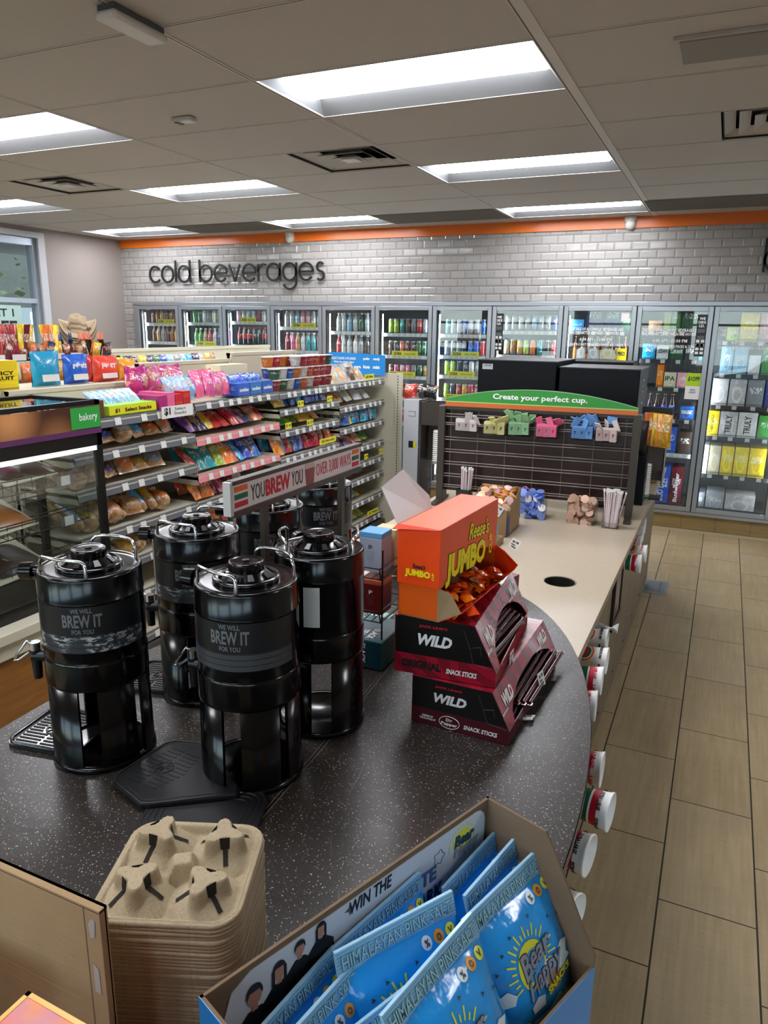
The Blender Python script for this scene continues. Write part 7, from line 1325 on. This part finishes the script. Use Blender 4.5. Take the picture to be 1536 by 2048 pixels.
def printed_person(x_, z_, s, hair, skin, long=False):
    mb = MB(); mb.prism([(x_ - .040*s, z_ - .13*s), (x_ - .034*s, z_ - .03*s), (x_ - .011*s, z_ - .008*s), (x_ + .011*s, z_ - .008*s), (x_ + .036*s, z_ - .03*s), (x_ + .044*s, z_ - .13*s)], yb - .0004, yb, 'y'); mb.build('printed_shirt', M['txt'], t)
    mb = MB(); mb.prism([(x_ + .012*s*cos(2*pi*k/20), z_ + .014*s + .016*s*sin(2*pi*k/20)) for k in range(20)], yb - .0007, yb - .0004, 'y'); mb.box(x_ - .005*s, x_ + .005*s, yb - .0006, yb - .0004, z_ - .01*s, z_ + .005*s); mb.build('printed_face', skin, t)
    mb = MB(); pts = [(x_ + .0135*s*cos(a), z_ + .018*s + .0165*s*sin(a)) for a in [R(-20 + 220*k/14) for k in range(15)]] + [(x_ - .008*s, z_ + .022*s), (x_ + .008*s, z_ + .022*s)]; mb.prism(pts, yb - .001, yb - .0007, 'y')
    if long: mb.box(x_ - .015*s, x_ - .009*s, yb - .0009, yb - .0006, z_ - .02*s, z_ + .02*s); mb.box(x_ + .009*s, x_ + .015*s, yb - .0009, yb - .0006, z_ - .02*s, z_ + .02*s)
    mb.build('printed_hair', hair, t)
hk = pm('printed_hair_black', '14100e', .5); sk = pm('printed_skin', 'b5806a', .5)
printed_person(.064, .232, .82, hk, sk); printed_person(.098, .243, .7, hk, sk, True); printed_person(.128, .255, .6, hk, sk); printed_person(.160, .262, .55, hk, sk, True)
mb = MB(); mb.tube([(.04 + .006*cos(2*pi*k/16), yb, .215 + .004*sin(2*pi*k/16)) for k in range(16)], .0009, 5, closed=True); mb.build('oval_mark', pm('gold_ink', '9a7a2c', .5), t)
mb = MB(); mb.prism([(.207, .258), (.2095, .2655), (.216, .268), (.2095, .2705), (.207, .278), (.2045, .2705), (.198, .268), (.2045, .2655)], yb - .0002, yb, 'y'); mb.build('star_mark', M['gy'], t)
ltb = pm('pale_blue_seal', '9cc8e2', .35, 0, .3); ylw = pm('sun_yellow', 'e3df3a', .35); greyl = pm('logo_grey', '8b8fa0', .35); greyd = pm('logo_dark', '2c3a4c', .4); white_ = pm('bag_white_print', 'dfe9ef', .3); skyl = pm('panel_pale_blue', '8cc6ea', .3, 0, .4); tanp = pm('bear_tan', 'a5774c', .4); orp = pm('icon_orange', 'e89a2c', .4)
BW, BHt, BDp = .158, .215, .05; bagblue = pm('popcorn_bag_blue', '1a98e8', .2, 0, .6, (26, .006))
def bsurf(x, z):
    u = x/BW + .5; v = z/BHt; e = max(0, 1 - abs(2*u - 1)**3)**.6; zz = min(max((z - .02)/(BHt - .046), 0), 1); q = max(0, 1 - abs(2*zz - 1)**2.2)**.7
    return BDp/2*e*q + .0008 + .003*q*sin(11*u + 4*v)*sin(9*v)
def conf(me_or_mb, off, ox=0, oz=0):
    for v in me_or_mb.v: v.x += ox; v.z += oz; v.y = -bsurf(v.x, v.z) - off + v.y
def btext(par, s, w_, h_, cx_, cz_, m, bold, shear=0.0, off=.0007, rot=0.0):
    me0, x0, x1, y0_, y1 = text_mesh(s, bold, shear, .01, 1.0, 2); me = me0.copy(); sx, sy = w_/(x1 - x0), h_/(y1 - y0_)
    for v in me.vertices:
        a, b = (v.co.x - (x0+x1)/2)*sx, (v.co.y - (y0_+y1)/2)*sy; a, b = a*cos(rot) - b*sin(rot), a*sin(rot) + b*cos(rot); x, z = cx_ + a, cz_ + b; d = .0002 if v.co.z > 0 else 0; v.co = (x, -bsurf(x, z) - off - d, z)
    me.materials.clear(); me.materials.append(m); o = bpy.data.objects.new('lettering', me); COL.objects.link(o); o.parent = par; return o
def bpatch(par, nm, pts, m, off, sub=1):
    cx_ = sum(p[0] for p in pts)/len(pts); cz_ = sum(p[1] for p in pts)/len(pts); n = len(pts); mb = MB(); rings = 4; vs = [(cx_, -bsurf(cx_, cz_) - off, cz_)]
    for r in range(1, rings + 1):
        for p in pts: x, z = cx_ + (p[0] - cx_)*r/rings, cz_ + (p[1] - cz_)*r/rings; vs.append((x, -bsurf(x, z) - off, z))
    fs = [(0, 1 + k, 1 + (k+1) % n) for k in range(n)] + [(1 + (r-1)*n + k, 1 + r*n + k, 1 + r*n + (k+1) % n, 1 + (r-1)*n + (k+1) % n) for r in range(1, rings) for k in range(n)]
    mb.add(vs, fs, 0, True); return mb.build(nm, m, par)
def circ(cx_, cz_, r, n=24, rz_=None): return [(cx_ + r*cos(2*pi*k/n), cz_ + (rz_ or r)*sin(2*pi*k/n)) for k in range(n)]
pb = thing('popcorn_bag', 'x', 'popcorn bag', (0, 0, 0), 0, 'blue popcorn bags in the shelf box')
mb = MB()
def bg_(sg_): return lambda u, v: ((u - .5)*BW*(1 - .03*sin(pi*v)), sg_*bsurf((u - .5)*BW, v*BHt), v*BHt)
mb.grid(bg_(-1), 26, 30); fl = len(mb.f); mb.grid(bg_(1), 12, 14); mb.f[fl:] = [q[::-1] for q in mb.f[fl:]]; mb.build('wrapper', bagblue, pb)
mb = MB(); mb.box(-BW/2, BW/2, -.0024, .0024, BHt - .029, BHt); mb.build('top_seal', ltb, pb)
mb = MB()
for k in range(7): mb.box(-BW/2, BW/2, -.0029, -.0024, BHt - .0035 - k*.0040, BHt - .002 - k*.0040)
mb.build('seal_crimp', pm('seal_crimp_blue', '74add0', .35, 0, .4), pb)
def seal_t(s, x_, w_): text(s, w_, .0165, pb, (x_, -.0030, BHt - .0145), FR, pm('seal_outline', '4f7f8c', .5), .035); text(s, w_*.985, .0152, pb, (x_, -.0034, BHt - .0145), FR, pm('seal_fill', 'a9d2de', .5), -.004)
seal_t('HIMALAYAN PINK SALT', 0, .148)
for k, (x_, m) in enumerate(((.03, white_), (.047, orp), (.064, ylw))): bpatch(pb, 'round_icon', circ(x_, .178, .0068), m, .0008); btext(pb, ['%', 'O', 'V'][k], .006, .007, x_, .178, greyd, .02, off=.0014)
bpatch(pb, 'lower_panel', [(-.072, .004), (.072, .004), (.068, .030), (.045, .05), (.02, .064), (.0, .056), (-.03, .06), (-.055, .045), (-.07, .03)], skyl, .0006)
bpatch(pb, 'sun_disc', circ(-.012, .122, .027), ylw, .0010); bpatch(pb, 'sun_inner', circ(-.008, .119, .019), pm('sun_inner_blue', '4a9ed8', .35), .0014)
mb = MB()
for k in range(20):
    a = R(-20 + 220*k/19); r0, r1 = .031, .038 + .006*(k % 2)
    q = [(-.012 + r*cos(a) + s*.0011*sin(a), .122 + r*sin(a) - s*.0011*cos(a)) for r, s in ((r0, -1), (r1, -1), (r1, 1), (r0, 1))]; mb.add([(x, -bsurf(x, z) - .001, z) for x, z in q], [(0, 1, 2, 3)])
mb.build('sun_rays', ylw, pb)
bpatch(pb, 'cloud_print', [(.0, .086), (.035, .083), (.058, .09), (.05, .1), (.06, .11), (.044, .118), (.03, .108), (.012, .112), (-.004, .1)], white_, .0011); bpatch(pb, 'bear_print', circ(.018, .084, .014, 20, .012), tanp, .0016); bpatch(pb, 'cloud_print', [(-.072, .1), (-.055, .098), (-.05, .108), (-.06, .118), (-.07, .113)], white_, .0009); bpatch(pb, 'cloud_print', [(-.03, .07), (-.008, .068), (-.006, .08), (-.02, .086), (-.033, .08)], white_, .0012)
btext(pb, 'Bear', .064, .029, -.004, .130, greyd, .06, .25, .0018, .12); btext(pb, 'Bear', .062, .027, -.004, .130, greyl, .02, .25, .0024, .12); btext(pb, 'Happy', .076, .031, .003, .1, greyd, .06, .25, .0018, .12); btext(pb, 'Happy', .074, .029, .003, .1, greyl, .02, .25, .0024, .12); btext(pb, 'SNACKS', .05, .009, .024, .082, ylw, .05, .0, .003, .12)
btext(pb, 'HIMALAYAN', .062, .010, .022, .050, pm('gold_print', 'a89a3c', .5), .02, off=.0013); btext(pb, 'PINK SALT', .09, .017, .016, .034, white_, .04, off=.0016); btext(pb, 'POPCORN', .05, .008, .026, .018, greyd, .03, off=.0013)
bpatch(pb, 'yellow_seal', circ(-.05, .058, .0145, 24, .011), ylw, .0012); btext(pb, '140\nCALORIES', .02, .010, -.05, .058, greyd, .02, off=.0018)
mb = MB()
for k, (x_, z_) in enumerate(((-.065, .14), (-.05, .155), (.062, .14), (.04, .15), (-.03, .165), (.066, .09), (.01, .168), (-.068, .075))): q = [(x_ + .003*cos(a), z_ + .003*sin(a)) for a in (0, 2, 4)]; mb.add([(a, -bsurf(a, b) - .001, b) for a, b in q], [(0, 1, 2)])
mb.build('grain_marks', greyd, pb)
pb.name = 'popcorn_bag'
R0 = Matrix.Rotation(PRZ, 4, 'Z')
def pbag(lx, ly, ztop, lean, yaw, lab, first=False, tilt=0.0, s=1.0):
    """seal centre at local (lx, ly) of the shelf box, height ztop; lean tips the top towards the back board"""
    rot = (R0 @ Matrix.Rotation(yaw, 4, 'Z') @ Matrix.Rotation(tilt, 4, 'Y') @ Matrix.Rotation(-lean, 4, 'X')); topv = rot @ Vector((0, 0, BHt*s)); w_ = R0 @ Vector((lx, ly, 0)); loc = Vector((PO[0] + w_.x, PO[1] + w_.y, ztop)) - topv
    if first: o = pb; o.location = loc; o.rotation_euler = rot.to_euler(); o['label'] = lab; LABELS.pop('x', None)
    else: o = dup(pb, loc, 0, lab, None, rot.to_euler())
    o.scale = (s, s, s); return o
kids(pb)
B_ = [(.250, -.012, 1.158, .12, R(1), 'popcorn bag leaning on the back board right under the words WIN THE', -.10, 1), (.435, -.022, 1.142, .16, R(5), 'popcorn bag in the far back corner below the printed logo', -.10, 1), (.435, -.058, 1.152, .22, R(6), 'popcorn bag second from the front at the far end of the shelf box', -.08, 1),
      (.243, -.050, 1.170, .25, R(-12), 'popcorn bag in the middle with its sun logo half covered', -.04, 1.1), (.412, -.088, 1.148, .36, R(1), 'large popcorn bag at the far front showing the whole logo', -.06, 1.1), (.100, -.020, 1.138, .14, R(8), 'popcorn bag at the near end against the back board under the printed people', -.12, 1),
      (.105, -.050, 1.135, .20, R(6), 'popcorn bag second from the back at the near end', -.12, 1), (.140, -.085, 1.115, .28, R(-6), 'popcorn bag third from the back at the near end, seal low', -.08, 1), (.236, -.112, 1.160, .38, R(5), 'popcorn bag at the front middle with its sun logo in view', -.08, 1.1), (.175, -.150, 1.07, .42, R(-8), 'front popcorn bag cut off by the bottom edge of the picture', -.05, 1)]
for k, (lx, ly, zt_, ln, yw, lab, tl, s_) in enumerate(B_): pbag(lx, ly, zt_, ln, yw, lab, k == 0, tl, s_)
# small print logo on the header board
text('Bear', .045, .02, t, (.43, yb, .252), FR, greyd, .06, .15); text('Happy', .055, .022, t, (.435, yb - .0006, .234), FR, greyl, .05, .15)
mb = MB()
for k in range(16): a = R(-10 + 200*k/15); mb.box(.425 + .028*cos(a) - .0008, .425 + .028*cos(a) + .0008, yb - .0002, yb, .248 + .026*sin(a) - .003, .248 + .026*sin(a) + .003)
mb.build('sun_rays_print', ylw, t); MB().prism([(.425 + .02*cos(2*pi*k/24), .25 + .018*sin(2*pi*k/24)) for k in range(24)], yb - .0003, yb, 'y').build('sun_print', ylw, t)
mb = MB(); mb.tube([(.375 + (.010 + .002*cos(5*2*pi*k/30))*cos(2*pi*k/30), yb, .248 + (.010 + .002*cos(5*2*pi*k/30))*sin(2*pi*k/30)) for k in range(30)], .0005, 4, closed=True); mb.build('popcorn_sketch', M['gy'], t)

# ------------------------------------------------------------------ label check
dups = {k: len(v) for k, v in LABELS.items() if len(v) > 1}
if dups: print('DUPLICATE LABELS', len(dups), list(dups.items())[:12])
